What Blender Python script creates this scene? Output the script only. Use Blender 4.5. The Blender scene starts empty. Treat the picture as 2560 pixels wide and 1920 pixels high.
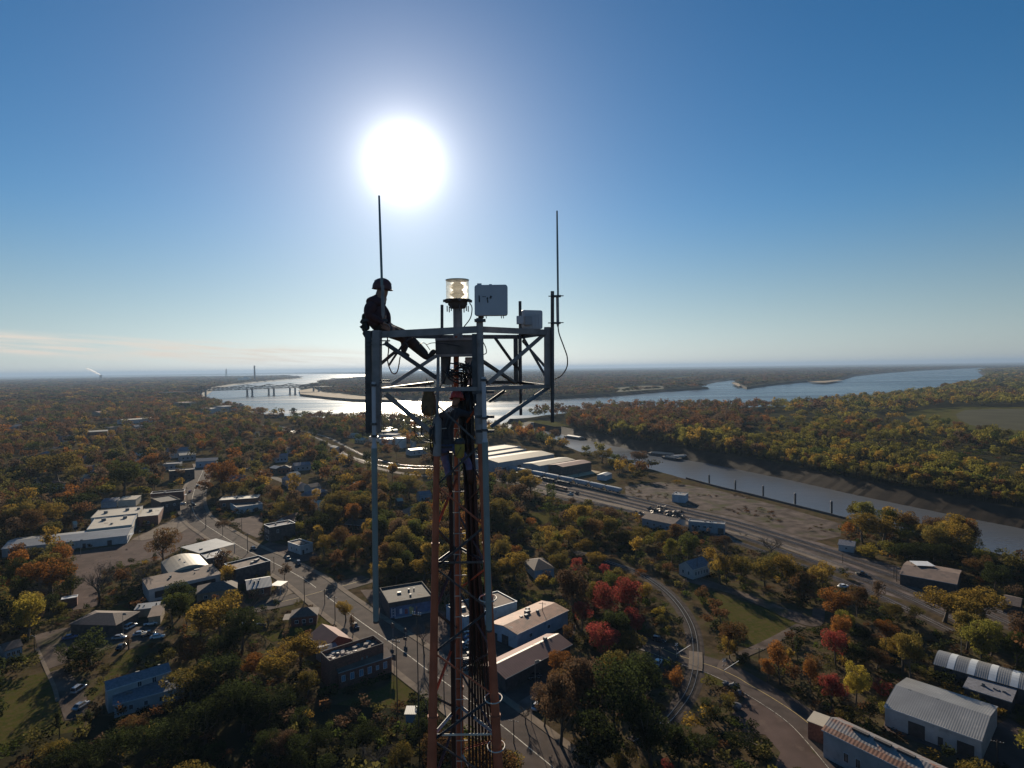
import bpy, bmesh, math, random
import numpy as np
from mathutils import Vector, Matrix, Euler
from mathutils.geometry import tessellate_polygon
R_ = math.radians
C = bpy.context.scene.collection
SC = bpy.context.scene
# ------------------------------------------------------------------ camera
FPX, CX, CY, H = 1492.0, 1280.0, 960.0, 90.0
PITCH, ROLL = R_(1.53), R_(0.82)
_F = Vector((0, math.cos(PITCH), -math.sin(PITCH)))
_R0 = Vector((1, 0, 0)); _U0 = Vector((0, math.sin(PITCH), math.cos(PITCH)))
CR = _R0 * math.cos(ROLL) - _U0 * math.sin(ROLL)
CU = _R0 * math.sin(ROLL) + _U0 * math.cos(ROLL)
CAM = Vector((0, 0, H))
CROPS = dict(f=(0, 0, 1.0), c1=(850, 440, 3.456), c2=(850, 880, 3.456), c3=(850, 1360, 2.9625), c4=(0, 800, 3.456),
             c5=(500, 880, 4.424), c6=(0, 1200, 3.456), c7=(0, 1500, 3.456), d1=(450, 1200, 4.0218), d2=(600, 1480, 3.77),
             d3=(1200, 1080, 3.456), d4=(1200, 1360, 2.9625), d5=(1800, 1500, 2.9105), d6=(1800, 1100, 2.9105),
             d7=(1300, 880, 3.456), d8=(1900, 880, 3.3515))
def px(c, x, y):
    o = CROPS[c]
    return o[0] + x / o[2], o[1] + y / o[2]
def ray(x, y):
    return _F + CR * ((x - CX) / FPX) + CU * ((CY - y) / FPX)
def Gf(x, y, z=0.0):                      # photo direction -> real point on the level z
    d = ray(x, y)
    if d.z > -0.0012: d.z = -0.0012
    t = (z - H) / d.z
    return Vector((d.x * t, d.y * t, z))
def G(c, x, y, z=0.0):
    return Gf(*px(c, x, y), z)
def W(x, y, Y):                           # photo direction -> real point Y metres ahead
    d = ray(x, y); t = Y / d.y
    return CAM + d * t
def proj(p):
    v = Vector(p) - CAM
    w = v.dot(_F)
    return CX + FPX * v.dot(CR) / w, CY - FPX * v.dot(CU) / w
SUND = ray(1009, 405).normalized()
SUN_EL = math.asin(SUND.z); SUN_AZ = math.atan2(SUND.x, SUND.y)
# ------------------------------------------------------------------ materials
MATS = {}
def _n(nt, t, **kw):
    n = nt.nodes.new(t)
    for k, v in kw.items(): setattr(n, k, v)
    return n
def mat(name, col, rough=0.7, metal=0.0, var=0.25, scale=3.0, bump=0.0, bscale=None, spec=0.5, stripes=None, trans=0.0, col2=None, detail=4.0, world=False, stain=None):
    if name in MATS: return MATS[name]
    m = bpy.data.materials.new(name); m.use_nodes = True
    nt = m.node_tree; nt.nodes.clear()
    out = _n(nt, 'ShaderNodeOutputMaterial'); b = _n(nt, 'ShaderNodeBsdfPrincipled')
    nt.links.new(b.outputs[0], out.inputs[0])
    b.inputs['Roughness'].default_value = rough; b.inputs['Metallic'].default_value = metal
    b.inputs['Specular IOR Level'].default_value = spec
    if trans: b.inputs['Transmission Weight'].default_value = trans
    tc = _n(nt, 'ShaderNodeTexCoord'); no = _n(nt, 'ShaderNodeTexNoise')
    no.inputs['Scale'].default_value = scale; no.inputs['Detail'].default_value = detail
    if world:
        ge = _n(nt, 'ShaderNodeNewGeometry'); src = ge.outputs['Position']
    else: src = tc.outputs['Object']
    nt.links.new(src, no.inputs['Vector'])
    cr = _n(nt, 'ShaderNodeValToRGB')
    c = Vector(col[:3]); c2 = Vector(col2[:3]) if col2 else None
    cr.color_ramp.elements[0].position = 0.32; cr.color_ramp.elements[1].position = 0.68
    a0 = c * (1 - var); a1 = c2 if c2 else c * (1 + var)
    cr.color_ramp.elements[0].color = (*a0, 1); cr.color_ramp.elements[1].color = (*a1, 1)
    nt.links.new(no.outputs['Fac'], cr.inputs[0])
    colour = cr.outputs[0]
    if stain:                                  # blotches of another colour (rust, dirt) with a shape of their own
        n2 = _n(nt, 'ShaderNodeTexNoise'); n2.inputs['Scale'].default_value = stain[1]; n2.inputs['Detail'].default_value = 6
        nt.links.new(src, n2.inputs['Vector'])
        r2 = _n(nt, 'ShaderNodeValToRGB'); r2.color_ramp.elements[0].position = stain[2]; r2.color_ramp.elements[1].position = min(1, stain[2] + .12)
        nt.links.new(n2.outputs['Fac'], r2.inputs[0])
        mx = _n(nt, 'ShaderNodeMixRGB'); nt.links.new(r2.outputs[0], mx.inputs[0]); nt.links.new(colour, mx.inputs[1])
        mx.inputs[2].default_value = (*stain[0], 1); colour = mx.outputs[0]
    nt.links.new(colour, b.inputs['Base Color'])
    if bump or stripes:
        bp = _n(nt, 'ShaderNodeBump'); bp.inputs['Strength'].default_value = bump or 0.35
        bp.inputs['Distance'].default_value = 0.03
        if stripes:                            # corrugation ribs along the part's own axis
            at = _n(nt, 'ShaderNodeAttribute', attribute_name='rib'); wv = _n(nt, 'ShaderNodeMath', operation='SINE')
            mu = _n(nt, 'ShaderNodeMath', operation='MULTIPLY'); mu.inputs[1].default_value = stripes
            nt.links.new(at.outputs['Fac'], mu.inputs[0]); nt.links.new(mu.outputs[0], wv.inputs[0]); nt.links.new(wv.outputs[0], bp.inputs['Height'])
        else:
            n3 = _n(nt, 'ShaderNodeTexNoise'); n3.inputs['Scale'].default_value = bscale or scale * 6
            n3.inputs['Detail'].default_value = 5
            nt.links.new(src, n3.inputs['Vector']); nt.links.new(n3.outputs['Fac'], bp.inputs['Height'])
        nt.links.new(bp.outputs[0], b.inputs['Normal'])
    MATS[name] = m
    return m
# ------------------------------------------------------------------ mesh builder
class MB:
    def __init__(s): s.v = []; s.f = []; s.sm = []; s.mi = []
    def add(s, vs, fs, smooth=False, mi=0):
        o = len(s.v); s.v += [tuple(v) for v in vs]
        for f in fs: s.f.append(tuple(i + o for i in f)); s.sm.append(smooth); s.mi.append(mi)
        return s
    def box(s, c, size, rz=0.0, M=None, mi=0):
        x, y, z = size[0] / 2, size[1] / 2, size[2] / 2
        vs = [Vector((a, b, d)) for d in (-z, z) for a, b in ((-x, -y), (x, -y), (x, y), (-x, y))]
        m = M if M is not None else Matrix.Rotation(rz, 3, 'Z')
        vs = [m @ v + Vector(c) for v in vs]
        return s.add(vs, [(3, 2, 1, 0), (4, 5, 6, 7), (0, 1, 5, 4), (1, 2, 6, 5), (2, 3, 7, 6), (3, 0, 4, 7)], mi=mi)
    def cbox(s, c, size, bev, rz=0.0, M=None, mi=0, seg=3):     # rounded-corner slab (corners rounded in its x-z plane)
        x, z = size[0] / 2 - bev, size[2] / 2 - bev; y = size[1] / 2
        prof = []
        for cx, cz, a0 in ((x, z, 0), (-x, z, 90), (-x, -z, 180), (x, -z, 270)):
            for k in range(seg + 1):
                a = R_(a0 + 90 * k / seg); prof.append((cx + bev * math.cos(a), cz + bev * math.sin(a)))
        m = M if M is not None else Matrix.Rotation(rz, 3, 'Z')
        n = len(prof); e = min(bev, y) * .35
        rings = [(-y, 1 - e / max(size)), (-y + e, 1.0), (y - e, 1.0), (y, 1 - e / max(size))]
        vs = [m @ Vector((p[0] * k, yy, p[1] * k)) + Vector(c) for yy, k in rings for p in prof]
        fs = [tuple(range(n)), tuple(reversed(range(3 * n, 4 * n)))]
        for r in range(3):
            for i in range(n): j = (i + 1) % n; fs.append((r * n + j, r * n + i, (r + 1) * n + i, (r + 1) * n + j))
        return s.add(vs, fs, mi=mi)
    def tube(s, pts, r, n=8, cap=True, smooth=True, mi=0):
        pts = [Vector(p) for p in pts]; rs = r if isinstance(r, (list, tuple)) else [r] * len(pts)
        vs = []; up = None
        for i, p in enumerate(pts):
            t = (pts[min(i + 1, len(pts) - 1)] - pts[max(i - 1, 0)])
            t = t.normalized() if t.length > 1e-9 else Vector((0, 0, 1))
            if up is None:
                up = Vector((0, 0, 1)) if abs(t.z) < .9 else Vector((1, 0, 0))
            x = up.cross(t)
            if x.length < 1e-6: x = Vector((1, 0, 0)).cross(t)
            x.normalize(); y = t.cross(x); up = y
            for k in range(n):
                a = 2 * math.pi * k / n
                vs.append(p + (x * math.cos(a) + y * math.sin(a)) * rs[i])
        fs = []
        for i in range(len(pts) - 1):
            for k in range(n):
                j = (k + 1) % n
                fs.append((i * n + k, i * n + j, (i + 1) * n + j, (i + 1) * n + k))
        s.add(vs, fs, smooth, mi)
        if cap:
            s.add(vs[:n], [tuple(reversed(range(n)))], False, mi); s.add(vs[-n:], [tuple(range(n))], False, mi)
        return s
    def bar(s, a, b, w, h=None, mi=0):                          # square-section bar
        a = Vector(a); b = Vector(b); t = (b - a); L = t.length
        if L < 1e-6: return s
        q = t.to_track_quat('X', 'Z').to_matrix()
        return s.box((a + b) / 2, (L, w, h or w), M=q, mi=mi)
    def angle(s, a, b, w, th=0.012, mi=0):                      # steel angle profile
        a = Vector(a); b = Vector(b); t = b - a; L = t.length
        q = t.to_track_quat('X', 'Z').to_matrix()
        s.box((a + b) / 2 + q @ Vector((0, 0, 0)), (L, th, w), M=q, mi=mi)
        s.box((a + b) / 2 + q @ Vector((0, w / 2 + th / 2 + .0005, -w / 2 + th / 2)), (L, w, th), M=q, mi=mi)
        return s
    def disc(s, c, r, n=16, mi=0, z=0):
        c = Vector(c)
        return s.add([c + Vector((r * math.cos(2 * math.pi * k / n), r * math.sin(2 * math.pi * k / n), z)) for k in range(n)], [tuple(range(n))], mi=mi)
    def lathe(s, c, prof, n=20, smooth=True, mi=0):
        c = Vector(c); vs = []
        for r, z in prof:
            for k in range(n):
                a = 2 * math.pi * k / n; vs.append(c + Vector((r * math.cos(a), r * math.sin(a), z)))
        fs = []
        for i in range(len(prof) - 1):
            for k in range(n): j = (k + 1) % n; fs.append((i * n + k, i * n + j, (i + 1) * n + j, (i + 1) * n + k))
        s.add(vs, fs, smooth, mi)
        if prof[0][0] > 1e-4: s.add(vs[:n], [tuple(reversed(range(n)))], False, mi)
        if prof[-1][0] > 1e-4: s.add(vs[-n:], [tuple(range(n))], False, mi)
        return s
    def poly(s, pts, mi=0):                                     # a flat (possibly concave) sheet
        pts = [Vector(p) for p in pts]
        return s.add(pts, tess(pts), mi=mi)
    def mesh(s, name, mats, off=None, rib=None):
        me = bpy.data.meshes.new(name)
        v = s.v if off is None else [(a[0] - off[0], a[1] - off[1], a[2] - off[2]) for a in s.v]
        me.from_pydata(v, [], s.f)
        me.polygons.foreach_set('use_smooth', s.sm); me.polygons.foreach_set('material_index', s.mi)
        for m in (mats if isinstance(mats, (list, tuple)) else [mats]): me.materials.append(m)
        if rib is not None:
            at = me.attributes.new('rib', 'FLOAT', 'POINT'); d = Vector(rib)
            at.data.foreach_set('value', [Vector(a).dot(d) for a in s.v])
        me.update()
        return me
def tess(pts):
    area = sum(pts[i].x * pts[(i + 1) % len(pts)].y - pts[(i + 1) % len(pts)].x * pts[i].y for i in range(len(pts)))
    tr = tessellate_polygon([[Vector((p.x, p.y, 0)) for p in pts]])
    out = []
    for a, b, c in tr:
        cr = (pts[b].x - pts[a].x) * (pts[c].y - pts[a].y) - (pts[b].y - pts[a].y) * (pts[c].x - pts[a].x)
        out.append((a, b, c) if cr > 0 else (a, c, b))
    return out
def tag(o, label=None, cat=None, group=None, kind=None):
    if label: o['label'] = label
    if cat: o['category'] = cat
    if group: o['group'] = group
    if kind: o['kind'] = kind
    return o
def obj(name, mb, mats, parent=None, off=None, rib=None):
    o = bpy.data.objects.new(name, mb.mesh(name, mats, off, rib)); C.objects.link(o)
    if parent is not None: o.parent = parent
    return o
class Thing:
    """an Empty at the thing's base; parts are given in world coordinates"""
    def __init__(s, name, label, cat, loc, group=None):
        s.o = bpy.data.objects.new(name, None); C.objects.link(s.o); s.L = Vector(loc)
        s.o.location = s.L; s.o.empty_display_size = 0.5; tag(s.o, label, cat, group)
    def part(s, name, mb, mats, parent=None, label=None, rib=None):
        o = obj(name, mb, mats, parent or s.o, s.L, rib)
        if label: o['label'] = label
        return o
def copy_tree(o, parent=None):
    c = o.copy(); C.objects.link(c)
    if parent is not None: c.parent = parent
    for ch in list(o.children): copy_tree(ch, c)
    return c
def struct(name, mb, m):
    o = obj(name, mb, m); o['kind'] = 'structure'; return o
def inside(poly, x, y):
    r = False; j = len(poly) - 1
    for i in range(len(poly)):
        a, b = poly[i], poly[j]
        if (a[1] > y) != (b[1] > y) and x < (b[0] - a[0]) * (y - a[1]) / (b[1] - a[1]) + a[0]: r = not r
        j = i
    return r
def inside_np(poly, X, Y):
    P = np.array([(p[0], p[1]) for p in poly]); r = np.zeros(X.shape, bool); j = len(P) - 1
    for i in range(len(P)):
        a, b = P[i], P[j]
        c = (a[1] > Y) != (b[1] > Y)
        if b[1] != a[1]: r ^= c & (X < (b[0] - a[0]) * (Y - a[1]) / (b[1] - a[1]) + a[0])
        j = i
    return r
def seg_dist_np(pl, X, Y):
    d = np.full(X.shape, 1e9)
    for a, b in zip(pl[:-1], pl[1:]):
        ax, ay, bx, by = a[0], a[1], b[0], b[1]; L = (bx - ax) ** 2 + (by - ay) ** 2 + 1e-9
        t = np.clip(((X - ax) * (bx - ax) + (Y - ay) * (by - ay)) / L, 0, 1)
        d = np.minimum(d, np.hypot(X - ax - t * (bx - ax), Y - ay - t * (by - ay)))
    return d
def smooth_line(pts, k=4):
    out = []; n = len(pts)
    for i in range(n - 1):
        p0, p1, p2, p3 = pts[max(i - 1, 0)], pts[i], pts[i + 1], pts[min(i + 2, n - 1)]
        for s in range(k):
            t = s / k
            out.append(((p1 * 2) + (p2 - p0) * t + (p0 * 2 - p1 * 5 + p2 * 4 - p3) * t * t + (p1 * 3 - p0 - p2 * 3 + p3) * t ** 3) * .5)
    out.append(pts[-1].copy())
    return out
def ribbon(pl, w0, w1, z, z1=None):                             # a strip between two lateral offsets of a polyline
    mb = MB(); vs = []
    for i, p in enumerate(pl):
        t = (pl[min(i + 1, len(pl) - 1)] - pl[max(i - 1, 0)]); t.z = 0; t.normalize(); nrm = Vector((t.y, -t.x, 0))
        a = p + nrm * w0; b = p + nrm * w1
        vs += [Vector((a.x, a.y, z)), Vector((b.x, b.y, z if z1 is None else z1))]
    fs = [(2 * i, 2 * i + 1, 2 * i + 3, 2 * i + 2) if w1 > w0 else (2 * i, 2 * i + 2, 2 * i + 3, 2 * i + 1) for i in range(len(pl) - 1)]
    return mb.add(vs, fs)
# ------------------------------------------------------------------ camera, sun, sky
cam = bpy.data.cameras.new('camera'); co = bpy.data.objects.new('camera', cam); C.objects.link(co)
cam.sensor_width = 36.0; cam.lens = 36.0 * FPX / 2560.0; cam.clip_start = 0.1; cam.clip_end = 200000
co.matrix_world = Matrix(((CR.x, CU.x, -_F.x, CAM.x), (CR.y, CU.y, -_F.y, CAM.y), (CR.z, CU.z, -_F.z, CAM.z), (0, 0, 0, 1)))
SC.camera = co
sl = bpy.data.lights.new('sun', 'SUN'); so = bpy.data.objects.new('sun', sl); C.objects.link(so)
sl.energy = 4.6; sl.angle = R_(0.53); sl.color = (1.0, 0.86, 0.66)
so.rotation_euler = (-SUND).to_track_quat('-Z', 'Y').to_euler(); so.location = (0, 0, 200)
w = bpy.data.worlds.new('World'); SC.world = w; w.use_nodes = True
nt = w.node_tree; nt.nodes.clear()
out = _n(nt, 'ShaderNodeOutputWorld'); bg = _n(nt, 'ShaderNodeBackground')
sky = _n(nt, 'ShaderNodeTexSky'); sky.sky_type = 'NISHITA'; sky.sun_disc = False
sky.sun_elevation = SUN_EL; sky.sun_rotation = SUN_AZ; sky.altitude = 60
sky.air_density = 1.0; sky.dust_density = 0.15; sky.ozone_density = 2.8
geo = _n(nt, 'ShaderNodeNewGeometry')
tc = _n(nt, 'ShaderNodeTexCoord')
def wm(op, a, b=None, clamp=False):
    n = _n(nt, 'ShaderNodeMath', operation=op); n.use_clamp = clamp
    for i, v in enumerate((a, b)):
        if v is None: continue
        if isinstance(v, (int, float)): n.inputs[i].default_value = v
        else: nt.links.new(v, n.inputs[i])
    return n.outputs[0]
dot = _n(nt, 'ShaderNodeVectorMath', operation='DOT_PRODUCT'); dot.inputs[1].default_value = SUND
nrm = _n(nt, 'ShaderNodeVectorMath', operation='NORMALIZE'); nt.links.new(tc.outputs['Generated'], nrm.inputs[0])
nt.links.new(nrm.outputs[0], dot.inputs[0])
ang = wm('MULTIPLY', wm('ARCCOSINE', wm('MINIMUM', dot.outputs['Value'], 0.9999999)), 180 / math.pi)
# the sun's disc, aureole and lens bloom, put into the sky as radiance by angle
core = wm('MULTIPLY', wm('POWER', math.e, wm('MULTIPLY', wm('POWER', wm('MULTIPLY', ang, 1 / 1.5), 1.25), -1.0)), 60.0)
mid = wm('MULTIPLY', wm('POWER', math.e, wm('MULTIPLY', ang, -1 / 2.9)), 12.0)
wide = wm('MULTIPLY', wm('POWER', math.e, wm('MULTIPLY', ang, -1 / 8.5)), 2.7)
glow = _n(nt, 'ShaderNodeVectorMath', operation='SCALE'); glow.inputs[0].default_value = (1.0, 0.97, 0.92)
nt.links.new(wm('ADD', core, mid), glow.inputs['Scale'])
glow2 = _n(nt, 'ShaderNodeVectorMath', operation='SCALE'); glow2.inputs[0].default_value = (1.0, 0.93, 0.93)
nt.links.new(wide, glow2.inputs['Scale'])
# thin streaks of cirrus low over the horizon, to the left of the sun
sep = _n(nt, 'ShaderNodeSeparateXYZ'); nt.links.new(nrm.outputs[0], sep.inputs[0])
az = wm('ARCTAN2', sep.outputs['X'], sep.outputs['Y']); el = wm('ARCSINE', sep.outputs['Z'])
cv = _n(nt, 'ShaderNodeCombineXYZ'); nt.links.new(wm('MULTIPLY', az, 9.0), cv.inputs[0]); nt.links.new(wm('ADD', wm('MULTIPLY', el, 150.0), wm('MULTIPLY', az, 10.0)), cv.inputs[1])
cn = _n(nt, 'ShaderNodeTexNoise'); cn.inputs['Scale'].default_value = 1.0; cn.inputs['Detail'].default_value = 7; cn.inputs['Roughness'].default_value = .55
nt.links.new(cv.outputs[0], cn.inputs['Vector'])
def band(v, lo0, lo1, hi0, hi1):
    a = _n(nt, 'ShaderNodeMapRange'); a.interpolation_type = 'SMOOTHSTEP'; nt.links.new(v, a.inputs[0])
    a.inputs[1].default_value = lo0; a.inputs[2].default_value = lo1
    b = _n(nt, 'ShaderNodeMapRange'); b.interpolation_type = 'SMOOTHSTEP'; nt.links.new(v, b.inputs[0])
    b.inputs[1].default_value = hi0; b.inputs[2].default_value = hi1; b.inputs[3].default_value = 1; b.inputs[4].default_value = 0
    return wm('MULTIPLY', a.outputs[0], b.outputs[0])
elt = wm('ADD', el, wm('MULTIPLY', az, 0.045))
cm = wm('MULTIPLY', band(elt, -0.012, 0.000, 0.016, 0.03), band(az, -1.6, -1.0, -0.42, -0.14))
cr = _n(nt, 'ShaderNodeMapRange'); nt.links.new(cn.outputs['Fac'], cr.inputs[0]); cr.inputs[1].default_value = .36; cr.inputs[2].default_value = .62
cmask = wm('MULTIPLY', cm, cr.outputs[0], True)
# the low sky pales to a milky blue-white in the moist air near the horizon
bwn = _n(nt, 'ShaderNodeRGBToBW'); nt.links.new(sky.outputs[0], bwn.inputs[0])
milk = _n(nt, 'ShaderNodeVectorMath', operation='SCALE'); milk.inputs[0].default_value = (.70, .82, .93); nt.links.new(bwn.outputs[0], milk.inputs['Scale'])
lowf = _n(nt, 'ShaderNodeMapRange'); lowf.interpolation_type = 'SMOOTHSTEP'; nt.links.new(el, lowf.inputs[0]); lowf.inputs[1].default_value = 0.0; lowf.inputs[2].default_value = .26; lowf.inputs[3].default_value = .68; lowf.inputs[4].default_value = 0
skym = _n(nt, 'ShaderNodeMixRGB'); nt.links.new(lowf.outputs[0], skym.inputs[0]); nt.links.new(sky.outputs[0], skym.inputs[1]); nt.links.new(milk.outputs[0], skym.inputs[2])
add1 = _n(nt, 'ShaderNodeVectorMath', operation='ADD'); nt.links.new(skym.outputs[0], add1.inputs[0]); nt.links.new(glow.outputs[0], add1.inputs[1])
add2 = _n(nt, 'ShaderNodeVectorMath', operation='ADD'); nt.links.new(add1.outputs[0], add2.inputs[0]); nt.links.new(glow2.outputs[0], add2.inputs[1])
mx = _n(nt, 'ShaderNodeMixRGB'); nt.links.new(wm('MULTIPLY', cmask, .9), mx.inputs[0]); nt.links.new(add2.outputs[0], mx.inputs[1]); mx.inputs[2].default_value = (10.5, 9.6, 8.6, 1)
hs = _n(nt, 'ShaderNodeHueSaturation'); hs.inputs['Saturation'].default_value = 1.32; nt.links.new(mx.outputs[0], hs.inputs['Color'])
nt.links.new(hs.outputs[0], bg.inputs[0]); bg.inputs[1].default_value = 0.053
nt.links.new(bg.outputs[0], out.inputs[0])
SC.view_settings.view_transform = 'Standard'; SC.view_settings.look = 'None'; SC.view_settings.exposure = 0.55; SC.view_settings.gamma = 1.0
cy = SC.cycles
cy.max_bounces = 6; cy.diffuse_bounces = 1; cy.glossy_bounces = 3; cy.transmission_bounces = 6; cy.transparent_max_bounces = 8; cy.volume_bounces = 0
cy.use_denoising = True; cy.sample_clamp_indirect = 4.0; cy.caustics_reflective = False; cy.caustics_refractive = False
try: cy.denoiser = 'OPENIMAGEDENOISE'
except Exception: pass
# ------------------------------------------------------------------ land, river, roads
rnd = random.Random(7)
WZ = -9.0; KS = H / 65.0
def ground_mat(name, cols, scales, bump=0.4):
    """three-tone ground by two sizes of noise in world space"""
    m = bpy.data.materials.new(name); m.use_nodes = True; nt = m.node_tree; nt.nodes.clear()
    out = _n(nt, 'ShaderNodeOutputMaterial'); b = _n(nt, 'ShaderNodeBsdfPrincipled'); nt.links.new(b.outputs[0], out.inputs[0])
    b.inputs['Roughness'].default_value = 1.0; b.inputs['Specular IOR Level'].default_value = 0.0
    ge = _n(nt, 'ShaderNodeNewGeometry'); last = None
    for i, (c, s) in enumerate(zip(cols[1:], scales)):
        no = _n(nt, 'ShaderNodeTexNoise'); no.inputs['Scale'].default_value = s; no.inputs['Detail'].default_value = 8; no.inputs['Roughness'].default_value = .62
        nt.links.new(ge.outputs['Position'], no.inputs['Vector'])
        r = _n(nt, 'ShaderNodeValToRGB'); r.color_ramp.elements[0].position = .42; r.color_ramp.elements[1].position = .6
        nt.links.new(no.outputs['Fac'], r.inputs[0])
        mx = _n(nt, 'ShaderNodeMixRGB'); nt.links.new(r.outputs[0], mx.inputs[0])
        if last is None: mx.inputs[1].default_value = (*cols[0], 1)
        else: nt.links.new(last, mx.inputs[1])
        mx.inputs[2].default_value = (*c, 1); last = mx.outputs[0]
    nt.links.new(last, b.inputs['Base Color'])
    bp = _n(nt, 'ShaderNodeBump'); bp.inputs['Strength'].default_value = bump; bp.inputs['Distance'].default_value = .25
    n3 = _n(nt, 'ShaderNodeTexNoise'); n3.inputs['Scale'].default_value = 1.3; n3.inputs['Detail'].default_value = 6
    nt.links.new(ge.outputs['Position'], n3.inputs['Vector']); nt.links.new(n3.outputs['Fac'], bp.inputs['Height']); nt.links.new(bp.outputs[0], b.inputs['Normal'])
    MATS[name] = m; return m
M_town = ground_mat('town_ground', [(.055, .042, .025), (.075, .07, .03), (.10, .072, .045)], [.06, .25])
M_forest = ground_mat('forest_floor', [(.04, .034, .02), (.06, .055, .026), (.03, .032, .02)], [.004, .05])
M_far = ground_mat('far_land', [(.05, .046, .03), (.085, .075, .045), (.03, .034, .024)], [.0011, .008], 0)
M_mud = mat('river_mud', (.036, .027, .02), .8, var=.35, scale=.12, world=True, bump=.5, bscale=.8, spec=.04)
M_sand = mat('sand', (.36, .28, .19), .9, var=.15, scale=.02, world=True, spec=.04)
M_grass = ground_mat('lawn_grass', [(.055, .062, .016), (.075, .072, .02), (.09, .07, .03)], [.12, .6])
M_field = ground_mat('field_green', [(.07, .08, .022), (.10, .10, .03), (.09, .07, .03)], [.02, .1])
M_plough = mat('ploughed_soil', (.066, .062, .034), .95, var=.15, scale=.02, world=True, spec=.04)
M_asph = mat('asphalt', (.085, .066, .057), .85, var=.22, scale=.25, world=True, bump=.2, bscale=8, stain=((.06, .05, .045), .12, .56), spec=.04)
M_lot = mat('lot_asphalt', (.10, .07, .06), .9, var=.25, scale=.12, world=True, stain=((.14, .10, .08), .2, .58), spec=.04)
M_conc = mat('concrete', (.19, .15, .115), .9, var=.2, scale=.3, world=True, stain=((.17, .14, .11), .5, .6), spec=.04)
M_gravel = mat('gravel', (.13, .102, .09), .95, var=.45, scale=.15, world=True, bump=.5, bscale=5, stain=((.08, .065, .05), .07, .55), spec=.04)
M_dirt = mat('bare_dirt', (.105, .08, .066), .95, var=.45, scale=.15, world=True, bump=.4, bscale=4, stain=((.07, .065, .03), .08, .54), spec=.04)
M_slab = mat('concrete_slab', (.42, .33, .22), .9, var=.2, scale=.1, world=True, stain=((.2, .16, .1), .15, .6), spec=.04)
M_mark = mat('road_paint', (.5, .46, .38), .8, var=.15, scale=1.0, world=True, stain=((.16, .135, .11), .9, .5))
M_ymark = mat('yellow_paint', (.5, .36, .12), .8, var=.15, scale=1.0, world=True, stain=((.2, .15, .09), 1.2, .6))
def water_mat(name, deep, rough, bs):
    m = bpy.data.materials.new(name); m.use_nodes = True; nt = m.node_tree; b = nt.nodes['Principled BSDF']
    b.inputs['Roughness'].default_value = rough; b.inputs['IOR'].default_value = 1.33
    ge = _n(nt, 'ShaderNodeNewGeometry'); bp = _n(nt, 'ShaderNodeBump'); bp.inputs['Strength'].default_value = 1.0; bp.inputs['Distance'].default_value = bs
    mp = _n(nt, 'ShaderNodeMapping'); mp.inputs['Scale'].default_value = (.05, .11, 1); nt.links.new(ge.outputs['Position'], mp.inputs[0])
    no = _n(nt, 'ShaderNodeTexNoise'); no.inputs['Detail'].default_value = 7; no.inputs['Scale'].default_value = 1; no.inputs['Roughness'].default_value = .68
    nt.links.new(mp.outputs[0], no.inputs['Vector'])
    nt.links.new(no.outputs['Fac'], bp.inputs['Height']); nt.links.new(bp.outputs[0], b.inputs['Normal'])
    n2 = _n(nt, 'ShaderNodeTexNoise'); n2.inputs['Scale'].default_value = .004; n2.inputs['Detail'].default_value = 5
    m2 = _n(nt, 'ShaderNodeMapping'); m2.inputs['Scale'].default_value = (.3, 1.6, 1); nt.links.new(ge.outputs['Position'], m2.inputs[0]); nt.links.new(m2.outputs[0], n2.inputs['Vector'])
    r = _n(nt, 'ShaderNodeMapRange'); r.inputs[1].default_value = .35; r.inputs[2].default_value = .65; r.inputs[3].default_value = rough * .75; r.inputs[4].default_value = rough * 1.25
    nt.links.new(n2.outputs['Fac'], r.inputs[0]); nt.links.new(r.outputs[0], b.inputs['Roughness'])
    b.inputs['Base Color'].default_value = (*deep, 1)
    return m
M_water = water_mat('river_water', (.04, .055, .065), .275, .5)
M_canal = water_mat('canal_water', (.095, .1, .108), .30, .3)
FAR = 45000.0
def outline(spec, z):
    """spec: (x, y, bank) photo points on the water line or ('w', x, y, bank) world points; smoothed and roughened between photo points"""
    pts = []
    for s in spec:
        if s[0] == 'w': pts.append((Vector((s[1] * (KS if abs(s[1]) < 20000 else 1), s[2] * (KS if abs(s[2]) < 20000 else 1), z)), s[3] * KS, None))
        else: pts.append((Gf(s[0], s[1], z), s[2] * KS, (s[0], s[1])))
    out = []
    for i, (p, b, q) in enumerate(pts):
        out.append((p, b))
        if i + 1 < len(pts) and q and pts[i + 1][2]:
            q2 = pts[i + 1][2]; n = max(1, int(math.hypot(q2[0] - q[0], q2[1] - q[1]) / 14))
            for k in range(1, n):
                t = k / n; x = q[0] + (q2[0] - q[0]) * t; y = q[1] + (q2[1] - q[1]) * t
                h = 936 - .0143 * x
                y += rnd.uniform(-1, 1) * min(.5, (y - h) * .006)
                out.append((Gf(x, y, z), b + (pts[i + 1][1] - b) * t))
    return out
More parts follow.
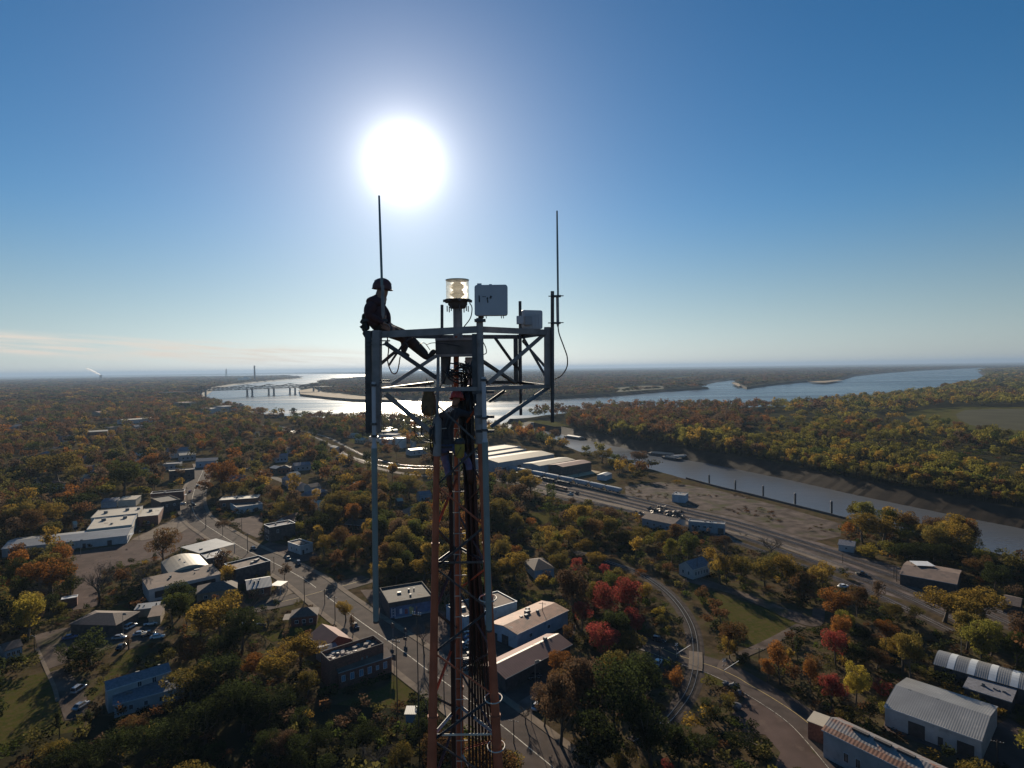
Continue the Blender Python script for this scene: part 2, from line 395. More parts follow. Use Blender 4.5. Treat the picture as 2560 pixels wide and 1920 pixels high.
def land(name, spec, z, m, bank_m, crest=False):
    o = outline(spec, z if crest else WZ); n = len(o)
    area = sum(o[i][0].x * o[(i + 1) % n][0].y - o[(i + 1) % n][0].x * o[i][0].y for i in range(n))
    sg = 1 if area > 0 else -1
    inner = []
    for i in range(n):
        p = o[i][0]; a = o[i - 1][0]; b = o[(i + 1) % n][0]
        for s_ in (4, 3, 2):
            a_, b_ = o[(i - s_) % n][0], o[(i + s_) % n][0]
            if (a_ - p).length < 160 and (b_ - p).length < 160 and (p - a_).normalized().dot((b_ - p).normalized()) > .8: a, b = a_, b_; break
        t = (p - a).normalized() + (b - p).normalized()
        t = t.normalized() if t.length > 1e-6 else (b - p).normalized()
        nr = Vector((-t.y, t.x, 0)) * sg
        q = p + nr * o[i][1]; inner.append(Vector((q.x, q.y, z)))
    if crest:                     # the given points are the top edge of the bank; the water line lies outside it
        outer = [Vector((p[0].x * 2 - q.x, p[0].y * 2 - q.y, WZ)) for p, q in zip(o, inner)]; inner = [Vector((p[0].x, p[0].y, z)) for p in o]; o = [(q, p[1]) for q, p in zip(outer, o)]
    mb = MB(); mb.poly(inner); struct(name, mb, m)
    mb = MB(); vs = [Vector((p[0].x, p[0].y, WZ - 1)) for p in o] + inner
    fs = []
    for i in range(n):
        j = (i + 1) % n
        if o[i][1] <= 0 and o[j][1] <= 0: continue
        fs.append((i, j, n + j, n + i) if sg > 0 else (j, i, n + i, n + j))
    mb.add(vs, fs); struct(name + '_bank', mb, bank_m)
    return inner
A_spec = [('w', 516, -600, 8), (2560, 1411, 8), (2487, 1389, 8), (2300, 1345, 8), (2109, 1298, 8), (1972, 1263, 8), (1869, 1237, 8), (1800, 1221, 8), (1709, 1196, 8), (1651, 1180, 9),
          (1576, 1158, 10), (1446, 1128, 10), (1345, 1086, 12), (1229, 1068, 14), (1120, 1056, 14), (1000, 1051, 14), (929, 1048, 14), (805, 1045, 14), (688, 1038, 14), (613, 1029, 14), (586, 1018, 14),
          (527, 1005, 14), (480, 991, 14), (500, 986, 14), (529, 968, 18), (584, 959.5, 18), (636, 954.5, 20), (703, 949, 20), (755, 944.5, 25), (735, 941, 30), (712, 939, 30), ('w', -7500, 12500, 30),
          ('w', -FAR, 14500, 0), ('w', -FAR, -600, 0)]
B_spec = [('w', 568, -600, 30), ('w', FAR, -600, 0), ('w', FAR, 9000, 0), (2560, 921.5, 30), (2462, 924, 30), (2442, 929, 25), (2464, 944, 22), (2431, 959, 18), (2365, 976, 16), (2198, 1003, 14), (2109, 1012, 14), (1990, 1023, 14), (1879, 1026, 14),
          (1734, 1027, 14), (1589, 1029, 14), (1445, 1037, 12), (1387, 1044, 12), (1349, 1048, 10), (1300, 1056, 11), (1264, 1058.5, 6), (1300, 1065, 15), (1387, 1082, 9), (1502, 1110, 12), (1589, 1127, 13), (1676, 1144, 14), (1763, 1159, 14),
          (1972, 1201, 15), (2109, 1233, 15), (2281, 1269, 14), (2418, 1297, 14), (2560, 1324, 13)]
C_spec = [('w', -FAR, FAR, 0), ('w', -FAR, 17500, 0), ('w', -9000, 16000, 30), (700, 934.8, 30), (800, 934.8, 30), (921, 935.5, 30), (960, 937.5, 30), (921, 943, 30), (884, 947, 25), (839, 950.5, 22), (803, 953.5, 20),
          (782, 965, 12), (746, 975.5, 10), (749, 986, 10), (816, 993.5, 10), (884, 999, 10), (954, 1000.5, 10), (1067, 1003.5, 16), (1223, 1003.5, 18), (1342, 1000.5, 18), (1474, 994.5, 18),
          (1546, 990.5, 18), (1647, 981.5, 20), (1774, 972.5, 6), (1748, 967, 20), (1792, 956, 25), (1850, 948.5, 12), (1862, 950, 12), (1827, 957.5, 12), (1844, 967, 14), (1867, 973, 6), (1902, 968.5, 14), (1940, 963.5, 14),
          (2019, 955.5, 14), (2061, 957.5, 8), (2109, 950.5, 16), (2139, 941, 25), (2228, 932, 25), (2318, 926, 25), (2437, 920.8, 30), (2470, 919.5, 30), (2560, 918.5, 30), ('w', FAR, 12000, 0), ('w', FAR, FAR, 0)]
landA = land('town_terrain', A_spec, 0.0, M_town, M_mud, True)
landB = land('peninsula_terrain', B_spec, -0.4, M_forest, M_mud)
landC = land('far_bank_terrain', C_spec, -0.9, M_far, M_mud)
_can = [Gf(x, y, WZ) for x, y in ((1240, 1063), (1300, 1061), (1700, 1168), (2100, 1262), (2560, 1365))] + [Vector((540 * KS, -600 * KS, WZ))]
mb = MB(); mb.disc((0, 0, WZ - .2), FAR * 1.35, 96); o_ = struct('river_water', mb, M_water)
mb = ribbon([Gf(1262, 1062, WZ), Gf(1420, 1110, WZ)] + _can[2:], -62, 62, WZ); struct('canal_water', mb, M_canal)
ZN = [0]
def sheet(name, pts, z, m):
    ZN[0] += 1; z += ZN[0] * .0013
    P = [(G(*p, z) if isinstance(p[0], str) else Gf(p[0], p[1], z)) for p in pts]
    mb = MB(); mb.poly(P); struct(name, mb, m); return P
CLEAR = []
def clear(pts): P = [(G(*p) if isinstance(p[0], str) else Gf(*p)) for p in pts]; CLEAR.append(P); return P
def csheet(name, pts, z, m): P = sheet(name, pts, z, m); CLEAR.append(P); return P
# sandbars and fields across the river
csheet('sandbar', [(748, 975.8), (751, 985), (816, 992), (884, 997.6), (950, 999), (1000, 1000), (990, 995), (900, 990), (850, 983.5), (806, 979.5), (790, 972.5), (783, 970)], -.8, M_sand)
csheet('sandbar', [(2024, 954.6), (2062, 956.6), (2108, 950.2), (2095, 949.2), (2060, 951.8), (2035, 953.4)], -.8, M_sand)
csheet('sandbar', [(1829, 957.3), (1846, 966), (1852, 964), (1846, 958)], -.8, M_sand)
csheet('farm_field', [('d7', 1050, 262), ('d7', 1230, 232), ('d7', 1450, 208), ('d7', 1540, 212), ('d7', 1400, 240), ('d7', 1180, 264)], -.8, M_field)
csheet('farm_field', [('d7', 800, 312), ('d7', 1040, 290), ('d7', 1240, 290), ('d7', 1240, 318), ('d7', 830, 346)], -.8, M_plough)
csheet('farm_field', [('d8', 1180, 520), ('d8', 1450, 470), ('d8', 1700, 458), ('d8', 2300, 462), ('d8', 2300, 760), ('d8', 1850, 680), ('d8', 1500, 620), ('d8', 1250, 560)], -.3, M_field)
sheet('ploughed_field', [('d8', 1640, 520), ('d8', 1720, 486), ('d8', 2000, 476), ('d8', 2300, 480), ('d8', 2300, 660), ('d8', 1950, 650), ('d8', 1760, 610), ('d8', 1660, 560)], -.2, M_plough)
# cleared ground in the town
clear([(1215, 1062), ('d3', 60, 88), ('d3', 350, 90), ('d3', 660, 185), ('d3', 990, 240), ('d3', 1070, 345), ('d3', 1150, 395), ('d3', 1400, 430), ('d3', 1580, 350), ('d3', 1760, 400), ('d6', 0, 352), ('d6', 200, 400), ('d6', 500, 470), ('d6', 900, 575), ('d6', 880, 610), ('d6', 880, 730), ('d6', 1000, 810), ('d6', 1290, 900), ('d6', 1750, 1080), ('d6', 2212, 1300), ('d6', 2300, 1460), ('d6', 2212, 1400),
       ('d6', 1850, 1300), ('d6', 1450, 1195), ('d6', 1100, 1095), ('d6', 830, 925), ('d6', 640, 850), ('d6', 420, 730), ('d6', 120, 700), ('d3', 2212, 880), ('d3', 1850, 840), ('d3', 1400, 745), ('d3', 1210, 655), ('d3', 1000, 620), ('d3', 520, 525), ('d3', 80, 405), (1200, 1180)])
csheet('yard_gravel', [('d3', 80, 310), ('d3', 700, 430), ('d3', 1240, 545), ('d3', 2212, 740), ('d6', 700, 740), ('d6', 1290, 920), ('d6', 1760, 1105), ('d6', 2260, 1330), ('d6', 2260, 1440), ('d6', 1850, 1300), ('d6', 1450, 1195), ('d6', 1100, 1095), ('d6', 830, 925), ('d6', 640, 850), ('d6', 420, 735), ('d6', 60, 720), ('d3', 1850, 845), ('d3', 1400, 750), ('d3', 1210, 655), ('d3', 1000, 620), ('d3', 520, 525), ('d3', 80, 405)], .03, M_gravel)
BARE = csheet('bare_ground', [('d3', 1250, 470), ('d3', 1560, 430), ('d3', 1800, 460), ('d6', 0, 370), ('d6', 430, 480), ('d6', 880, 610), ('d6', 880, 700), ('d6', 690, 735), ('d3', 2212, 735), ('d3', 1260, 545)], .03, M_dirt)
csheet('concrete_slab', [('d3', 445, 345), ('d3', 620, 324), ('d3', 748, 348), ('d3', 600, 386)], .05, M_slab)
csheet('concrete_slab', [('d3', 612, 388), ('d3', 760, 406), ('d3', 1052, 346), ('d3', 925, 320)], .05, M_slab)
csheet('yard_gravel', [('d3', 70, 296), ('d3', 380, 345), ('d3', 440, 335), ('d3', 330, 300), ('d3', 100, 285)], .05, M_slab)
csheet('parking_lot', [('c6', 470, 650), ('c6', 640, 628), ('c6', 1110, 545), ('c6', 1150, 500), ('c6', 1380, 400), ('c6', 1640, 270), ('c6', 1700, 350), ('c6', 1860, 480), ('c6', 1620, 560), ('c6', 1380, 690), ('c6', 1060, 745), ('c6', 880, 800), ('c6', 850, 1090), ('c6', 590, 1130), ('c6', 640, 950), ('c6', 660, 740)], .03, M_lot)
sheet('concrete_apron', [('c6', 1140, 515), ('c6', 1380, 395), ('c6', 1600, 285), ('c6', 1650, 270), ('c6', 1700, 370), ('c6', 1560, 455), ('c6', 1230, 520)], .05, M_conc)
csheet('concrete_apron', [('d1', 555, 660), ('d1', 640, 690), ('d1', 730, 760), ('d1', 600, 805), ('d1', 480, 770)], .05, M_conc)
csheet('concrete_apron', [('d1', 930, 900), ('d1', 1000, 960), ('d1', 1110, 1060), ('d1', 1210, 1110), ('d1', 1000, 1185), ('d1', 950, 1240), ('d1', 850, 1250), ('d1', 1000, 1060)], .05, M_conc)
csheet('parking_lot', [('d1', 480, 400), ('d1', 830, 350), ('d1', 830, 560), ('d1', 770, 580), ('d1', 640, 520)], .03, M_lot)
csheet('parking_lot', [('d1', 900, 620), ('d1', 1360, 730), ('d1', 1400, 790), ('d1', 1180, 830), ('d1', 830, 760), ('d1', 760, 690)], .03, M_lot)
csheet('parking_lot', [('c3', 150, 340), ('c3', 400, 330), ('c3', 360, 560), ('c3', 700, 480), ('c3', 990, 560), ('c3', 1080, 720), ('c3', 1120, 800), ('c3', 930, 960), ('c3', 720, 820), ('c3', 520, 680), ('c3', 390, 580), ('c3', 300, 540)], .03, M_lot)
csheet('parking_lot', [('c3', 1120, 640), ('c3', 1750, 600), ('c3', 1720, 740), ('c3', 1600, 920), ('c3', 1580, 1010), ('c3', 1270, 1200), ('c3', 1180, 1180), ('c3', 1130, 1020)], .03, M_asph)
csheet('concrete_apron', [('c3', 1200, 1170), ('c3', 1280, 1195), ('c3', 1590, 1005), ('c3', 1560, 1090), ('c3', 1420, 1180), ('c3', 1440, 1300), ('c3', 1330, 1290)], .05, M_gravel)
csheet('parking_lot', [('d5', 0, 480), ('d5', 180, 600), ('d5', 640, 870), ('d5', 620, 1000), ('d5', 760, 1080), ('d5', 960, 1240), ('d5', 380, 1240), ('d5', 440, 1110), ('d5', 330, 980), ('d5', 180, 960), ('d5', 90, 830), ('d5', 180, 720), ('d5', 100, 640), ('d5', 0, 560)], .03, M_lot)
csheet('parking_lot', [('d4', 1240, 700), ('d4', 1290, 690), ('d4', 1560, 800), ('d4', 1580, 900), ('d4', 1340, 920), ('d4', 1250, 820)], .03, M_asph)
csheet('parking_lot', [('d5', 1200, 870), ('d5', 1700, 1060), ('d5', 1900, 1080), ('d5', 2030, 900), ('d5', 2100, 860), ('d5', 2260, 960), ('d5', 2300, 1260), ('d5', 1850, 1200), ('d5', 1640, 1110), ('d5', 1190, 940)], .03, M_lot)
csheet('house_yard', [('c7', 300, 1000 - 700), ('c7', 560, 240), ('c7', 1000, 230), ('c7', 1420, 230), ('c7', 1400, 340), ('c7', 1090, 430), ('c7', 1000, 400), ('c7', 520, 560), ('c7', 400, 600), ('c7', 330, 470)], .03, M_dirt)
csheet('driveway', [('c7', 410, 630), ('c7', 560, 580), ('c7', 740, 800), ('c7', 760, 930), ('c7', 740, 1030), ('c7', 560, 1040), ('c7', 500, 860)], .03, M_dirt)
csheet('lawn', [('c7', -40, 720), ('c7', 400, 622), ('c7', 500, 870), ('c7', 540, 1050), ('c7', 735, 1035), ('c7', 720, 1120), ('c7', 330, 1195), ('c7', -40, 1300)], .02, M_grass)
csheet('lawn', [('c7', 900, 680), ('c7', 990, 550), ('c7', 1090, 440), ('c7', 1360, 360), ('c7', 1250, 440), ('c7', 1090, 640), ('c7', 920, 720), ('c7', 780, 900), ('c7', 740, 800)], .02, M_grass)
csheet('lawn', [('d2', 740, 212), ('d2', 880, 240), ('d2', 960, 330), ('d2', 740, 400), ('d2', 300, 470), ('d2', 160, 380), ('d2', 390, 350), ('d2', 700, 300)], .02, M_grass)
csheet('lawn', [('d2', 900, 1060), ('d2', 1390, 880), ('d2', 1450, 780), ('d2', 1720, 930), ('d2', 1640, 1010), ('d2', 1500, 1100), ('d2', 1270, 1090)], .02, M_grass)
csheet('lawn', [('d4', 1500, 262), ('d4', 1700, 345), ('d5', 330, 60), ('d5', 590, 185), ('d5', 410, 270), ('d5', 200, 345), ('d5', 130, 330), ('d5', 0, 180), ('d4', 1600, 400)], .02, M_grass)
csheet('lawn', [('d4', 270, 350), ('d4', 400, 340), ('d4', 520, 400), ('d4', 480, 440), ('d4', 380, 400)], .02, M_grass)
csheet('lawn', [('d4', 1610, 905), ('d4', 1896, 1010), ('d5', 60, 600), ('d5', 0, 640), ('d4', 1700, 1000)], .02, M_grass)
csheet('lawn', [('d5', 610, 1010), ('d5', 660, 1040), ('d5', 860, 1180), ('d5', 940, 1240), ('d5', 800, 1200), ('d5', 680, 1110)], .05, M_grass)
csheet('lawn', [('d3', 420, 700), ('d3', 600, 690), ('d3', 640, 770), ('d3', 560, 800), ('d3', 400, 780)], .02, M_grass)
csheet('lawn', [('c6', 950, 1110), ('c6', 1090, 1060), ('c6', 1120, 1150), ('c6', 1000, 1180)], .02, M_grass)
csheet('lawn', [('c2', 80, 760), ('c2', 250, 715), ('c2', 330, 700), ('c2', 250, 745), ('c2', 120, 790)], .02, M_field)
csheet('lawn', [(1315, 1052), ('d7', 170, 590), ('d7', 290, 600), ('d7', 440, 640), ('d7', 300, 645), ('d7', 120, 610)], -.3, M_field)
BRUSH = sheet('brush_ground', [('c7', -60, 1310), ('c7', 330, 1200), ('c7', 720, 1120), ('c7', 830, 1000), ('c7', 1000, 1005), ('c7', 1560, 870), ('c7', 1640, 700), ('d2', 500, 1000), ('d2', 760, 1060), ('d2', 900, 1060), ('d2', 1270, 1090), ('d2', 1560, 1100), ('d2', 1780, 1000), ('c3', 900, 1180), ('c3', 1060, 1260), ('c3', 1300, 1480), ('c3', 1500, 1660), ('c3', 1550, 1760), (300, 2400), (-200, 2300)], .01, M_forest)
# roads
ROADS = []
def road(name, pts, width, m, z=.06, walk=0, lines=(), k=5):
    z += .04 + .005 * len(ROADS); pl = smooth_line([G(*p) if isinstance(p[0], str) else Gf(*p) for p in pts], k)
    struct(name, ribbon(pl, -width / 2, width / 2, z), m)
    if walk:
        for s in (-1, 1):
            mb = ribbon(pl, s * (width / 2), s * (width / 2 + walk), z + .12) if s > 0 else ribbon(pl, -(width / 2 + walk), -width / 2, z + .12)
            kb = ribbon(pl, s * width / 2, s * (width / 2 + .02), z - .03, z + .12); mb.add(kb.v, kb.f)
            struct('sidewalk', mb, M_conc)
    for off, w_, mm in lines: struct('road_marking', ribbon(pl, off - w_ / 2, off + w_ / 2, z + .012), mm)
    ROADS.append((pl, width / 2 + walk)); return pl
main_st = road('main_street', [(506, 1158), (509, 1172), (489, 1218), (480, 1256), (493, 1295), (552, 1337), (622, 1379), (674, 1402), (761, 1449), (823, 1496), (898, 1552), (998, 1622), (1064, 1672), (1120, 1712), (1187, 1762), (1255, 1815), (1322, 1870), (1400, 1935), (1600, 2120)], 13.5, M_asph, walk=2.2,
               lines=[(0.0, .24, M_mark)])
cross_st = road('cross_street', [('d1', 300, 1400), ('d1', 600, 1315), ('d1', 960, 1240), ('d1', 1250, 1170), ('d1', 1480, 1105), ('d1', 1700, 1050), ('d1', 1900, 990)], 11, M_asph, z=.072, lines=[(0, .2, M_ymark)])
depot_rd = road('depot_road', [('d4', 1180, 730), ('d4', 1300, 760), ('d4', 1450, 820), ('d4', 1600, 870), ('d4', 1740, 915), ('d4', 1896, 985), ('d5', 200, 610), ('d5', 420, 740), ('d5', 620, 880), ('d5', 800, 1060), ('d5', 1000, 1290)], 10, M_asph, lines=[(0, .18, M_ymark), (4.7, .14, M_mark)])
road('dirt_track', [('d4', 1510, 262), ('d4', 1700, 310), ('d4', 1896, 365), ('d5', 330, 40), ('d5', 520, 130), ('d5', 690, 175), ('d5', 720, 60)], 4, M_dirt, z=.05)
road('dirt_track', [('d6', -200, 1000), ('d6', 100, 1100), ('d6', 400, 1215), ('d6', 720, 1330)], 4, M_dirt, z=.05)
road('dirt_track', [('d5', 590, 185), ('d5', 400, 290), ('d5', 230, 370), ('d5', 60, 440), ('d5', 20, 510)], 3.5, M_dirt, z=.055)
road('yard_road', [('c5', 1530, 1110), ('c5', 1850, 1235), (960, 1175), (1060, 1190), ('d3', 80, 390), ('d3', 520, 500), ('d3', 1000, 600), ('d3', 1250, 650), ('d3', 1800, 790), ('d3', 2212, 880), ('d6', 250, 700), ('d6', 900, 930)], 6, M_conc, z=.06)
road('side_street', [('c4', 1440, 1180), ('c4', 1700, 1200), ('c4', 1900, 1230), (620, 1170), (700, 1200), (780, 1230)], 6, M_asph, z=.05)
road('dirt_path', [('c7', 320, 420), ('c7', 400, 600), ('c7', 470, 760), ('c7', 500, 880)], 1.0, M_conc, z=.06)
# ------------------------------------------------------------------ buildings
FOOT = []      # footprints, for keeping trees off them
LAND_AT = []   # (x, y, phrase) landmarks for describing the trees
K = dict(
    white=mat('white_wall', (.44, .43, .42), .75, var=.12, scale=.5, stain=((.3, .29, .28), .6, .62)),
    cream=mat('cream_wall', (.5, .46, .38), .75, var=.12, scale=.5, stain=((.3, .27, .22), .6, .62)),
    blue=mat('pale_blue_wall', (.30, .36, .42), .75, var=.15, scale=.5, stain=((.2, .24, .28), .7, .6)),
    grey=mat('grey_wall', (.28, .29, .31), .8, var=.15, scale=.5, stain=((.17, .17, .17), .6, .62)),
    brick=mat('red_brick', (.19, .075, .05), .9, var=.3, scale=2.0, bump=.3, bscale=12, stain=((.12, .06, .045), .5, .6)),
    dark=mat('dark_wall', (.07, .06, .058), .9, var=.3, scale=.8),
    tan=mat('tan_wall', (.3, .23, .16), .85, var=.2, scale=.5),
    concrete=mat('block_wall', (.3, .26, .22), .9, var=.2, scale=.5, stain=((.2, .17, .14), .5, .6)),
    wroof=mat('white_membrane_roof', (.43, .37, .28), .6, var=.12, scale=.12, stain=((.33, .28, .22), .22, .58)),
    metal=mat('galvanised_roof', (.25, .245, .235), .48, metal=.2, var=.12, scale=.2, stripes=13.0, stain=((.33, .31, .29), .25, .6)),
    tanroof=mat('weathered_tan_roof', (.36, .29, .2), .7, var=.12, scale=.05, stripes=5.0, stain=((.25, .2, .14), .1, .6)),
    rust=mat('rusted_metal_roof', (.22, .095, .055), .7, metal=.1, var=.35, scale=.4, stripes=8.0, stain=((.26, .2, .17), .35, .58)),
    rustw=mat('rust_streaked_roof', (.24, .215, .2), .55, metal=.1, var=.15, scale=.3, stripes=9.0, stain=((.27, .11, .06), .3, .55)),
    maroon=mat('maroon_metal_roof', (.19, .085, .07), .75, metal=.1, var=.12, scale=.3, stripes=8.0),
    tar=mat('tar_roof', (.075, .065, .06), .85, var=.3, scale=.3, stain=((.13, .11, .1), .4, .56)),
    browntar=mat('brown_gravel_roof', (.16, .105, .08), .85, var=.25, scale=.25, stain=((.1, .07, .055), .3, .56)),
    shingle=mat('shingle_roof', (.12, .085, .07), .85, var=.25, scale=1.5, bump=.3, bscale=6),
    greyshingle=mat('grey_shingle_roof', (.16, .16, .18), .85, var=.25, scale=1.5, bump=.3, bscale=6),
    trim=mat('white_trim', (.6, .6, .6), .6, var=.1, scale=1),
    bluetrim=mat('blue_grey_coping', (.3, .34, .4), .55, metal=.2, var=.15, scale=1),
    glass=mat('window_glass', (.03, .035, .045), .08, var=.3, scale=.7, spec=.8),
    blueglass=mat('sky_lit_window', (.16, .22, .32), .25, var=.2, scale=.7, spec=.8),
    door=mat('dark_door', (.05, .045, .045), .7, var=.3, scale=1),
    hvac=mat('rooftop_unit_metal', (.2, .2, .2), .6, metal=.3, var=.25, scale=1),
    wood=mat('old_timber', (.12, .085, .06), .9, var=.3, scale=2),
)
def building(name, label, A, B, Cc, h, roof, walls, rmat, rise=1.5, over=.3, win=(), door=(), units=(), cat='building', trim=None, parapet=.45, lm=None, maxd=None, open_=False, awn=(), winmat='glass', wfr=True, grp=None):
    """A-B: the near eave, Cc: the far eave at B's end (photo points at eave height). win: (face, u, z, w, h)"""
    a = G(*A, h); b = G(*B, h); c = G(*Cc, h)
    a.z = b.z = c.z = 0
    e = b - a; L = e.length; e.normalize(); n = Vector((-e.y, e.x, 0)); wd = (c - b).dot(n)
    if wd < 0: n = -n; wd = -wd
    if maxd: wd = min(wd, maxd * L + 5)
    if n.cross(e).z > 0: pass
    cen = a + e * L / 2 + n * wd / 2
    T = Thing(name, label, cat, cen, grp)
    P = lambda u, v, z: a + e * u + n * v + Vector((0, 0, z))
    FOOT.append([P(-1.5, -1.5, 0), P(L + 1.5, -1.5, 0), P(L + 1.5, wd + 1.5, 0), P(-1.5, wd + 1.5, 0)])
    if lm: LAND_AT.append((cen.x, cen.y, lm, max(L, wd)))
    flip = e.cross(n).z < 0
    def quad(mb, pts, mi=0):
        mb.add(pts, [tuple(range(len(pts)))] if not flip else [tuple(reversed(range(len(pts))))], mi=mi)
    rz = math.atan2(e.y, e.x)
    top = h + (parapet if roof == 'flat' else 0)
    # walls ------------------------------------------------------
    mb = MB()
    if open_:
        for u in ([.15, L - .15] if L < 8 else [L * k / max(2, int(L / 6)) for k in range(int(L / 6) + 1)]):
            for v in (.2, wd - .2): mb.box(P(min(max(u, .15), L - .15), v, h / 2), (.22, .22, h), rz)
        T.part('post', mb, K['grey'] if not isinstance(open_, str) else K[open_])
    else:
        quad(mb, [P(0, 0, 0), P(L, 0, 0), P(L, 0, top), P(0, 0, top)])
        quad(mb, [P(L, wd, 0), P(0, wd, 0), P(0, wd, top), P(L, wd, top)])
        if roof == 'gable':
            quad(mb, [P(L, 0, 0), P(L, wd, 0), P(L, wd, h), P(L, wd / 2, h + rise), P(L, 0, h)])
            quad(mb, [P(0, wd, 0), P(0, 0, 0), P(0, 0, h), P(0, wd / 2, h + rise), P(0, wd, h)])
        elif roof == 'shed':
            quad(mb, [P(L, 0, 0), P(L, wd, 0), P(L, wd, h + rise), P(L, 0, h)])
            quad(mb, [P(0, wd, 0), P(0, 0, 0), P(0, 0, h), P(0, wd, h + rise)])
            quad(mb, [P(L, wd, h), P(0, wd, h), P(0, wd, h + rise), P(L, wd, h + rise)])
        else:
            quad(mb, [P(L, 0, 0), P(L, wd, 0), P(L, wd, top), P(L, 0, top)])
            quad(mb, [P(0, wd, 0), P(0, 0, 0), P(0, 0, top), P(0, wd, top)])
        wall = T.part('wall', mb, K[walls])
        if roof == 'flat':
            mb = MB(); t = .28
            for c0, c1 in (((0, 0), (L, 0)), ((L, 0), (L, wd)), ((L, wd), (0, wd)), ((0, wd), (0, 0))):
                p0 = P(c0[0], c0[1], top); p1 = P(c1[0], c1[1], top)
                d = (p1 - p0); s = d.normalized() * (t / 2) if c0[0] == c1[0] else d.normalized() * (-t / 2)
                mb.bar(p0 + s * -1 + Vector((0, 0, .04)), p1 + s + Vector((0, 0, .04)), t, .12)
            T.part('coping', mb, K[trim or 'grey'], wall)
    # roof -------------------------------------------------------
    mb = MB(); th = .14; rib = e
    def slab(pts):
        o = len(mb.v); q = [p + Vector((0, 0, th)) for p in pts]; m = len(pts)
        quad(mb, q); quad(mb, list(reversed(pts)))
        for i in range(m): j = (i + 1) % m; quad(mb, [pts[i], pts[j], q[j], q[i]])
    if roof == 'flat':
        quad(mb, [P(.02, .02, h - .02), P(L - .02, .02, h - .02), P(L - .02, wd - .02, h - .02), P(.02, wd - .02, h - .02)])
        quad(mb, list(reversed([P(.02, .02, h - .2), P(L - .02, .02, h - .2), P(L - .02, wd - .02, h - .2), P(.02, wd - .02, h - .2)])))
    elif roof == 'slab':
        slab([P(-over, -over, h), P(L + over, -over, h), P(L + over, wd + over, h), P(-over, wd + over, h)])
    elif roof == 'gable':
        k = rise / (wd / 2) * over
        slab([P(-over, -over, h - k), P(L + over, -over, h - k), P(L + over, wd / 2, h + rise), P(-over, wd / 2, h + rise)])
        slab([P(-over, wd / 2, h + rise + .002), P(L + over, wd / 2, h + rise + .002), P(L + over, wd + over, h - k), P(-over, wd + over, h - k)])
    elif roof == 'shed':
        k = rise / wd * over
        slab([P(-over, -over, h - k), P(L + over, -over, h - k), P(L + over, wd + over, h + rise + k), P(-over, wd + over, h + rise + k)])
    elif roof == 'hip':
        r0, r1 = (wd / 2, L - wd / 2) if L > wd else (L / 2 - .05, L / 2 + .05)
        v0 = wd / 2
        c4 = [P(-over, -over, h), P(L + over, -over, h), P(L + over, wd + over, h), P(-over, wd + over, h)]
        t0, t1 = P(r0, v0, h + rise), P(r1, v0, h + rise)
        for q in ([c4[0], c4[1], t1, t0], [c4[1], c4[2], t1], [c4[2], c4[3], t0, t1], [c4[3], c4[0], t0], [c4[3], c4[2], c4[1], c4[0]]): quad(mb, q)
    elif roof in ('barrel', 'barrelx'):
        N = 10; rows = []
        for i in range(N + 1):
            t = i / N; z = h + rise * math.sin(math.pi * t)
            rows.append((P(L * t, -over, z), P(L * t, wd + over, z)) if roof == 'barrel' else (P(L + over, wd * t, z), P(-over, wd * t, z)))
        if roof == 'barrelx': rows = [(r[1], r[0]) for r in rows]
        for i in range(N):
            q = [rows[i][0], rows[i + 1][0], rows[i + 1][1], rows[i][1]] if roof == 'barrel' else [rows[i][0], rows[i][1], rows[i + 1][1], rows[i + 1][0]]
            quad(mb, q)
        for s in (0, 1): mb.add([r[s] for r in rows], [tuple(range(N + 1))])
    ro = T.part('roof', mb, K[rmat], rib=rib)
    if cen.length < 430 and roof in ('gable', 'shed') and L > 5:
        mb = MB(); k = (rise / (wd / 2) if roof == 'gable' else rise / wd) * over
        mb.bar(P(-over, -over - .03, h - k + .02), P(L + over, -over - .03, h - k + .02), .05, .24); T.part('fascia', mb, K['trim' if walls in ('white', 'blue', 'cream') else 'grey'], ro)
    if cen.length < 430 and roof == 'flat' and L > 7:
        q = random.Random(int(cen.x * 3)); mb = MB()
        for i in range(4):
            u, v, a2, b_ = q.uniform(.15, .8) * L, q.uniform(.2, .75) * wd, q.uniform(.8, 2.6), q.uniform(.5, 1.6)
            mb.add([P(u, v, h + .004 + i * .003), P(u + a2, v, h + .004 + i * .003), P(u + a2, v + b_, h + .004 + i * .003), P(u, v + b_, h + .004 + i * .003)], [(0, 1, 2, 3)])
        T.part('roof_patch', mb, K['browntar' if rmat != 'browntar' else 'tar'], ro)
    # openings ---------------------------------------------------
    def on_face(fc, u, z, d):
        if fc == 'n': return P(u * L, -d, z), rz, e
        if fc == 'r': return P(L + d, u * wd, z), rz + math.pi / 2, n
        if fc == 'l': return P(-d, u * wd, z), rz + math.pi / 2, n
        return P(u * L, wd + d, z), rz, e
    for fc, u, z, w_, hh in win:
        p, r, ax = on_face(fc, u, z, .02)
        m2 = MB().box(p, (w_, .06, hh), r); fr = T.part('window', m2, K[winmat])
        if wfr:
            m2 = MB(); p2, r, ax = on_face(fc, u, z, .045)
            for s in (-1, 1):
                m2.box(p2 + ax * (s * w_ / 2), (.1, .07, hh + .1), r); m2.box(p2 + Vector((0, 0, s * hh / 2)), (w_ - .1, .07, .1), r)
            m2.box(p2, (.06, .05, hh - .1), r)
            T.part('frame', m2, K['trim'], fr)
    for fc, u, z, w_, hh in door:
        p, r, ax = on_face(fc, u, z, .03)
        m2 = MB().box(p, (w_, .08, hh), r); T.part('door', m2, K['door'])
    for fc, u, z, w_, dep in awn:
        p, r, ax = on_face(fc, u, z, dep / 2 + .03)
        m2 = MB().box(p, (w_, dep, .12), r); T.part('awning', m2, K['bluetrim'])
    zr = h if roof in ('flat', 'slab') else h + rise * .7
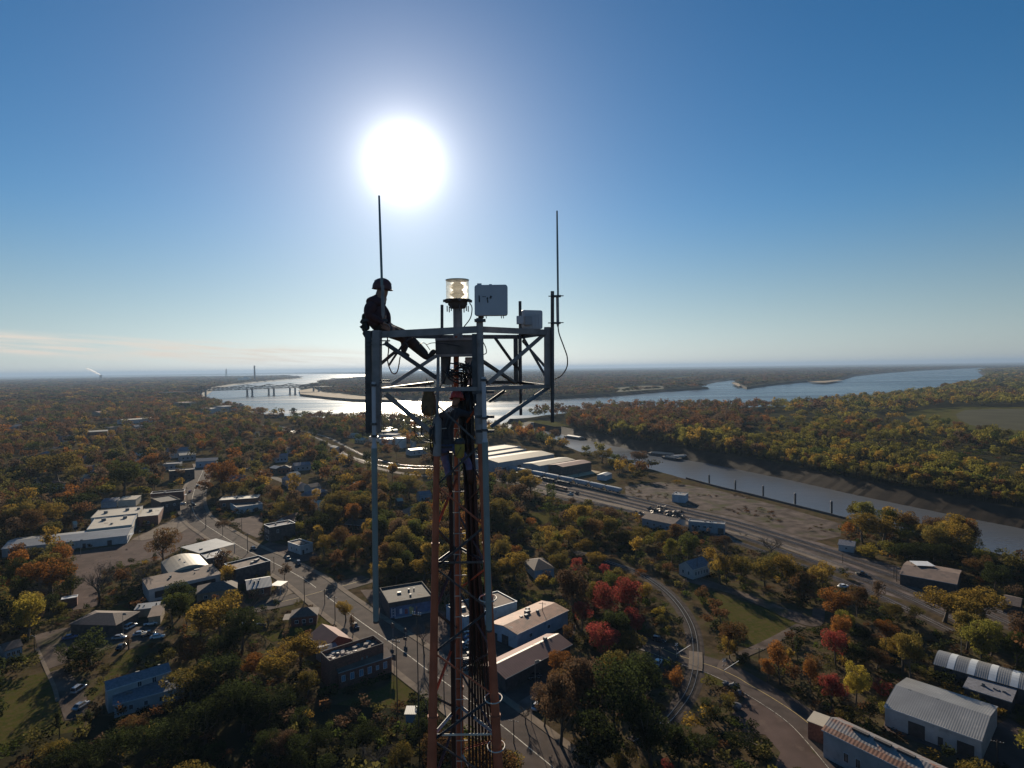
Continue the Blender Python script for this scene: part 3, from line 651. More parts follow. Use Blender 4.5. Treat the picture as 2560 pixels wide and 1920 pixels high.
    if cen.length < 420 and not open_ and roof in ('flat', 'gable', 'shed') and len(units) < 3 and L > 6:
        q = random.Random(name + str(int(cen.x)))
        units = list(units) + [(q.uniform(.1, .9), q.choice((.3, .62)) if roof == 'flat' else .5, q.uniform(.3, .7), q.uniform(.3, .7)) for _ in range(3)]
    for u, v, s, hh in units:
        m2 = MB(); m2.box(P(u * L, v * wd, zr + hh / 2 + .1), (s, s * .8, hh), rz); m2.box(P(u * L, v * wd, zr + .05), (s * 1.15, s * .95, .1), rz)
        m2.disc(P(u * L, v * wd, zr + hh + .105), s * .3, 12)
        T.part('rooftop_unit', m2, K['hvac'], ro)
    T.P = P; T.L_ = L; T.W_ = wd; T.rz = rz; T.roof = ro; T.e = e; T.n = n
    return T
def row(fc, n, z, w_, hh, u0=.08, u1=.92): return [(fc, u0 + (u1 - u0) * (k + .5) / n, z, w_, hh) for k in range(n)]
b1 = building('warehouse', 'long white metal warehouse with a low ridged pale roof beside the empty lot', ('c6', 15, 597), ('c6', 1098, 478), ('c6', 1150, 398), 4.2, 'gable', 'white', 'metal', 1.3, win=[('n', .3, 2.2, 1, 1), ('n', .55, 2.2, 1, 1)], door=[('n', .85, 1.3, 2, 2.6), ('n', .64, 1.2, 1.4, 2.4), ('n', .2, 1.2, 1.2, 2.4)], awn=[('r', .35, 3.0, 5, 1.6)], lm='the long white warehouse')
building('store', 'low store with a wide cream roof and two roof units behind the white warehouse', ('c6', 750, 432), ('c6', 1140, 388), ('c6', 1188, 298), 6, 'flat', 'cream', 'wroof', units=[(.25, .75, 2.2, 1.2), (.75, .75, 2, 1.2), (.5, .3, 1.2, .6)], parapet=.15, trim='bluetrim', lm='the cream-roofed store')
building('store', 'low store with the farthest cream roof of the row and three roof units', ('c6', 785, 330), ('c6', 1190, 290), ('c6', 1268, 222), 6.4, 'flat', 'cream', 'wroof', units=[(.24, .5, 2, 1.2), (.7, .6, 2, 1.2), (.95, .6, 1.6, 1)], parapet=.15, trim='grey')
building('store', 'small brick store with a cream roof at the street end of the row', ('c6', 1190, 322), ('c6', 1366, 305), ('c6', 1388, 236), 5.6, 'flat', 'brick', 'wroof', units=[(.45, .6, 1.8, 1.1)], parapet=.15, trim='grey', win=[('n', .5, 2, 1.2, 1.2)], door=[('r', .5, 1.2, 1.4, 2.4)])
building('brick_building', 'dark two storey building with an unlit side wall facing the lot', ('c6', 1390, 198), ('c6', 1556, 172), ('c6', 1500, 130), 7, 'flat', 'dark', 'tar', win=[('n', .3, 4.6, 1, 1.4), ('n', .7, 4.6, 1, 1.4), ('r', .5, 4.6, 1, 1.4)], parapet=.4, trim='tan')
building('storefront', 'storefront with a white coping and a red band on its street end', ('c6', 1302, 128), ('c6', 1588, 104), ('c6', 1562, 88), 6, 'flat', 'brick', 'tar', trim='trim', parapet=.6, awn=[('r', .5, 3.4, 4, 1.2)], units=[(.4, .5, 1.4, .9)])
building('shed', 'low pale shed with a bright roof behind the cream store', ('c6', 1018, 178), ('c6', 1172, 168), ('c6', 1166, 142), 4.4, 'shed', 'cream', 'wroof', .5)
building('shed', 'low blue-grey shed left of the pale shed behind the store', ('c6', 872, 196), ('c6', 1006, 184), ('c6', 1002, 158), 4.0, 'shed', 'blue', 'greyshingle', .5)
building('brick_store', 'red brick store with two bright white roof panels across the main street', ('d1', 396, 207), ('d1', 782, 182), ('d1', 768, 152), 6.5, 'flat', 'brick', 'wroof', parapet=.2, trim='trim', win=[('n', .12, 3.4, 1.6, 1.6), ('n', .3, 3.4, 1.2, 1.6)], units=[(.42, .5, 1.2, .9)], lm='the brick store with white roof panels')
building('annex', 'low annex with a pale lower wall leaning on the brick store', ('d1', 572, 278), ('d1', 830, 240), ('d1', 822, 190), 4.2, 'flat', 'white', 'tar', parapet=.25, trim='trim', door=[('n', .4, 1.2, 1.2, 2.3), ('n', .75, 1.2, 2.4, 2.4)])
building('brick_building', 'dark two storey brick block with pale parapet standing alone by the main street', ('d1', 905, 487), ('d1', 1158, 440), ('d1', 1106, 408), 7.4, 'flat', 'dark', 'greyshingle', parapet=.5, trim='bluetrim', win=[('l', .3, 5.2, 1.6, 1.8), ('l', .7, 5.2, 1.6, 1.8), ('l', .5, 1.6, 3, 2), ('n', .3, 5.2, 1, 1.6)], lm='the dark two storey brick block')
building('cottage', 'small white flat-roofed building beside the dark brick block', ('d1', 1214, 672), ('d1', 1335, 640), ('d1', 1240, 590), 4, 'flat', 'white', 'browntar', parapet=.4, trim='trim', win=[('n', .5, 2, .9, 1.3), ('l', .3, 2, .9, 1.3), ('l', .7, 2, .9, 1.3)], door=[('n', .2, 1.1, 1, 2.1)])
building('drive_in_canopy', 'blue-grey drive-in canopy with flat metal roof beside the empty lot', ('d1', 195, 738), ('d1', 552, 645), ('d1', 428, 574), 4.6, 'slab', 'grey', 'metal', open_=True, over=.1, units=[(.2, .3, 1.2, .5)], lm='the drive-in canopy')
building('office', 'small glass-fronted office under the blue-grey drive-in canopy', ('d1', 268, 798), ('d1', 470, 757), ('d1', 402, 690), 4.0, 'flat', 'dark', 'metal', parapet=.2, win=[('r', .5, 2, 3, 1.8), ('n', .5, 2, 3, 1.8)], trim='bluetrim')
building('hall', 'hall with an arched cream roof and two dark roof vents', ('c6', 1460, 812), ('c6', 1812, 742), ('c6', 1690, 652), 5.2, 'barrel', 'concrete', 'wroof', 2.0, over=.1, units=[(.45, .3, .7, .7), (.4, .6, .7, .7)], lm='the arched-roof hall')
building('workshop', 'long brown-roofed workshop with wide dark bays in a pale wall', ('c6', 1285, 948), ('c6', 1905, 812), ('c6', 1835, 742), 5, 'shed', 'white', 'browntar', .7, win=row('n', 5, 2.4, 4.6, 2.6), units=[(.35, .6, .8, .8), (.75, .8, 2.0, .3)], wfr=False, lm='the long brown workshop')
building('storefront', 'dark storefront with rubble on its flat roof at the street corner', ('d1', 560, 912), ('d1', 908, 822), ('d1', 815, 764), 6.2, 'flat', 'dark', 'browntar', parapet=.5, trim='bluetrim', units=[(.75, .5, 1.4, .7), (.85, .6, 1, .6), (.6, .4, 1.1, .5)], win=[('r', .5, 2, 4, 2.2)], lm='the dark corner storefront')
building('filling_station', 'pale blue gabled filling station facing the crossroads', ('d1', 690, 1096), ('d1', 905, 1060), ('d1', 800, 985), 4, 'gable', 'brick', 'metal', 1.6, over=.8, units=[(.3, .3, .6, .5), (.5, .3, .6, .5)], win=[('n', .5, 2, 3, 1.6)], door=[('r', .5, 1.2, 1.2, 2.2)], lm='the pale gabled filling station')
building('canopy', 'white forecourt canopy on posts beside the filling station', ('d1', 905, 1062), ('d1', 1010, 1068), ('d1', 960, 1015), 3.8, 'slab', 'white', 'metal', open_=True, over=.1)
building('house', 'house with a broad brown hipped roof below the long workshop', ('c6', 1700, 985), ('c6', 2040, 935), ('c6', 1960, 880), 3.6, 'hip', 'tan', 'shingle', 2.2, over=.5, win=row('n', 3, 1.8, 1.2, 1.3), cat='house')
building('house', 'small house with dark hipped roof on the corner lawn by the crossroads', ('d1', 1115, 1385), ('d1', 1372, 1358), ('d1', 1380, 1288), 3.4, 'hip', 'brick', 'shingle', 2.0, over=.5, win=row('n', 3, 1.7, 1.1, 1.2), door=[('n', .52, 1.1, 1, 2.1)], cat='house', lm='the corner lawn house')
building('carport', 'brown lean-to carport attached to the corner lawn house', ('d1', 1040, 1410), ('d1', 1100, 1404), ('d1', 1105, 1350), 2.8, 'slab', 'brick', 'shingle', open_='wood')
bb = building('brick_building', 'big brick building whose walled flat roof is littered with rubble', ('d2', 846, 682), ('d2', 1352, 515), ('d2', 1268, 438), 7.2, 'flat', 'brick', 'browntar', parapet=1.0, trim='dark', lm='the big brick building')
rn = random.Random(5)
mb = MB()
for i in range(46):
    u = rn.uniform(.04, .9) * bb.L_; v = rn.uniform(.1, .9) * bb.W_; s = rn.uniform(.3, 1.3)
    mb.box(bb.P(u, v, 7.2 + s * .22), (s, s * rn.uniform(.4, 1), s * rn.uniform(.25, .5)), rn.uniform(0, 3))
bb.part('roof_debris', mb, mat('pale_rubble', (.36, .31, .27), .9, var=.4, scale=.4), bb.roof)
building('brick_annex', 'lower front wing of the rubble-roofed building with a row of bluish windows', ('d2', 932, 758), ('d2', 1428, 604), ('d2', 1372, 552), 4.8, 'shed', 'brick', 'browntar', .9, win=[('n', .24, 2.7, 1.1, 1.9), ('n', .41, 2.7, 1.1, 1.9), ('n', .57, 2.7, 1.1, 1.9), ('n', .72, 2.7, .8, 1.2), ('n', .87, 2.7, 1.1, 1.9), ('n', .08, 2.7, 1.0, 1.7), ('l', .5, 2.5, 1, 1.5)], winmat='blueglass')
building('house', 'brown gabled building striped by tree shadow beside the rubble-roofed building', ('d2', 655, 412), ('d2', 800, 526), ('d2', 1085, 470), 3.6, 'gable', 'brick', 'maroon', 2.4, over=.4, win=row('r', 3, 1.8, 1.1, 1.3), cat='house')
building('outbuilding', 'grey-blue roofed outbuilding wedged behind the rubble-roofed building', ('d2', 800, 592), ('d2', 935, 545), ('d2', 900, 462), 3.6, 'gable', 'grey', 'greyshingle', 1.0)
mu = building('brick_building', 'black-roofed building with a painted mural on the wall to the car park', ('c3', 362, 448), ('c3', 690, 392), ('c3', 600, 288), 5.4, 'flat', 'dark', 'tar', parapet=.5, trim='dark', units=[(.35, .55, 1.4, .5)], lm='the mural building')
mb = MB(); P = mu.P; L = mu.L_
mb.box(P(L * .5, -.04, 2.2), (L * .96, .04, 3.9), mu.rz); mu.part('mural_panel', mb, mat('mural_blue', (.10, .13, .22), .8, var=.5, scale=.35, stain=((.22, .2, .24), .5, .58)))
mb = MB()
for u, z, w_, h_ in ((.06, 2.1, .25, 3.2), (.13, 2.1, .25, 3.2), (.095, 1.2, .5, .2), (.095, 2.2, .5, .2), (.095, 3.2, .5, .2), (.26, 2.2, .9, 1.9)): mb.box(P(L * u, -.075, z), (w_, .03, h_), mu.rz)
mu.part('mural_shape', mb, K['trim'])
mb = MB()
for u, z, w_, h_ in ((.5, 1.6, 1.5, 2.5), (.47, 2.6, .9, 1.4)): mb.box(P(L * u, -.075 - .004 * z, z), (w_, .02, h_), mu.rz)
mu.part('mural_shape', mb, mat('mural_yellow', (.5, .4, .16), .8, var=.3, scale=.6))
mb = MB().box(P(L * .38, -.08, 1.8), (1.1, .02, 1.8), mu.rz); mu.part('mural_shape', mb, mat('mural_red', (.3, .08, .07), .8, var=.3, scale=.6))
mb = MB().box(P(L * .55, -.5, .35), (L * .86, .7, .5), mu.rz); mu.part('kerb_wall', mb, K['bluetrim'])
building('workshop', 'pale blue workshop with a cluttered brown roof behind the tower', ('c3', 920, 545), ('c3', 1310, 430), ('c3', 1178, 350), 5.2, 'flat', 'blue', 'browntar', parapet=.25, trim='bluetrim', units=[(.15, .5, 1.6, .8), (.35, .6, 1.2, .6), (.55, .4, 1.3, .6), (.3, .25, 1.1, .5), (.45, .8, 1.2, .7)])
rb = building('workshop', 'blue-walled workshop with a rust-stained roof and jumbled vents', ('d4', 275, 668), ('d4', 650, 492), ('d4', 455, 424), 5.0, 'gable', 'blue', 'rust', .9, over=.3, units=[(.5, .62, 1.6, 1.0), (.42, .5, 1.2, .7), (.58, .75, 1.3, .9), (.35, .55, 1.0, .5), (.62, .45, .9, .8)], door=[('l', .45, 1.5, 3, 3), ('l', .8, 1.2, 1.2, 2.3)], win=[('n', .25, 2.6, 1.4, 1.2), ('n', .6, 2.6, 1.4, 1.2)], lm='the rust-roofed workshop')
rw = building('market_shed', 'open shed with a maroon near roof slope and a white far slope', ('d4', 188, 990), ('d4', 668, 742), ('d4', 478, 678), 4.2, 'gable', 'dark', 'maroon', 1.5, over=.5, door=[('n', .3, 1.6, 4, 3.0), ('n', .6, 1.6, 4, 3.0)], lm='the maroon-roofed shed')  # dark walls and doors stand in for shade in the open front
mb = MB(); P = rw.P; L, wd = rw.L_, rw.W_
for u0, u1 in ((-.02, .62), (.64, 1.02)):
    mb.add([P(L * u0, wd / 2 + .1, 5.7 + .155), P(L * u1, wd / 2 + .1, 5.7 + .155), P(L * u1, wd + .5, 4.2 - .3 + .165), P(L * u0, wd + .5, 4.2 - .3 + .165)], [(0, 1, 2, 3)])
rw.part('white_slope_sheeting', mb, K['wroof'], rw.roof)
mb = MB().box(P(L * .8, wd * .55, 6.1), (1.0, 1.0, .9), rw.rz); rw.part('roof_vent', mb, K['hvac'], rw.roof)
building('house', 'white gabled house with a dark roof standing above the curved railway', ('d4', 1578, 188), ('d4', 1700, 152), ('d4', 1580, 122), 4.4, 'gable', 'white', 'greyshingle', 2.4, win=row('n', 5, 2.2, .9, 1.6) + [('l', .3, 2.2, .9, 1.5), ('l', .7, 2.2, .9, 1.5)], cat='house', lm='the white gabled house')
building('house', 'tan hip-roofed house half hidden in the trees behind the blue workshops', ('d4', 405, 195), ('d4', 548, 178), ('d4', 480, 100), 4, 'hip', 'blue', 'shingle', 2.4, over=.4, cat='house')
building('warehouse', 'white corrugated warehouse with tree shadow lying across its roof', ('d5', 1200, 775), ('d5', 1902, 1026), ('d5', 2030, 782), 4.8, 'gable', 'white', 'metal', 1.6, over=.2, door=[('n', .35, 1.7, 3.4, 3.4), ('n', .85, 1.5, 3.2, 3), ('n', .6, 1.1, 1, 2.2)], lm='the white corrugated warehouse')
sh = building('warehouse', 'long white warehouse with rust along its eave and three ridge vents', ('d5', 752, 944), ('d5', 1700, 1410), ('d5', 1810, 1300), 6.4, 'gable', 'white', 'rustw', 1.4, over=.3, win=[('n', .2, 2.6, 1, 2), ('n', .3, 2.6, 1, 2)], lm='the long rust-eaved warehouse')
mb = MB(); P = sh.P; L, wd = sh.L_, sh.W_; kz = 1.4 / (wd / 2)
mb.add([P(-.3, -.32, 6.4 - kz * .32 + .155), P(L + .3, -.32, 6.4 - kz * .32 + .155), P(L + .3, wd * .16, 6.4 + kz * wd * .16 + .155), P(-.3, wd * .16, 6.4 + kz * wd * .16 + .155)], [(0, 1, 2, 3)])
sh.part('rusted_eave_sheeting', mb, K['rust'], sh.roof, rib=sh.e)
for u in (.26, .44, .62):
    mb = MB().box(P(L * u, wd * .46, 7.95), (3.4, .8, .5), sh.rz); sh.part('ridge_vent', mb, K['dark'], sh.roof)
building('annex', 'small brick annex with pale green flat roof at the rust-eaved warehouse', ('d5', 640, 880), ('d5', 752, 922), ('d5', 815, 862), 4.4, 'slab', 'brick', 'wroof', over=.25)
ls = building('open_shed', 'long grey metal shed with pale translucent stripes across its roof', ('d5', 1556, 468), ('d5', 2260, 668), ('d5', 2330, 560), 4.2, 'barrelx', 'dark', 'metal', 1.5, over=.2, lm='the striped metal shed')  # dark walls stand in for the shade under the open sides
P = ls.P; L, wd = ls.L_, ls.W_
for u in (.14, .36, .58, .8):
    mb = MB()
    for i in range(10):
        t0, t1 = i / 10, (i + 1) / 10; z0 = 4.2 + 1.5 * math.sin(math.pi * t0) + .03; z1 = 4.2 + 1.5 * math.sin(math.pi * t1) + .03
        mb.add([P(L * u, wd * t0, z0), P(L * u + 1.6, wd * t0, z0), P(L * u + 1.6, wd * t1, z1), P(L * u, wd * t1, z1)], [(0, 1, 2, 3)])
    ls.part('translucent_panel', mb, mat('translucent_sheet', (.6, .62, .62), .5, var=.1, scale=.5), ls.roof)
building('lean_to', 'low grey lean-to with two patched roof sheets beside the striped shed', ('d5', 1778, 634), ('d5', 2116, 740), ('d5', 2144, 662), 3.2, 'shed', 'dark', 'greyshingle', .5, units=[(.35, .5, .9, .12), (.65, .5, .9, .12)])
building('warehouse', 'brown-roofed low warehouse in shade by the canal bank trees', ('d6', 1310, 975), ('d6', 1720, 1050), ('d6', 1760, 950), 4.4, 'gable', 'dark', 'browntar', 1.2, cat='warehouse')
building('shelter', 'bright white flat shelter roof above the shaded brown warehouse', ('d6', 1436, 914), ('d6', 1560, 918), ('d6', 1632, 890), 6.2, 'slab', 'white', 'trim', open_=True)
building('cabin', 'small pale cabin with a grey gable roof beside the railway tracks', ('d6', 862, 758), ('d6', 976, 774), ('d6', 984, 740), 3.2, 'gable', 'white', 'greyshingle', 1.2, win=[('n', .5, 1.7, 1, 1)], lm='the pale trackside cabin')
building('house', 'small dark house at the edge of the yard under the gold trees', ('d6', 2060, 1190), ('d6', 2180, 1215), ('d6', 2190, 1150), 3.4, 'gable', 'dark', 'shingle', 1.4)
building('warehouse', 'largest tan-roofed warehouse of the freight compound by the canal', ('d3', 160, 266), ('d3', 640, 192), ('d3', 512, 153), 9, 'gable', 'grey', 'tanroof', 1.6, over=.2, door=[('n', .1, 2, 4, 4), ('n', .35, 2.2, 4, 4.4), ('n', .6, 2, 4, 4), ('n', .85, 2, 4, 4)], lm='the freight warehouses')
building('warehouse', 'tan-roofed warehouse second from the track in the freight compound', ('d3', 40, 208), ('d3', 400, 150), ('d3', 352, 132), 9, 'flat', 'grey', 'tanroof', parapet=.3)
building('warehouse', 'tan-roofed warehouse farthest from the tracks in the freight compound', ('d3', 20, 172), ('d3', 352, 126), ('d3', 292, 98), 9, 'flat', 'grey', 'tanroof', parapet=.3)
building('warehouse', 'tan-roofed low warehouse beside the mauve-roofed one', ('d3', 515, 294), ('d3', 822, 240), ('d3', 692, 218), 7.5, 'gable', 'grey', 'tanroof', 1.2, over=.2, door=[('n', .3, 2, 4, 4), ('n', .7, 2, 4, 4)])
building('warehouse', 'mauve-brown roofed warehouse at the open end of the freight compound', ('d3', 716, 304), ('d3', 962, 262), ('d3', 846, 243), 7.5, 'gable', 'dark', 'maroon', 1.2, over=.2)
building('hut', 'small blue-grey metal hut on the grass past the concrete slabs', ('d3', 1088, 378), ('d3', 1140, 358), ('d3', 1100, 338), 4, 'gable', 'blue', 'metal', .8)
building('store_shed', 'blue-grey windowless shed alone on the bare yard', ('d3', 1660, 540), ('d3', 1772, 550), ('d3', 1765, 524), 5, 'flat', 'blue', 'metal', parapet=.1)
building('workshop', 'gabled railway workshop with brown roof beside the scrap piles', ('d3', 1400, 742), ('d3', 1670, 798), ('d3', 1800, 766), 5.4, 'gable', 'grey', 'browntar', 1.8, door=[('r', .5, 2, 3, 4)], win=row('n', 4, 3, 1.4, 1.4), lm='the railway workshop')
building('workshop', 'flat-roofed pale railway shed at the far end of the gabled workshop', ('d3', 1800, 772), ('d3', 2112, 800), ('d3', 2136, 782), 5.4, 'flat', 'grey', 'metal', parapet=.2, door=[('n', .9, 1.6, 3, 3.2)], win=row('n', 4, 3.2, 1.4, 1.2, .05, .7))
wh = building('house', 'white two-tier house with dark roofs at the foot of the near slope', ('c7', 930, 775), ('c7', 1465, 612), ('c7', 1400, 560), 6.4, 'gable', 'white', 'greyshingle', 1.2, over=.35, win=[('n', .5, 5.3, 1, 1.4), ('n', .74, 5.3, 1, 1.4), ('l', .5, 4.6, .9, 1.3)], cat='house', lm='the white two-tier house')
building('house_wing', 'lower wing of the white two-tier house with a row of small dark windows', ('c7', 985, 905), ('c7', 1590, 742), ('c7', 1500, 690), 3.6, 'shed', 'white', 'greyshingle', 1.0, over=.3, win=[('n', .06, 1.9, 1.1, 1.2), ('n', .23, 1.8, .9, 1.3), ('n', .44, 1.8, .9, 1.3), ('n', .66, 1.8, .9, 1.3), ('n', .82, 1.8, .9, 1.2)], door=[('n', .4, .3, 1.2, .5)], cat='house')
building('house', 'dark-roofed low house behind the parked white cars', ('c7', 610, 205), ('c7', 1000, 215), ('c7', 860, 95), 3.4, 'hip', 'dark', 'shingle', 1.8, over=.5, cat='house', lm='the dark house behind the parked cars')
building('carport', 'small carport with a pale metal roof behind the dark low house', ('c7', 1165, 84), ('c7', 1360, 62), ('c7', 1366, 28), 3.0, 'shed', 'tan', 'metal', .4, cat='carport')
building('shed', 'grey-green shed beside the pale carport', ('c7', 1282, 150), ('c7', 1385, 135), ('c7', 1372, 62), 3.0, 'shed', 'tan', 'browntar', .5)
building('house', 'shaded low house at the left edge behind the yellow tree', ('c7', 40, 440), ('c7', 190, 395), ('c7', 160, 340), 3.2, 'gable', 'blue', 'shingle', 1.2, cat='house', win=row('n', 3, 1.7, .9, 1.1))
building('trailer', 'long red trailer with a white roof parked by the empty lot', ('c6', 530, 1035), ('c6', 665, 1012), ('c6', 660, 994), 3.4, 'flat', 'brick', 'trim', parapet=.05, cat='trailer', trim='trim')
building('shed', 'tiny white-topped utility shed in the brush below the tower', ('d2', 1560, 1150), ('d2', 1650, 1150), ('d2', 1630, 1095), 3.0, 'shed', 'blue', 'metal', .3)
# far town roofs showing between the trees
far = [
    ('house', 'long low building with a bright roof deep among the far left trees', ('c4', 1072, 868), ('c4', 1335, 848), ('c4', 1330, 840), 6, 'gable', 'white', 'wroof', 1.2),
    ('house', 'long low brown building with a bright eave left of the far street', ('c4', 722, 972), ('c4', 930, 960), ('c4', 925, 950), 6, 'gable', 'brick', 'wroof', 1.2),
    ('house', 'house with a pale pyramid roof among the far left trees', ('c4', 545, 1022), ('c4', 655, 1012), ('c4', 650, 995), 5, 'hip', 'grey', 'greyshingle', 4),
    ('house', 'square two storey tan building right of the long brown one', ('c4', 960, 930), ('c4', 1030, 922), ('c4', 1026, 908), 8, 'flat', 'tan', 'browntar', 1),
    ('house', 'pale house with glinting wall among the trees right of the far brown building', ('c4', 1140, 1000), ('c4', 1200, 994), ('c4', 1196, 980), 5, 'gable', 'blue', 'greyshingle', 2),
    ('church', 'white gabled church with a steep front beside the far street', ('c4', 1440, 1140), ('c4', 1640, 1128), ('c4', 1632, 1108), 6, 'gable', 'white', 'greyshingle', 3),
    ('house', 'house with a bright tan roof just beyond the far street bend', ('c4', 1552, 1172), ('c4', 1692, 1160), ('c4', 1686, 1146), 5, 'gable', 'grey', 'wroof', 1.6),
    ('hall', 'hall with a big grey-blue roof beyond the far street bend', ('c4', 1690, 1225), ('c4', 1870, 1215), ('c4', 1810, 1165), 5, 'gable', 'blue', 'greyshingle', 2),
    ('store', 'low store with pale roof left of the far street bend', ('c4', 1408, 1250), ('c4', 1550, 1242), ('c4', 1546, 1222), 4.5, 'flat', 'grey', 'greyshingle', 1),
    ('brick_building', 'dark two storey building with a bright white parapet edge beside the far street', ('c4', 1460, 1310), ('c4', 1680, 1292), ('c4', 1676, 1280), 7, 'flat', 'dark', 'wroof', 1),
    ('house', 'blue house among the rust trees in the middle distance', ('c5', 832, 1160), ('c5', 972, 1150), ('c5', 930, 1118), 5, 'gable', 'blue', 'greyshingle', 2),
    ('house', 'wide grey-roofed house right of the blue house', ('c5', 1050, 1262), ('c5', 1225, 1246), ('c5', 1215, 1212), 4, 'gable', 'grey', 'greyshingle', 2),
    ('house', 'house with a sunlit tan roof slope among the middle trees', ('c5', 1022, 1365), ('c5', 1112, 1350), ('c5', 1092, 1318), 4, 'gable', 'white', 'wroof', 2),
    ('house', 'narrow house with a bright metal eave left of the sunlit tan roof', ('c5', 770, 1280), ('c5', 842, 1292), ('c5', 850, 1262), 4, 'gable', 'dark', 'metal', 1.5),
    ('house', 'brown-roofed house behind the narrow bright-eaved one', ('c5', 850, 1290), ('c5', 1000, 1282), ('c5', 990, 1252), 4, 'hip', 'brick', 'shingle', 2),
    ('house', 'dark house with a pale ridge in front of the sunlit tan roof', ('c5', 905, 1400), ('c5', 1000, 1440), ('c5', 1040, 1420), 4, 'gable', 'grey', 'greyshingle', 1.6),
    ('house', 'grey house beside the tracks at the bend', ('c5', 1440, 1048), ('c5', 1500, 1062), ('c5', 1500, 1040), 4, 'gable', 'grey', 'wroof', 1.4),
    ('house', 'low pale house by the track with a long bright roof', ('c5', 1580, 1200), ('c5', 1650, 1198), ('c5', 1640, 1180), 4, 'gable', 'dark', 'wroof', 1.4),
    ('house', 'dark cottage just up from the low pale trackside house', ('c5', 1500, 1165), ('c5', 1590, 1160), ('c5', 1580, 1130), 4, 'gable', 'dark', 'shingle', 1.4),
    ('house', 'tan-roofed cottage in the trees below the blue house', ('c5', 560, 1150), ('c5', 650, 1146), ('c5', 640, 1130), 4, 'gable', 'grey', 'wroof', 1.6),
    ('house', 'bright little shed roof among the trees near the river woods', ('c5', 605, 900), ('c5', 650, 898), ('c5', 646, 886), 4, 'gable', 'white', 'wroof', 1.6),
    ('house', 'large house with a reddish roof under the trees left of the tower', ('c5', 960, 1445), ('c5', 1080, 1480), ('c5', 1110, 1440), 4, 'gable', 'grey', 'maroon', 1.8),
    ('house', 'house with two gables in the shade by the left tower pole', ('c5', 1230, 1500), ('c5', 1340, 1480), ('c5', 1320, 1440), 4, 'gable', 'white', 'shingle', 1.8),
    ('house', 'white glinting cottage behind the left tower pole', ('c2', 500, 1290), ('c2', 545, 1285), ('c2', 540, 1262), 3.5, 'gable', 'dark', 'wroof', 1.2),
    ('house', 'grey-roofed house seen between the tower legs', ('c2', 690, 1240), ('c2', 790, 1230), ('c2', 780, 1190), 4, 'gable', 'blue', 'greyshingle', 1.8),
    ('casino_hall', 'dark waterfront hall beside the moored riverboat', ('c5', 150, 600), ('c5', 265, 606), ('c5', 262, 572), 10, 'flat', 'grey', 'greyshingle', 1),
    ('casino_hall', 'waterfront building with glinting white front left of the dark hall', ('c5', 5, 628), ('c5', 125, 632), ('c5', 122, 606), 8, 'gable', 'white', 'wroof', 2),
    ('hotel', 'pale brown riverside hotel above the waterfront', ('c4', 1500, 712), ('c4', 1580, 716), ('c4', 1580, 700), 14, 'flat', 'tan', 'maroon', 1),
    ('boat_shed', 'dark low boat shed at the river edge under the bare trees', ('c5', 710, 690), ('c5', 865, 690), ('c5', 862, 676), 6, 'gable', 'dark', 'shingle', 1.5),
    ('shed', 'long low terminal shed in front of the storage tanks', ('c2', 610, 850), ('c2', 755, 836), ('c2', 752, 822), 5, 'gable', 'white', 'metal', 1),
    ('shed', 'grey terminal shed with a pale flat roof among the storage tanks', ('c2', 330, 715), ('c2', 480, 718), ('c2', 480, 690), 7, 'flat', 'grey', 'greyshingle', 1),
    ('shed', 'dark long terminal building behind the storage tanks', ('c2', 470, 740), ('c2', 640, 722), ('c2', 636, 712), 6, 'gable', 'dark', 'shingle', 1),
    ('house', 'reddish cottage at the foot of the far left hill', ('c4', 860, 800), ('c4', 940, 792), ('c4', 936, 776), 7, 'gable', 'tan', 'maroon', 2),
    ('house', 'brick school-like block deep in the left trees', ('c4', 920, 856), ('c4', 970, 852), ('c4', 968, 842), 8, 'flat', 'brick', 'wroof', 1),
    ('house', 'grey house with bright wall above the left trees', ('c6', 640, 384), ('c6', 665, 380), ('c6', 660, 366), 4, 'gable', 'white', 'wroof', 1.2),
]
for nm, lb, A, B, c_, h_, rf, wl, rm, rs in far:
    kw = dict(parapet=.4) if rf == 'flat' else {}
    building(nm, lb, A, B, c_, h_ * 1.15, rf, wl, rm, rs, maxd=.55, win=row('n', 3, h_ * .5, 1.2, 1.4), wfr=False, cat=nm.replace('_', ' '), **kw)
LAND_AT += [(*(G('c7', 760, 480))[:2], 'the dark evergreen thicket', 10), (*(G('d5', 300, 200))[:2], 'the mown triangle of grass', 30), (*(G('d4', 1590, 860))[:2], 'the level crossing', 8),
            (*(Gf(1480, 1240))[:2], 'the freight train', 30), (*(Gf(2300, 1330))[:2], 'the canal mooring posts', 40), (*(Gf(760, 1450))[:2], 'the main street crossroads', 12), (*Gf(500, 1190)[:2], 'the far end of the main street', 25)]
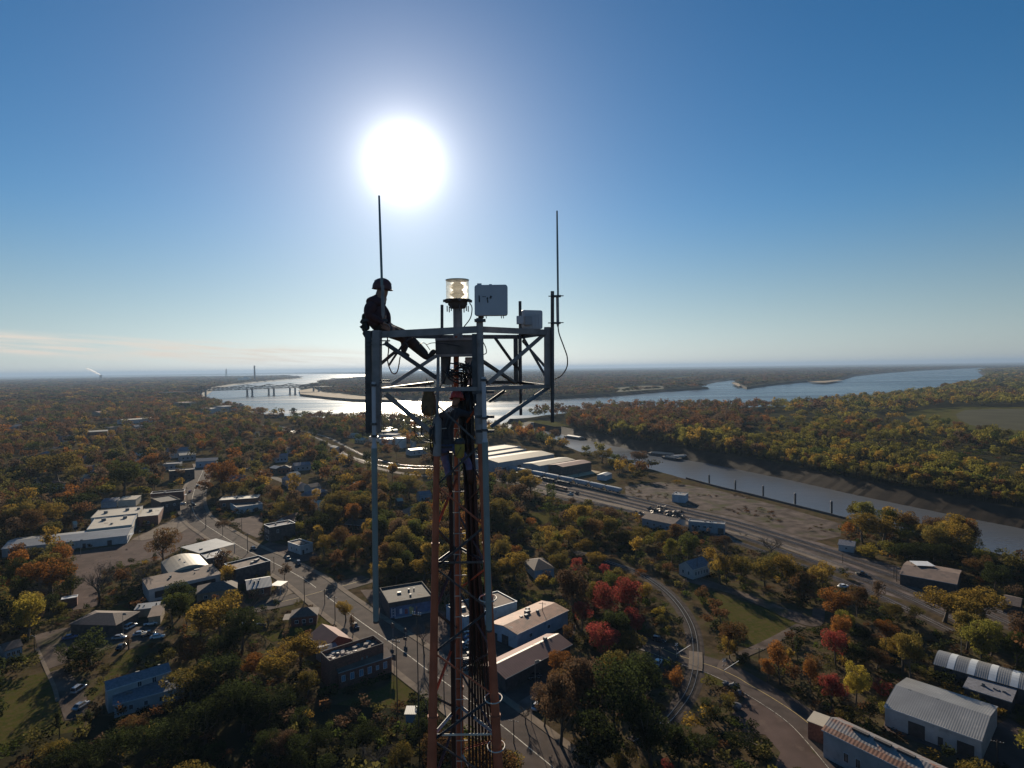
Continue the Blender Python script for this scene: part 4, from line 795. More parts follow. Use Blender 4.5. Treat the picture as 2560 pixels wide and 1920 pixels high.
# small houses scattered under the trees of the left and middle town
rh = random.Random(31); HS = []; HF0 = len(FOOT)
tries = 0
while len(HS) < 40 and tries < 900:
    tries += 1
    x, y = (rh.uniform(10, 460), rh.uniform(1045, 1240)) if rh.random() < .42 else (rh.uniform(560, 1060), rh.uniform(1085, 1330))
    p = Gf(x, y); ok = not any(inside(c, p.x, p.y) for c in CLEAR)
    ok = ok and all(math.hypot(p.x - (f[0].x + f[2].x) / 2, p.y - (f[0].y + f[2].y) / 2) > 13 + (f[2] - f[0]).length * .5 for f in FOOT) and all(min((q - p).length for q in pl) > w_ + 14 for pl, w_ in ROADS)
    if not ok or inside([(930, 0), (1000, 0), (1000, 2000), (930, 2000)], x, y): continue
    a_ = rh.choice((-.45, 1.1)) + rh.uniform(-.12, .12); L, wd, h_ = rh.uniform(10, 16), rh.uniform(8, 10), rh.uniform(3.0, 4.0); e = Vector((math.cos(a_), math.sin(a_), 0)); n_ = Vector((-e.y, e.x, 0))
    q = [('f',) + proj((v.x, v.y, h_)) for v in (p - e * L / 2, p + e * L / 2, p + e * L / 2 + n_ * wd)]
    wl, wn = rh.choice((('white', 'white'), ('cream', 'cream'), ('grey', 'grey'), ('tan', 'tan'), ('brick', 'brick'))); rm, rn_ = rh.choice((('shingle', 'brown'), ('greyshingle', 'grey'), ('wroof', 'pale'), ('maroon', 'reddish'), ('metal', 'metal')))
    t = building('house', 'x', *q, h_, rh.choice(('gable', 'gable', 'hip')), wl, rm, rh.uniform(1.6, 2.6), .4, win=row('n', 3, 1.8, 1, 1.2) + row('r', 2, 1.8, 1, 1.2), door=[('n', .5, 1.1, 1, 2.1)], wfr=False, cat='house', grp='small houses among the trees')
    HS.append((x, t, wn, rn_, p))
ORDS = ['leftmost', 'second from left', 'third from left', 'fourth from left', 'fifth from left', 'sixth from left', 'seventh from left', 'eighth from left']
hg = {}; HF1 = len(FOOT)
for x, t, wn, rn_, p in HS:
    b = min(LAND_AT, key=lambda L_: math.hypot(L_[0] - p.x, L_[1] - p.y)); rel = 'beyond' if p.length > math.hypot(b[0], b[1]) + 12 else ('left of' if x < proj((b[0], b[1], 0))[0] else 'right of')
    hg.setdefault(f'{wn} house with {rn_} roof {rel} {b[2]}', []).append((x, t))
for lb, L_ in hg.items():
    L_.sort(key=lambda v: v[0])
    for i, (x, t) in enumerate(L_): t.o['label'] = lb if len(L_) == 1 else f'{lb}, {ORDS[min(i, 7)]}'
# ------------------------------------------------------------------ tower
S_grey = mat('galvanised_steel', (.25, .225, .22), .6, metal=.15, var=.25, scale=4, stain=((.16, .12, .10), 3, .63))
S_dark = mat('weathered_steel', (.085, .083, .088), .55, metal=.5, var=.3, scale=5)
S_orange = mat('aviation_orange_paint', (.36, .10, .048), .7, var=.2, scale=3, stain=((.25, .10, .06), 4, .66))
S_wpaint = mat('faded_white_paint', (.5, .46, .40), .55, var=.15, scale=4)
S_cable = mat('black_cable', (.018, .018, .02), .45, var=.2, scale=5)
S_radome = mat('grey_green_radome', (.19, .235, .235), .45, var=.12, scale=3)
S_panel = mat('antenna_plastic', (.46, .45, .48), .45, var=.06, scale=3)
S_ink = mat('black_marker', (.02, .02, .025), .6, var=.1, scale=5)
YL, YM, YR, YB, YB2 = 11.0, 11.0, 12.2, 13.4, 13.6
TB = W(1150, 960, 12.0); TB.z = 0
# leg axes measured at two heights and carried down to the ground
def axis(x0, y0, x1, y1, Y): a = W(x0, y0, Y); b = W(x1, y1, Y); d = (b - a) / (b.z - a.z); return lambda z: a + d * (z - a.z)
LEG = [axis(1092, 1130, 1080, 1920, 11.5), axis(1202, 1130, 1246, 1920, 11.5), axis(1142, 1130, 1149, 1920, 12.55)]
T = Thing('lattice_tower', 'orange three-legged lattice tower rising in front of the camera with a grey steel head frame', 'tower', TB)
zt = W(1100, 985, 11.5).z
for k, (lg, ztop) in enumerate(zip(LEG, (W(1100, 1120, 11.5).z, W(1200, 1090, 11.5).z, W(1142, 838, 12.5).z))):
    mb = MB(); zs = [ztop, H - 5, H - 9, H - 15, 50, 25, 0]; mb.tube([lg(z) for z in zs if z <= ztop], [(.058 if k < 2 else .05) if z > H - 3 else .075 if z > H - 8 else .1 for z in zs if z <= ztop], 12); leg = T.part('leg', mb, S_orange)
    mb = MB()
    for z in (H - 3.4, H - 6.8, H - 13, H - 19): mb.tube([lg(z - .03), lg(z + .03)], .105 if z < H - 5 else .085, 12)
    T.part('flange', mb, S_orange, leg)
for k in (0, 1):
    mb = MB(); lg = LEG[k]; zz = W(1100, 888, 11.5).z; z0 = W(1100, 1120 if k == 0 else 1090, 11.5).z
    mb.tube([lg(z0) + Vector((0, 0, -.15)), lg(z0 + .55), lg(z0 + .62), lg(zz)], [.085, .085, .03, .03], 12); T.part('leg_sleeve', mb, S_grey)
zz = H - .7; bay = 1.55; i = 0
while zz > 8:
    z1 = zz - bay
    for a_, b_ in ((0, 1), (1, 2), (2, 0)):
        m_ = S_wpaint if (i % 2 == 1) else S_orange
        if zz > H - 12:
            mb = MB(); p0, p1 = (LEG[a_](zz), LEG[b_](zz - bay / 2)); p2 = LEG[a_](z1)
            mb.angle(p0, p1, .036, .008); T.part('brace', mb, S_orange if (a_ + i) % 2 else S_dark)
            mb = MB(); mb.angle(p1, p2, .036, .008); T.part('brace', mb, S_wpaint if i > 3 else S_dark)
            if i % 2 == 1: mb = MB(); mb.angle(LEG[a_](z1 + .1), LEG[b_](z1 + .1), .042, .008); T.part('strut', mb, S_wpaint if i > 2 else S_dark)
    zz = z1; i += 1
    bay = 1.55 + .06 * i
mb = MB()
while zz > 1:
    for a_, b_ in ((0, 1), (1, 2), (2, 0)): mb.bar(LEG[a_](zz), LEG[b_](zz - 1.2), .07); mb.bar(LEG[b_](zz - 1.2), LEG[a_](zz - 2.4), .07)
    zz -= 2.4
tag(T.part('brace_run', mb, S_orange), kind='stuff')
mb = MB()
for k in range(3): mb.box((LEG[k](0).x, LEG[k](0).y, .3), (1.2, 1.2, .6))
T.part('footing', mb, K['concrete'])
# ladder clipped to the rear leg
mb = MB()
for s in (-.055, .055):
    mb.tube([LEG[2](z) + Vector((s, -.16, 0)) for z in (H - .1, H - 3, H - 7, H - 15, 50, 25, 1)], .014, 6)
lad = T.part('ladder', mb, S_grey)
for j in range(22):
    z = H - .8 - j * .44
    mb = MB().tube([LEG[2](z) + Vector((-.085, -.165, 0)), LEG[2](z) + Vector((.07 if j % 2 else .19, -.165, 0))], .011, 6)
    T.part('rung', mb, S_wpaint, lad)
mb = MB()
for j in range(170): z = H - 11 - j * .44; mb.tube([LEG[2](z) + Vector((-.07, -.165, 0)), LEG[2](z) + Vector((.07, -.165, 0))], .011, 4)
tag(T.part('rung_run', mb, S_wpaint, lad), kind='stuff')
# head frame posts
def post(x0, y0, x1, y1, Y, w_, m=S_grey, nm='post', rnd_=False):
    mb = MB(); a = W(x0, y0, Y); b = W(x1, y1, Y); s = w_ * Y / FPX
    if rnd_: mb.tube([a, b], s / 2, 12)
    else:                                            # back-to-back channels, as the head-frame posts are
        d = (b - a); n = d.length; q = d.to_track_quat('Z', 'Y').to_matrix()
        for o_, sz in (((0, 0), (s, .012)), ((s / 2 - .006, s * .35), (.012, s * .7)), ((-s / 2 + .006, s * .35), (.012, s * .7))):
            mb.box((a + b) / 2 + q @ Vector((o_[0], o_[1] + (.0125 if sz[0] < .05 else 0), 0)), (sz[0], sz[1], n), M=q)
    return T.part(nm, mb, m)
post(952, 826, 951, 1081, YL, 24)
post(930, 827, 932, 1082, YL + .12, 20, S_dark)
post(1199, 795, 1204, 1060, YM, 17, S_grey, 'mast_pipe', True)
post(1199, 835, 1200, 985, YM + .1, 24, S_dark)
post(1376, 818, 1376, 962, YR, 20)
post(1381, 728, 1381, 1056, YR - .12, 9, S_dark, 'mast_pipe', True)
post(1296, 838, 1297, 956, YB, 16, S_dark)
post(1300, 753, 1302, 1038, YB - .12, 7.5, S_dark, 'mast_pipe', True)
post(1105, 762, 1105, 850, YB2, 7.5, S_dark, 'mast_pipe', True)
pL, pM, pR, pB, pB2 = (940, 837, YL), (1199, 823, YM), (1376, 831, YR), (1300, 842, YB), (1104, 842, YB2)
def rail(a, b, wpx, nm='rail', m=S_grey, dz=0.0):
    p = W(*a) + Vector((0, 0, dz)); q = W(*b) + Vector((0, 0, dz)); s = wpx * (a[2] + b[2]) / 2 / FPX
    mb = MB(); d = q - p; qq = d.to_track_quat('X', 'Z').to_matrix()
    mb.box((p + q) / 2, (d.length, .014, s), M=qq); mb.box((p + q) / 2 + qq @ Vector((0, .043, s / 2 - .007)), (d.length, .07, .012), M=qq); mb.box((p + q) / 2 + qq @ Vector((0, .043, -s / 2 + .007)), (d.length, .07, .012), M=qq)
    return T.part(nm, mb, m)
rail(pL, pM, 17); rail(pM, pR, 14); rail(pR, pB, 11, m=S_dark); rail(pL, pB2, 11, m=S_dark); rail(pB2, pB, 10, m=S_dark)
qL, qM, qR, qB, qB2 = (945, 975, YL), (1199, 972, YM), (1376, 965, YR), (1300, 956, YB), (1104, 957, YB2)
rail(qL, qM, 10); rail(qM, qR, 10); rail(qR, qB, 7, m=S_dark); rail(qL, (1085, 957, 12.8), 8, m=S_dark); rail((1200, 955, 12.8), qB, 8, m=S_dark); rail(qB2, qB, 7, m=S_dark)
def diag(x0, y0, Y0, x1, y1, Y1, wpx, m=S_grey):
    a = W(x0, y0, Y0); b = W(x1, y1, Y1); mb = MB(); mb.angle(a, b, wpx * (Y0 + Y1) / 2 / FPX * .82); T.part('brace', mb, m)
diag(962, 856, YL + .05, 1093, 945, YM + .5, 11, S_dark); diag(978, 962, YL + .1, 1092, 889, YM + .55, 11)
diag(930, 928, YL + .3, 992, 876, YL + .5, 10, S_dark)
diag(1222, 957, YM + .06, 1362, 834, YR - .02, 13); diag(1238, 843, 12.9, 1283, 906, 13.2, 6, S_dark); diag(1204, 899, 11.4, 1290, 957, 12.9, 8, S_dark)
diag(1306, 842, YB + .02, 1368, 950, YR + .1, 7, S_dark); diag(1306, 852, YB - .05, 1366, 921, YR + .1, 8, S_dark); diag(1283, 906, 13.2, 1300, 925, YB, 6, S_dark)
diag(965, 985, YL + .05, 1082, 1083, 11.45, 13); diag(1370, 968, YR, 1226, 1066, 11.5, 9); diag(1262, 976, 11.6, 1222, 1004, 11.45, 7, S_dark)
# deck box that carries the beacon
mb = MB(); a = W(1088, 846, 12.1); b = W(1188, 890, 12.1); mb.box(((a.x + b.x) / 2, 12.42, (a.z + b.z) / 2), (b.x - a.x, .62, a.z - b.z)); deck = T.part('deck_box', mb, S_dark)
mb = MB()
for s in (0, 1):
    mb.box(((a.x + b.x) / 2, 12.1 - .012, a.z - .02 if not s else b.z + .02), (b.x - a.x, .02, .05))
T.part('deck_lip', mb, S_grey, deck)
mb = MB(); x_ = W(1115, 900, 12.3).x; mb.tube([(x_, 12.3, b.z), (W(1112, 960, 12.3))], [.11, .08], 10); T.part('bracket', mb, S_dark)
mb = MB(); a = W(1166, 893, 12.7); b = W(1185, 965, 12.7); mb.cbox(((a.x + b.x) / 2, 12.75, (a.z + b.z) / 2), (b.x - a.x + .06, .12, a.z - b.z), .02)
ra = T.part('radio_unit', mb, S_panel)
mb = MB(); a = W(1112, 930, 12.2); b = W(1133, 962, 12.2); mb.cbox(((a.x + b.x) / 2, 12.25, (a.z + b.z) / 2), (b.x - a.x, .14, a.z - b.z), .02); T.part('junction_box', mb, S_radome)
mb = MB(); mb.tube([W(1141, 1000, 12.35), W(1142, 840, 12.35)], .05, 10); T.part('lightning_rod_pipe', mb, S_orange)
# hanger hoops on the right leg
for y_ in (1495, 1745, 1865):
    z = W(1240, y_, 11.5).z; p = LEG[1](z); mb = MB()
    ring = [p + Vector((.17 * math.cos(2 * math.pi * k / 28) - .02, .20 * math.sin(2 * math.pi * k / 28), 0)) for k in range(29)]
    mb.tube(ring, .012, 6, cap=False); T.part('hoop', mb, S_wpaint)
# bolts/clamps on the left posts
for y_ in (852, 862, 951, 957, 1036, 1079):
    mb = MB(); a = W(914, y_, YL - .06); b = W(975, y_, YL - .06); mb.bar(a, b, .03, .022); T.part('clamp_bar', mb, S_dark)
for y_ in (980, 1042, 1078): mb = MB(); a = W(1190, y_, YM - .15); b = W(1236, y_, YM - .15); mb.bar(a, b, .035, .05); T.part('clamp_bar', mb, S_dark)
# cables of the tower
def cable(pts, r=.012, m=S_cable, Y=None, nm='cable', k=6):
    P = smooth_line([W(p[0], p[1], p[2] if len(p) > 2 else Y) for p in pts], k); mb = MB(); mb.tube(P, r, 6); return T.part(nm, mb, m)
rc = random.Random(3)
for j in range(8):
    dx = (j - 3.5) * 3.9; dy = .05 * (j % 3)
    cable([(1158 + dx * 1.3, 970, 12.1 + dy), (1166 + dx * 1.2, 1040, 12.0 + dy), (1170 + dx, 1120, 12.0 + dy), (1176 + dx, 1220, 12.0 + dy), (1183 + dx, 1385, 12.0 + dy), (1192 + dx * 1.2, 1540, 12.0 + dy), (1198 + dx * 1.8, 1730, 12.0 + dy), (1204 + dx * 2.2, 1920, 12.0 + dy), (1214 + dx * 2.2, 2600, 12 + dy)], .027)
for j in range(3): cable([(1122 + j * 3, 1130, 12.2), (1124 + j * 3.2, 1250, 12.2), (1127 + j * 3.6, 1540, 12.2), (1131 + j * 3.6, 1920, 12.2), (1134 + j * 3.6, 2600, 12.2)], .018)
for j in range(24):
    x0 = rc.uniform(1105, 1190); x1 = rc.uniform(1150, 1192); y0 = rc.uniform(895, 930); y1 = rc.uniform(960, 1010)
    cable([(x0, y0, 12.1), ((x0 + x1) / 2 + rc.uniform(-25, 25), rc.uniform(915, 950), 11.9), (x1 + rc.uniform(-12, 12), rc.uniform(935, 965), 12.0), (x1, y1, 12.1)], .015)
for j in range(14):
    x1 = rc.uniform(1160, 1190)
    cable([(x1 + rc.uniform(-10, 10), 965, 12.2), (x1 + rc.uniform(-14, 14), 1000, 12.0), (x1 + rc.uniform(-16, 16), 1050, 12.1), (x1 + rc.uniform(-8, 8), 1110, 12.0)], .014)
cable([(1122, 838, 12.4), (1118, 930, 12.2), (1095, 975, 12.0), (1050, 1040, 11.6), (1035, 1070, 11.6), (1050, 1100, 11.6), (1085, 1108, 11.6)], .010)
cable([(1085, 1050, 11.5), (1060, 1058, 11.5), (1054, 1085, 11.5), (1075, 1100, 11.5), (1085, 1070, 11.5)], .010)
cable([(1065, 862, 11.5), (1085, 857, 11.6), (1125, 861, 12.0), (1150, 866, 12)], .008)
cable([(1050, 860, 11.4), (1062, 858, 11.5), (1075, 875, 11.6)], .007)
cable([(1206, 852, 11.2), (1214, 868, 11.2), (1216, 882, 11.2), (1209, 886, 11.2)], .010)
for j in range(8):
    x = rc.uniform(1078, 1096); cable([(x, 1020 + j * 6, 11.5), (x - rc.uniform(2, 16), 1090, 11.4), (x + rc.uniform(-10, 8), 1140, 11.5), (x + 3, 1165, 11.5)], .008)
# ------------------------------------------------------------------ things mounted on the tower
t = Thing('strobe_beacon', 'clear glass aviation beacon lit from behind on the grey column', 'beacon', W(1144, 818, 12.4))
Yb = 12.4; p0 = W(1144, 749, Yb); p1 = W(1144, 702, Yb); hh = p1.z - p0.z
mb = MB(); mb.tube([W(1145, 845, Yb), W(1144, 772, Yb)], .095, 16); t.part('column', mb, S_grey)
mb = MB(); z0 = W(1144, 772, Yb).z; z1 = p0.z; c_ = Vector((p0.x, Yb, 0))
mb.lathe(c_, [(.10, z0), (.16, z0 + .01), (.17, z0 + .05), (.20, z0 + .08), (.20, z1 - .04), (.275, z1 - .035), (.275, z1)], 24); bs = t.part('base', mb, S_dark)
mb = MB()
for k in range(8):
    a = 2 * math.pi * (k + .3) / 8; q = c_ + Vector((.22 * math.cos(a), .22 * math.sin(a), 0))
    mb.tube([q + Vector((0, 0, z0 - .06)), q + Vector((0, 0, z0 + .06))], .012, 6); mb.box((c_.x + .27 * math.cos(a), c_.y + .27 * math.sin(a), z1 - .03), (.06, .06, .05), a)
t.part('bolt', mb, S_dark, bs)
gm = bpy.data.materials.new('ribbed_glass'); gm.use_nodes = True; nt = gm.node_tree; nt.nodes.clear()
o_ = _n(nt, 'ShaderNodeOutputMaterial'); g = _n(nt, 'ShaderNodeBsdfGlossy'); tl = _n(nt, 'ShaderNodeBsdfTranslucent'); tr = _n(nt, 'ShaderNodeBsdfTransparent'); m1 = _n(nt, 'ShaderNodeMixShader'); m2 = _n(nt, 'ShaderNodeMixShader')
tl.inputs[0].default_value = (1.0, .99, .96, 1); g.inputs['Roughness'].default_value = .15; tr.inputs[0].default_value = (1, .98, .93, 1)
nz = _n(nt, 'ShaderNodeTexNoise'); nz.inputs['Scale'].default_value = 9; tco = _n(nt, 'ShaderNodeTexCoord'); mp = _n(nt, 'ShaderNodeMapping'); mp.inputs['Scale'].default_value = (1, 1, 5); nt.links.new(tco.outputs['Object'], mp.inputs[0]); nt.links.new(mp.outputs[0], nz.inputs['Vector'])
rp = _n(nt, 'ShaderNodeMapRange'); rp.inputs[1].default_value = .3; rp.inputs[2].default_value = .7; rp.inputs[3].default_value = .25; rp.inputs[4].default_value = .65; nt.links.new(nz.outputs['Fac'], rp.inputs[0])
nt.links.new(rp.outputs[0], m1.inputs[0]); rf = _n(nt, 'ShaderNodeBsdfRefraction'); rf.inputs['Roughness'].default_value = .72; rf.inputs['IOR'].default_value = 1.5; m3 = _n(nt, 'ShaderNodeMixShader'); m3.inputs[0].default_value = .6; nt.links.new(tl.outputs[0], m3.inputs[1]); nt.links.new(rf.outputs[0], m3.inputs[2]); nt.links.new(tr.outputs[0], m1.inputs[1]); nt.links.new(m3.outputs[0], m1.inputs[2]); m2.inputs[0].default_value = .06; nt.links.new(m1.outputs[0], m2.inputs[1]); nt.links.new(g.outputs[0], m2.inputs[2]); nt.links.new(m2.outputs[0], o_.inputs[0])
mb = MB(); mb.lathe(c_, [(.235, z1 + .002), (.235, z1 + hh * .3), (.24, z1 + hh * .33), (.235, z1 + hh * .36), (.235, z1 + hh * .64), (.24, z1 + hh * .67), (.235, z1 + hh * .7), (.235, z1 + hh)], 28); t.part('glass', mb, gm)
mb = MB(); mb.lathe(c_, [(.24, z1 + hh + .001), (.245, z1 + hh + .02), (.16, z1 + hh + .03), (.0001, z1 + hh + .032)], 28); t.part('cap', mb, mat('frosted_cap', (.5, .46, .36), .4, var=.1, scale=3))
mb = MB(); mb.tube([c_ + Vector((0, 0, z1 + .002)), c_ + Vector((0, 0, z1 + hh - .01))], .016, 8); mb.lathe(c_, [(.06, z1 + .02), (.17, z1 + hh * .3), (.09, z1 + hh * .5), (.15, z1 + hh * .7), (.05, z1 + hh * .95)], 16)
pm = bpy.data.materials.new('prismatic_lens'); pm.use_nodes = True; nt = pm.node_tree; nt.nodes.clear(); o_ = _n(nt, 'ShaderNodeOutputMaterial'); tl = _n(nt, 'ShaderNodeBsdfTranslucent'); tl.inputs[0].default_value = (1, .97, .9, 1); nt.links.new(tl.outputs[0], o_.inputs[0])
t.part('lens', mb, pm)
mb = MB(); mb.tube(smooth_line([W(1174, 757, 12.3), W(1180, 770, 12.3), W(1176, 795, 12.3), W(1160, 817, 12.3)], 5), .012, 6); t.part('cable', mb, S_cable)
def panel(label, x0, y0, x1, y1, Y, yaw, scrib):
    a = W(x0, y0, Y); b = W(x1, y1, Y); c = Vector(((a.x + b.x) / 2, Y, (a.z + b.z) / 2)); w_ = (b.x - a.x) / max(.5, math.cos(yaw)); h_ = a.z - b.z
    t = Thing('panel_antenna', label, 'antenna', c); M = Matrix.Rotation(R_(.6), 3, 'Y') @ Matrix.Rotation(yaw, 3, 'Z')
    mb = MB(); mb.cbox(c, (w_, .09, h_), .045, M=M, seg=4); body = t.part('housing', mb, S_panel)
    return t, c, w_, h_, M, body
t, c, w_, h_, M, body = panel('big square white panel antenna with black marker strokes on its face', 1186, 713, 1269.5, 789.5, 10.8, R_(-4), True)
q = lambda u, v: c + M @ Vector(((u - .5) * w_, -.048, (.5 - v) * h_))
mb = MB()
def stroke(u0, v0, u1, v1, s=.013):
    a = q(u0, v0); b = q(u1, v1); d = b - a; mb.box((a + b) / 2, (d.length, .006, s), M=d.to_track_quat('X', 'Z').to_matrix() if d.length > 0 else None)
stroke(.145, .37, .155, .56, .02); stroke(.14, .34, .15, .40); stroke(.25, .385, .275, .385); stroke(.285, .38, .305, .38); stroke(.32, .385, .345, .385); stroke(.385, .42, .41, .58, .018); stroke(.395, .41, .405, .45, .022); stroke(.47, .44, .505, .355, .02); stroke(.53, .37, .50, .46, .008)
t.part('marker_strokes', mb, S_ink, body)
mb = MB(); p = W(1198, 709, 10.8); mb.box((p.x, 10.85, c.z + h_ / 2 + .01), (.08, .06, .05)); p = W(1226, 711, 10.8); mb.box((p.x, 10.85, c.z + h_ / 2 + .005), (.05, .05, .03)); t.part('lug', mb, S_panel, body)
mb = MB(); a = W(1200, 795, 10.92); mb.box((a.x, 10.93, W(1200, 801, 10.9).z), (.2, .16, .05)); mb.box((a.x + .02, 10.93, W(1200, 790, 10.9).z), (.1, .12, .06)); t.part('bracket', mb, S_dark)
mb = MB()
for x in (1207, 1215, 1253, 1258): mb.tube([W(x, 789, 10.82), W(x + 1, 796, 10.82)], .008, 5)
t.part('connector', mb, S_dark)
t, c, w_, h_, M, body = panel('smaller pale panel antenna seen from behind near the right corner of the head frame', 1303, 776, 1356, 822, 13.5, R_(16), False)
mb = MB()
for k in range(5): mb.box(c + M @ Vector(((-.3 + .15 * k) * w_, -.05, -.05)), (.012, .012, h_ * .8), M=M)
t.part('rib', mb, S_panel, body)
mb = MB(); mb.cbox(c + M @ Vector((-.12, -.09, -.03)), (.18, .09, .2), .02, M=M); t.part('radio_module', mb, mat('grey_plastic', (.3, .3, .32), .5, var=.1, scale=3), body)
mb = MB(); a = W(1291, 790, 13.2); b = W(1309, 810, 13.2); mb.cbox(((a.x + b.x) / 2, 13.22, (a.z + b.z) / 2), (b.x - a.x, .14, a.z - b.z), .02); t.part('bracket', mb, S_panel)
def whip(label, x0, y0, x1, y1, xs, ys0, ys1, Y, wpx, spx, clamps=()):
    t = Thing('whip_antenna', label, 'antenna', W(xs, ys1, Y)); mb = MB(); s = Y / FPX
    mb.tube([W(x1, y1, Y), W((x0 + x1) / 2, (y0 + y1) / 2, Y), W(x0, y0, Y)], [wpx * s / 2, wpx * s / 2, wpx * s * .4], 8); t.part('rod', mb, S_radome)
    mb = MB(); mb.tube([W(xs, ys1, Y), W(xs - 1, ys0, Y)], spx * s / 2, 10); mb.tube([W(xs, ys1, Y), W(xs + .4, ys1 + 9, Y)], [spx * s * .5, spx * s * .3], 10); t.part('sleeve', mb, S_grey)
    for y_, xa, xb in clamps:
        mb = MB()
        for o in (-.03, .03): mb.bar(W(xa, y_, Y + o), W(xb, y_ - 1, Y + o), .018)
        mb.box(W((xa + xb) / 2 + 2, y_, Y), (.16, .12, .035)); t.part('clamp', mb, S_dark)
    return t
whip('tall whip antenna whose tip ends just below the sun beside the seated worker', 947.7, 489, 955, 716, 957.5, 713, 786, 10.75, 6.2, 8)
t = whip('tall whip antenna clamped to the right-hand corner pole of the head frame', 1392.5, 527, 1395, 742, 1394.5, 740, 808, 12.05, 5.0, 7.5, [(740.5, 1371, 1409), (807.5, 1370, 1409)])
mb = MB(); mb.tube(smooth_line([W(1395, 815, 12.05), W(1398, 835, 12.05), (W(1410, 868, 12.05)), W(1418, 893, 12.05), W(1417, 918, 12.05), W(1404, 938, 12.05), W(1387, 948, 12.05)], 6), .0125, 7); t.part('cable', mb, S_cable)
def hung(label, x0, y0, x1, y1, Y, wpx, ytop):
    t = Thing('dipole_antenna', label, 'antenna', W(x1, y1, Y)); s = Y / FPX
    mb = MB(); k = (ytop - y0) / (y1 - y0); xm = x0 + (x1 - x0) * k
    mb.tube([W(xm, ytop, Y), W(x1, y1, Y)], wpx * s / 2, 14); t.part('radome', mb, S_radome)
    mb = MB(); mb.tube([W(x0, y0, Y), W(xm, ytop + 1, Y)], wpx * s * .36, 12); mb.tube([W(xm, ytop - 10, Y), W(xm, ytop, Y)], [wpx * s * .36, wpx * s * .5], 14, False); t.part('mount_sleeve', mb, S_panel)
    mb = MB(); mb.tube([W(x1, y1 - .5, Y), W(x1, y1 + 5, Y)], [wpx * s * .51, wpx * s * .46], 14); t.part('end_cap', mb, S_dark)
    for y_ in (y0 + 8, ytop - 60, ytop - 30): mb = MB(); xx = x0 + (x1 - x0) * (y_ - y0) / (y1 - y0); mb.tube([W(xx, y_ - 3, Y), W(xx, y_ + 3, Y)], wpx * s * .55, 12); t.part('clamp_ring', mb, S_dark)
hung('long grey-green pipe antenna hanging down from the left corner post', 934, 955, 940, 1552, 10.75, 14.5, 1120)
hung('long grey-green pipe antenna hanging down against the right orange leg', 1209, 942, 1223, 1574, 10.75, 15.5, 1105)
# olive canvas bag behind the left leg
mb = MB(); x = W(1072, 1000, 11.9); z0 = W(1072, 1040, 11.9).z; z1 = W(1072, 978, 11.9).z
prof = [(.0001, z0), (.14, z0 + .02), (.20, z0 + .1), (.21, z0 + .2), (.17, z0 + .36), (.13, z1 - .04), (.14, z1)]
mb.lathe((x.x, 11.9, 0), [(r * .8, z) for r, z in prof], 18)
t = Thing('tool_bag', 'olive canvas tool bag hanging beside the left tower leg', 'bag', (x.x, 11.9, z0))
t.part('sack', mb, mat('olive_canvas', (.10, .085, .05), .9, var=.25, scale=8, bump=.4))
mb = MB(); mb.tube([(x.x - .08, 11.9, z1 - .01), (x.x - .03, 11.85, z1 + .25), (x.x + .1, 11.85, z1 - .01)], .012, 6); t.part('strap', mb, S_cable)
# ------------------------------------------------------------------ people
M_skin = mat('skin', (.30, .16, .11), .6, var=.1, scale=6)
M_jacket = mat('maroon_jacket', (.075, .035, .036), .9, var=.25, scale=9, bump=.3)
M_trouser = mat('brown_work_trousers', (.06, .038, .03), .9, var=.25, scale=9, bump=.3)
M_hoodie = mat('charcoal_hoodie', (.05, .05, .06), .9, var=.2, scale=9, bump=.3)
M_jeans = mat('blue_jeans', (.07, .11, .22), .9, var=.3, scale=7, bump=.3)
M_boot = mat('dark_boots', (.03, .025, .022), .7, var=.2, scale=8)
M_strap = mat('harness_webbing', (.06, .06, .065), .8, var=.2, scale=10)
M_helm_r = mat('red_helmet', (.5, .055, .035), .35, var=.06, scale=5)
M_helm_m = mat('dark_red_helmet', (.11, .035, .03), .55, var=.06, scale=5)
def body(T, J, E, mats):
    """J: name -> (point, radius, material index); E: edges. One continuous skin, limbs tapering joint to joint."""
    names = list(J); ix = {n: i for i, n in enumerate(names)}
    me = bpy.data.meshes.new('body'); me.from_pydata([J[n][0] - T.L for n in names], [(ix[a], ix[b]) for a, b in E], [])
    o = bpy.data.objects.new('body', me); C.objects.link(o)
    sk = o.modifiers.new('skin', 'SKIN'); sk.branch_smoothing = .4; sk.use_smooth_shade = True
    me.skin_vertices  # layer is made by the modifier
    for i, n in enumerate(names):
        r = J[n][1]; me.skin_vertices[0].data[i].radius = (r, r) if not isinstance(r, tuple) else r
        me.skin_vertices[0].data[i].use_root = (n == 'pelvis')
    ss = o.modifiers.new('sub', 'SUBSURF'); ss.levels = 2; ss.render_levels = 2
    dg = bpy.context.evaluated_depsgraph_get(); m2 = bpy.data.meshes.new_from_object(o.evaluated_get(dg)); m2.name = 'body'
    o.modifiers.clear(); o.data = m2; o.parent = T.o
    m2.materials.clear()
    for m in mats: m2.materials.append(m)
    segs = [(J[a][0] - T.L, J[b][0] - T.L, J[b][2]) for a, b in E]
    for p in m2.polygons:
        c = p.center; best = None
        for a, b, mi in segs:
            d = b - a; t = max(0, min(1, (c - a).dot(d) / max(d.length_squared, 1e-9))); dd = (c - a - d * t).length
            if best is None or dd < best[0]: best = (dd, mi)
        p.material_index = best[1]; p.use_smooth = True
    return o
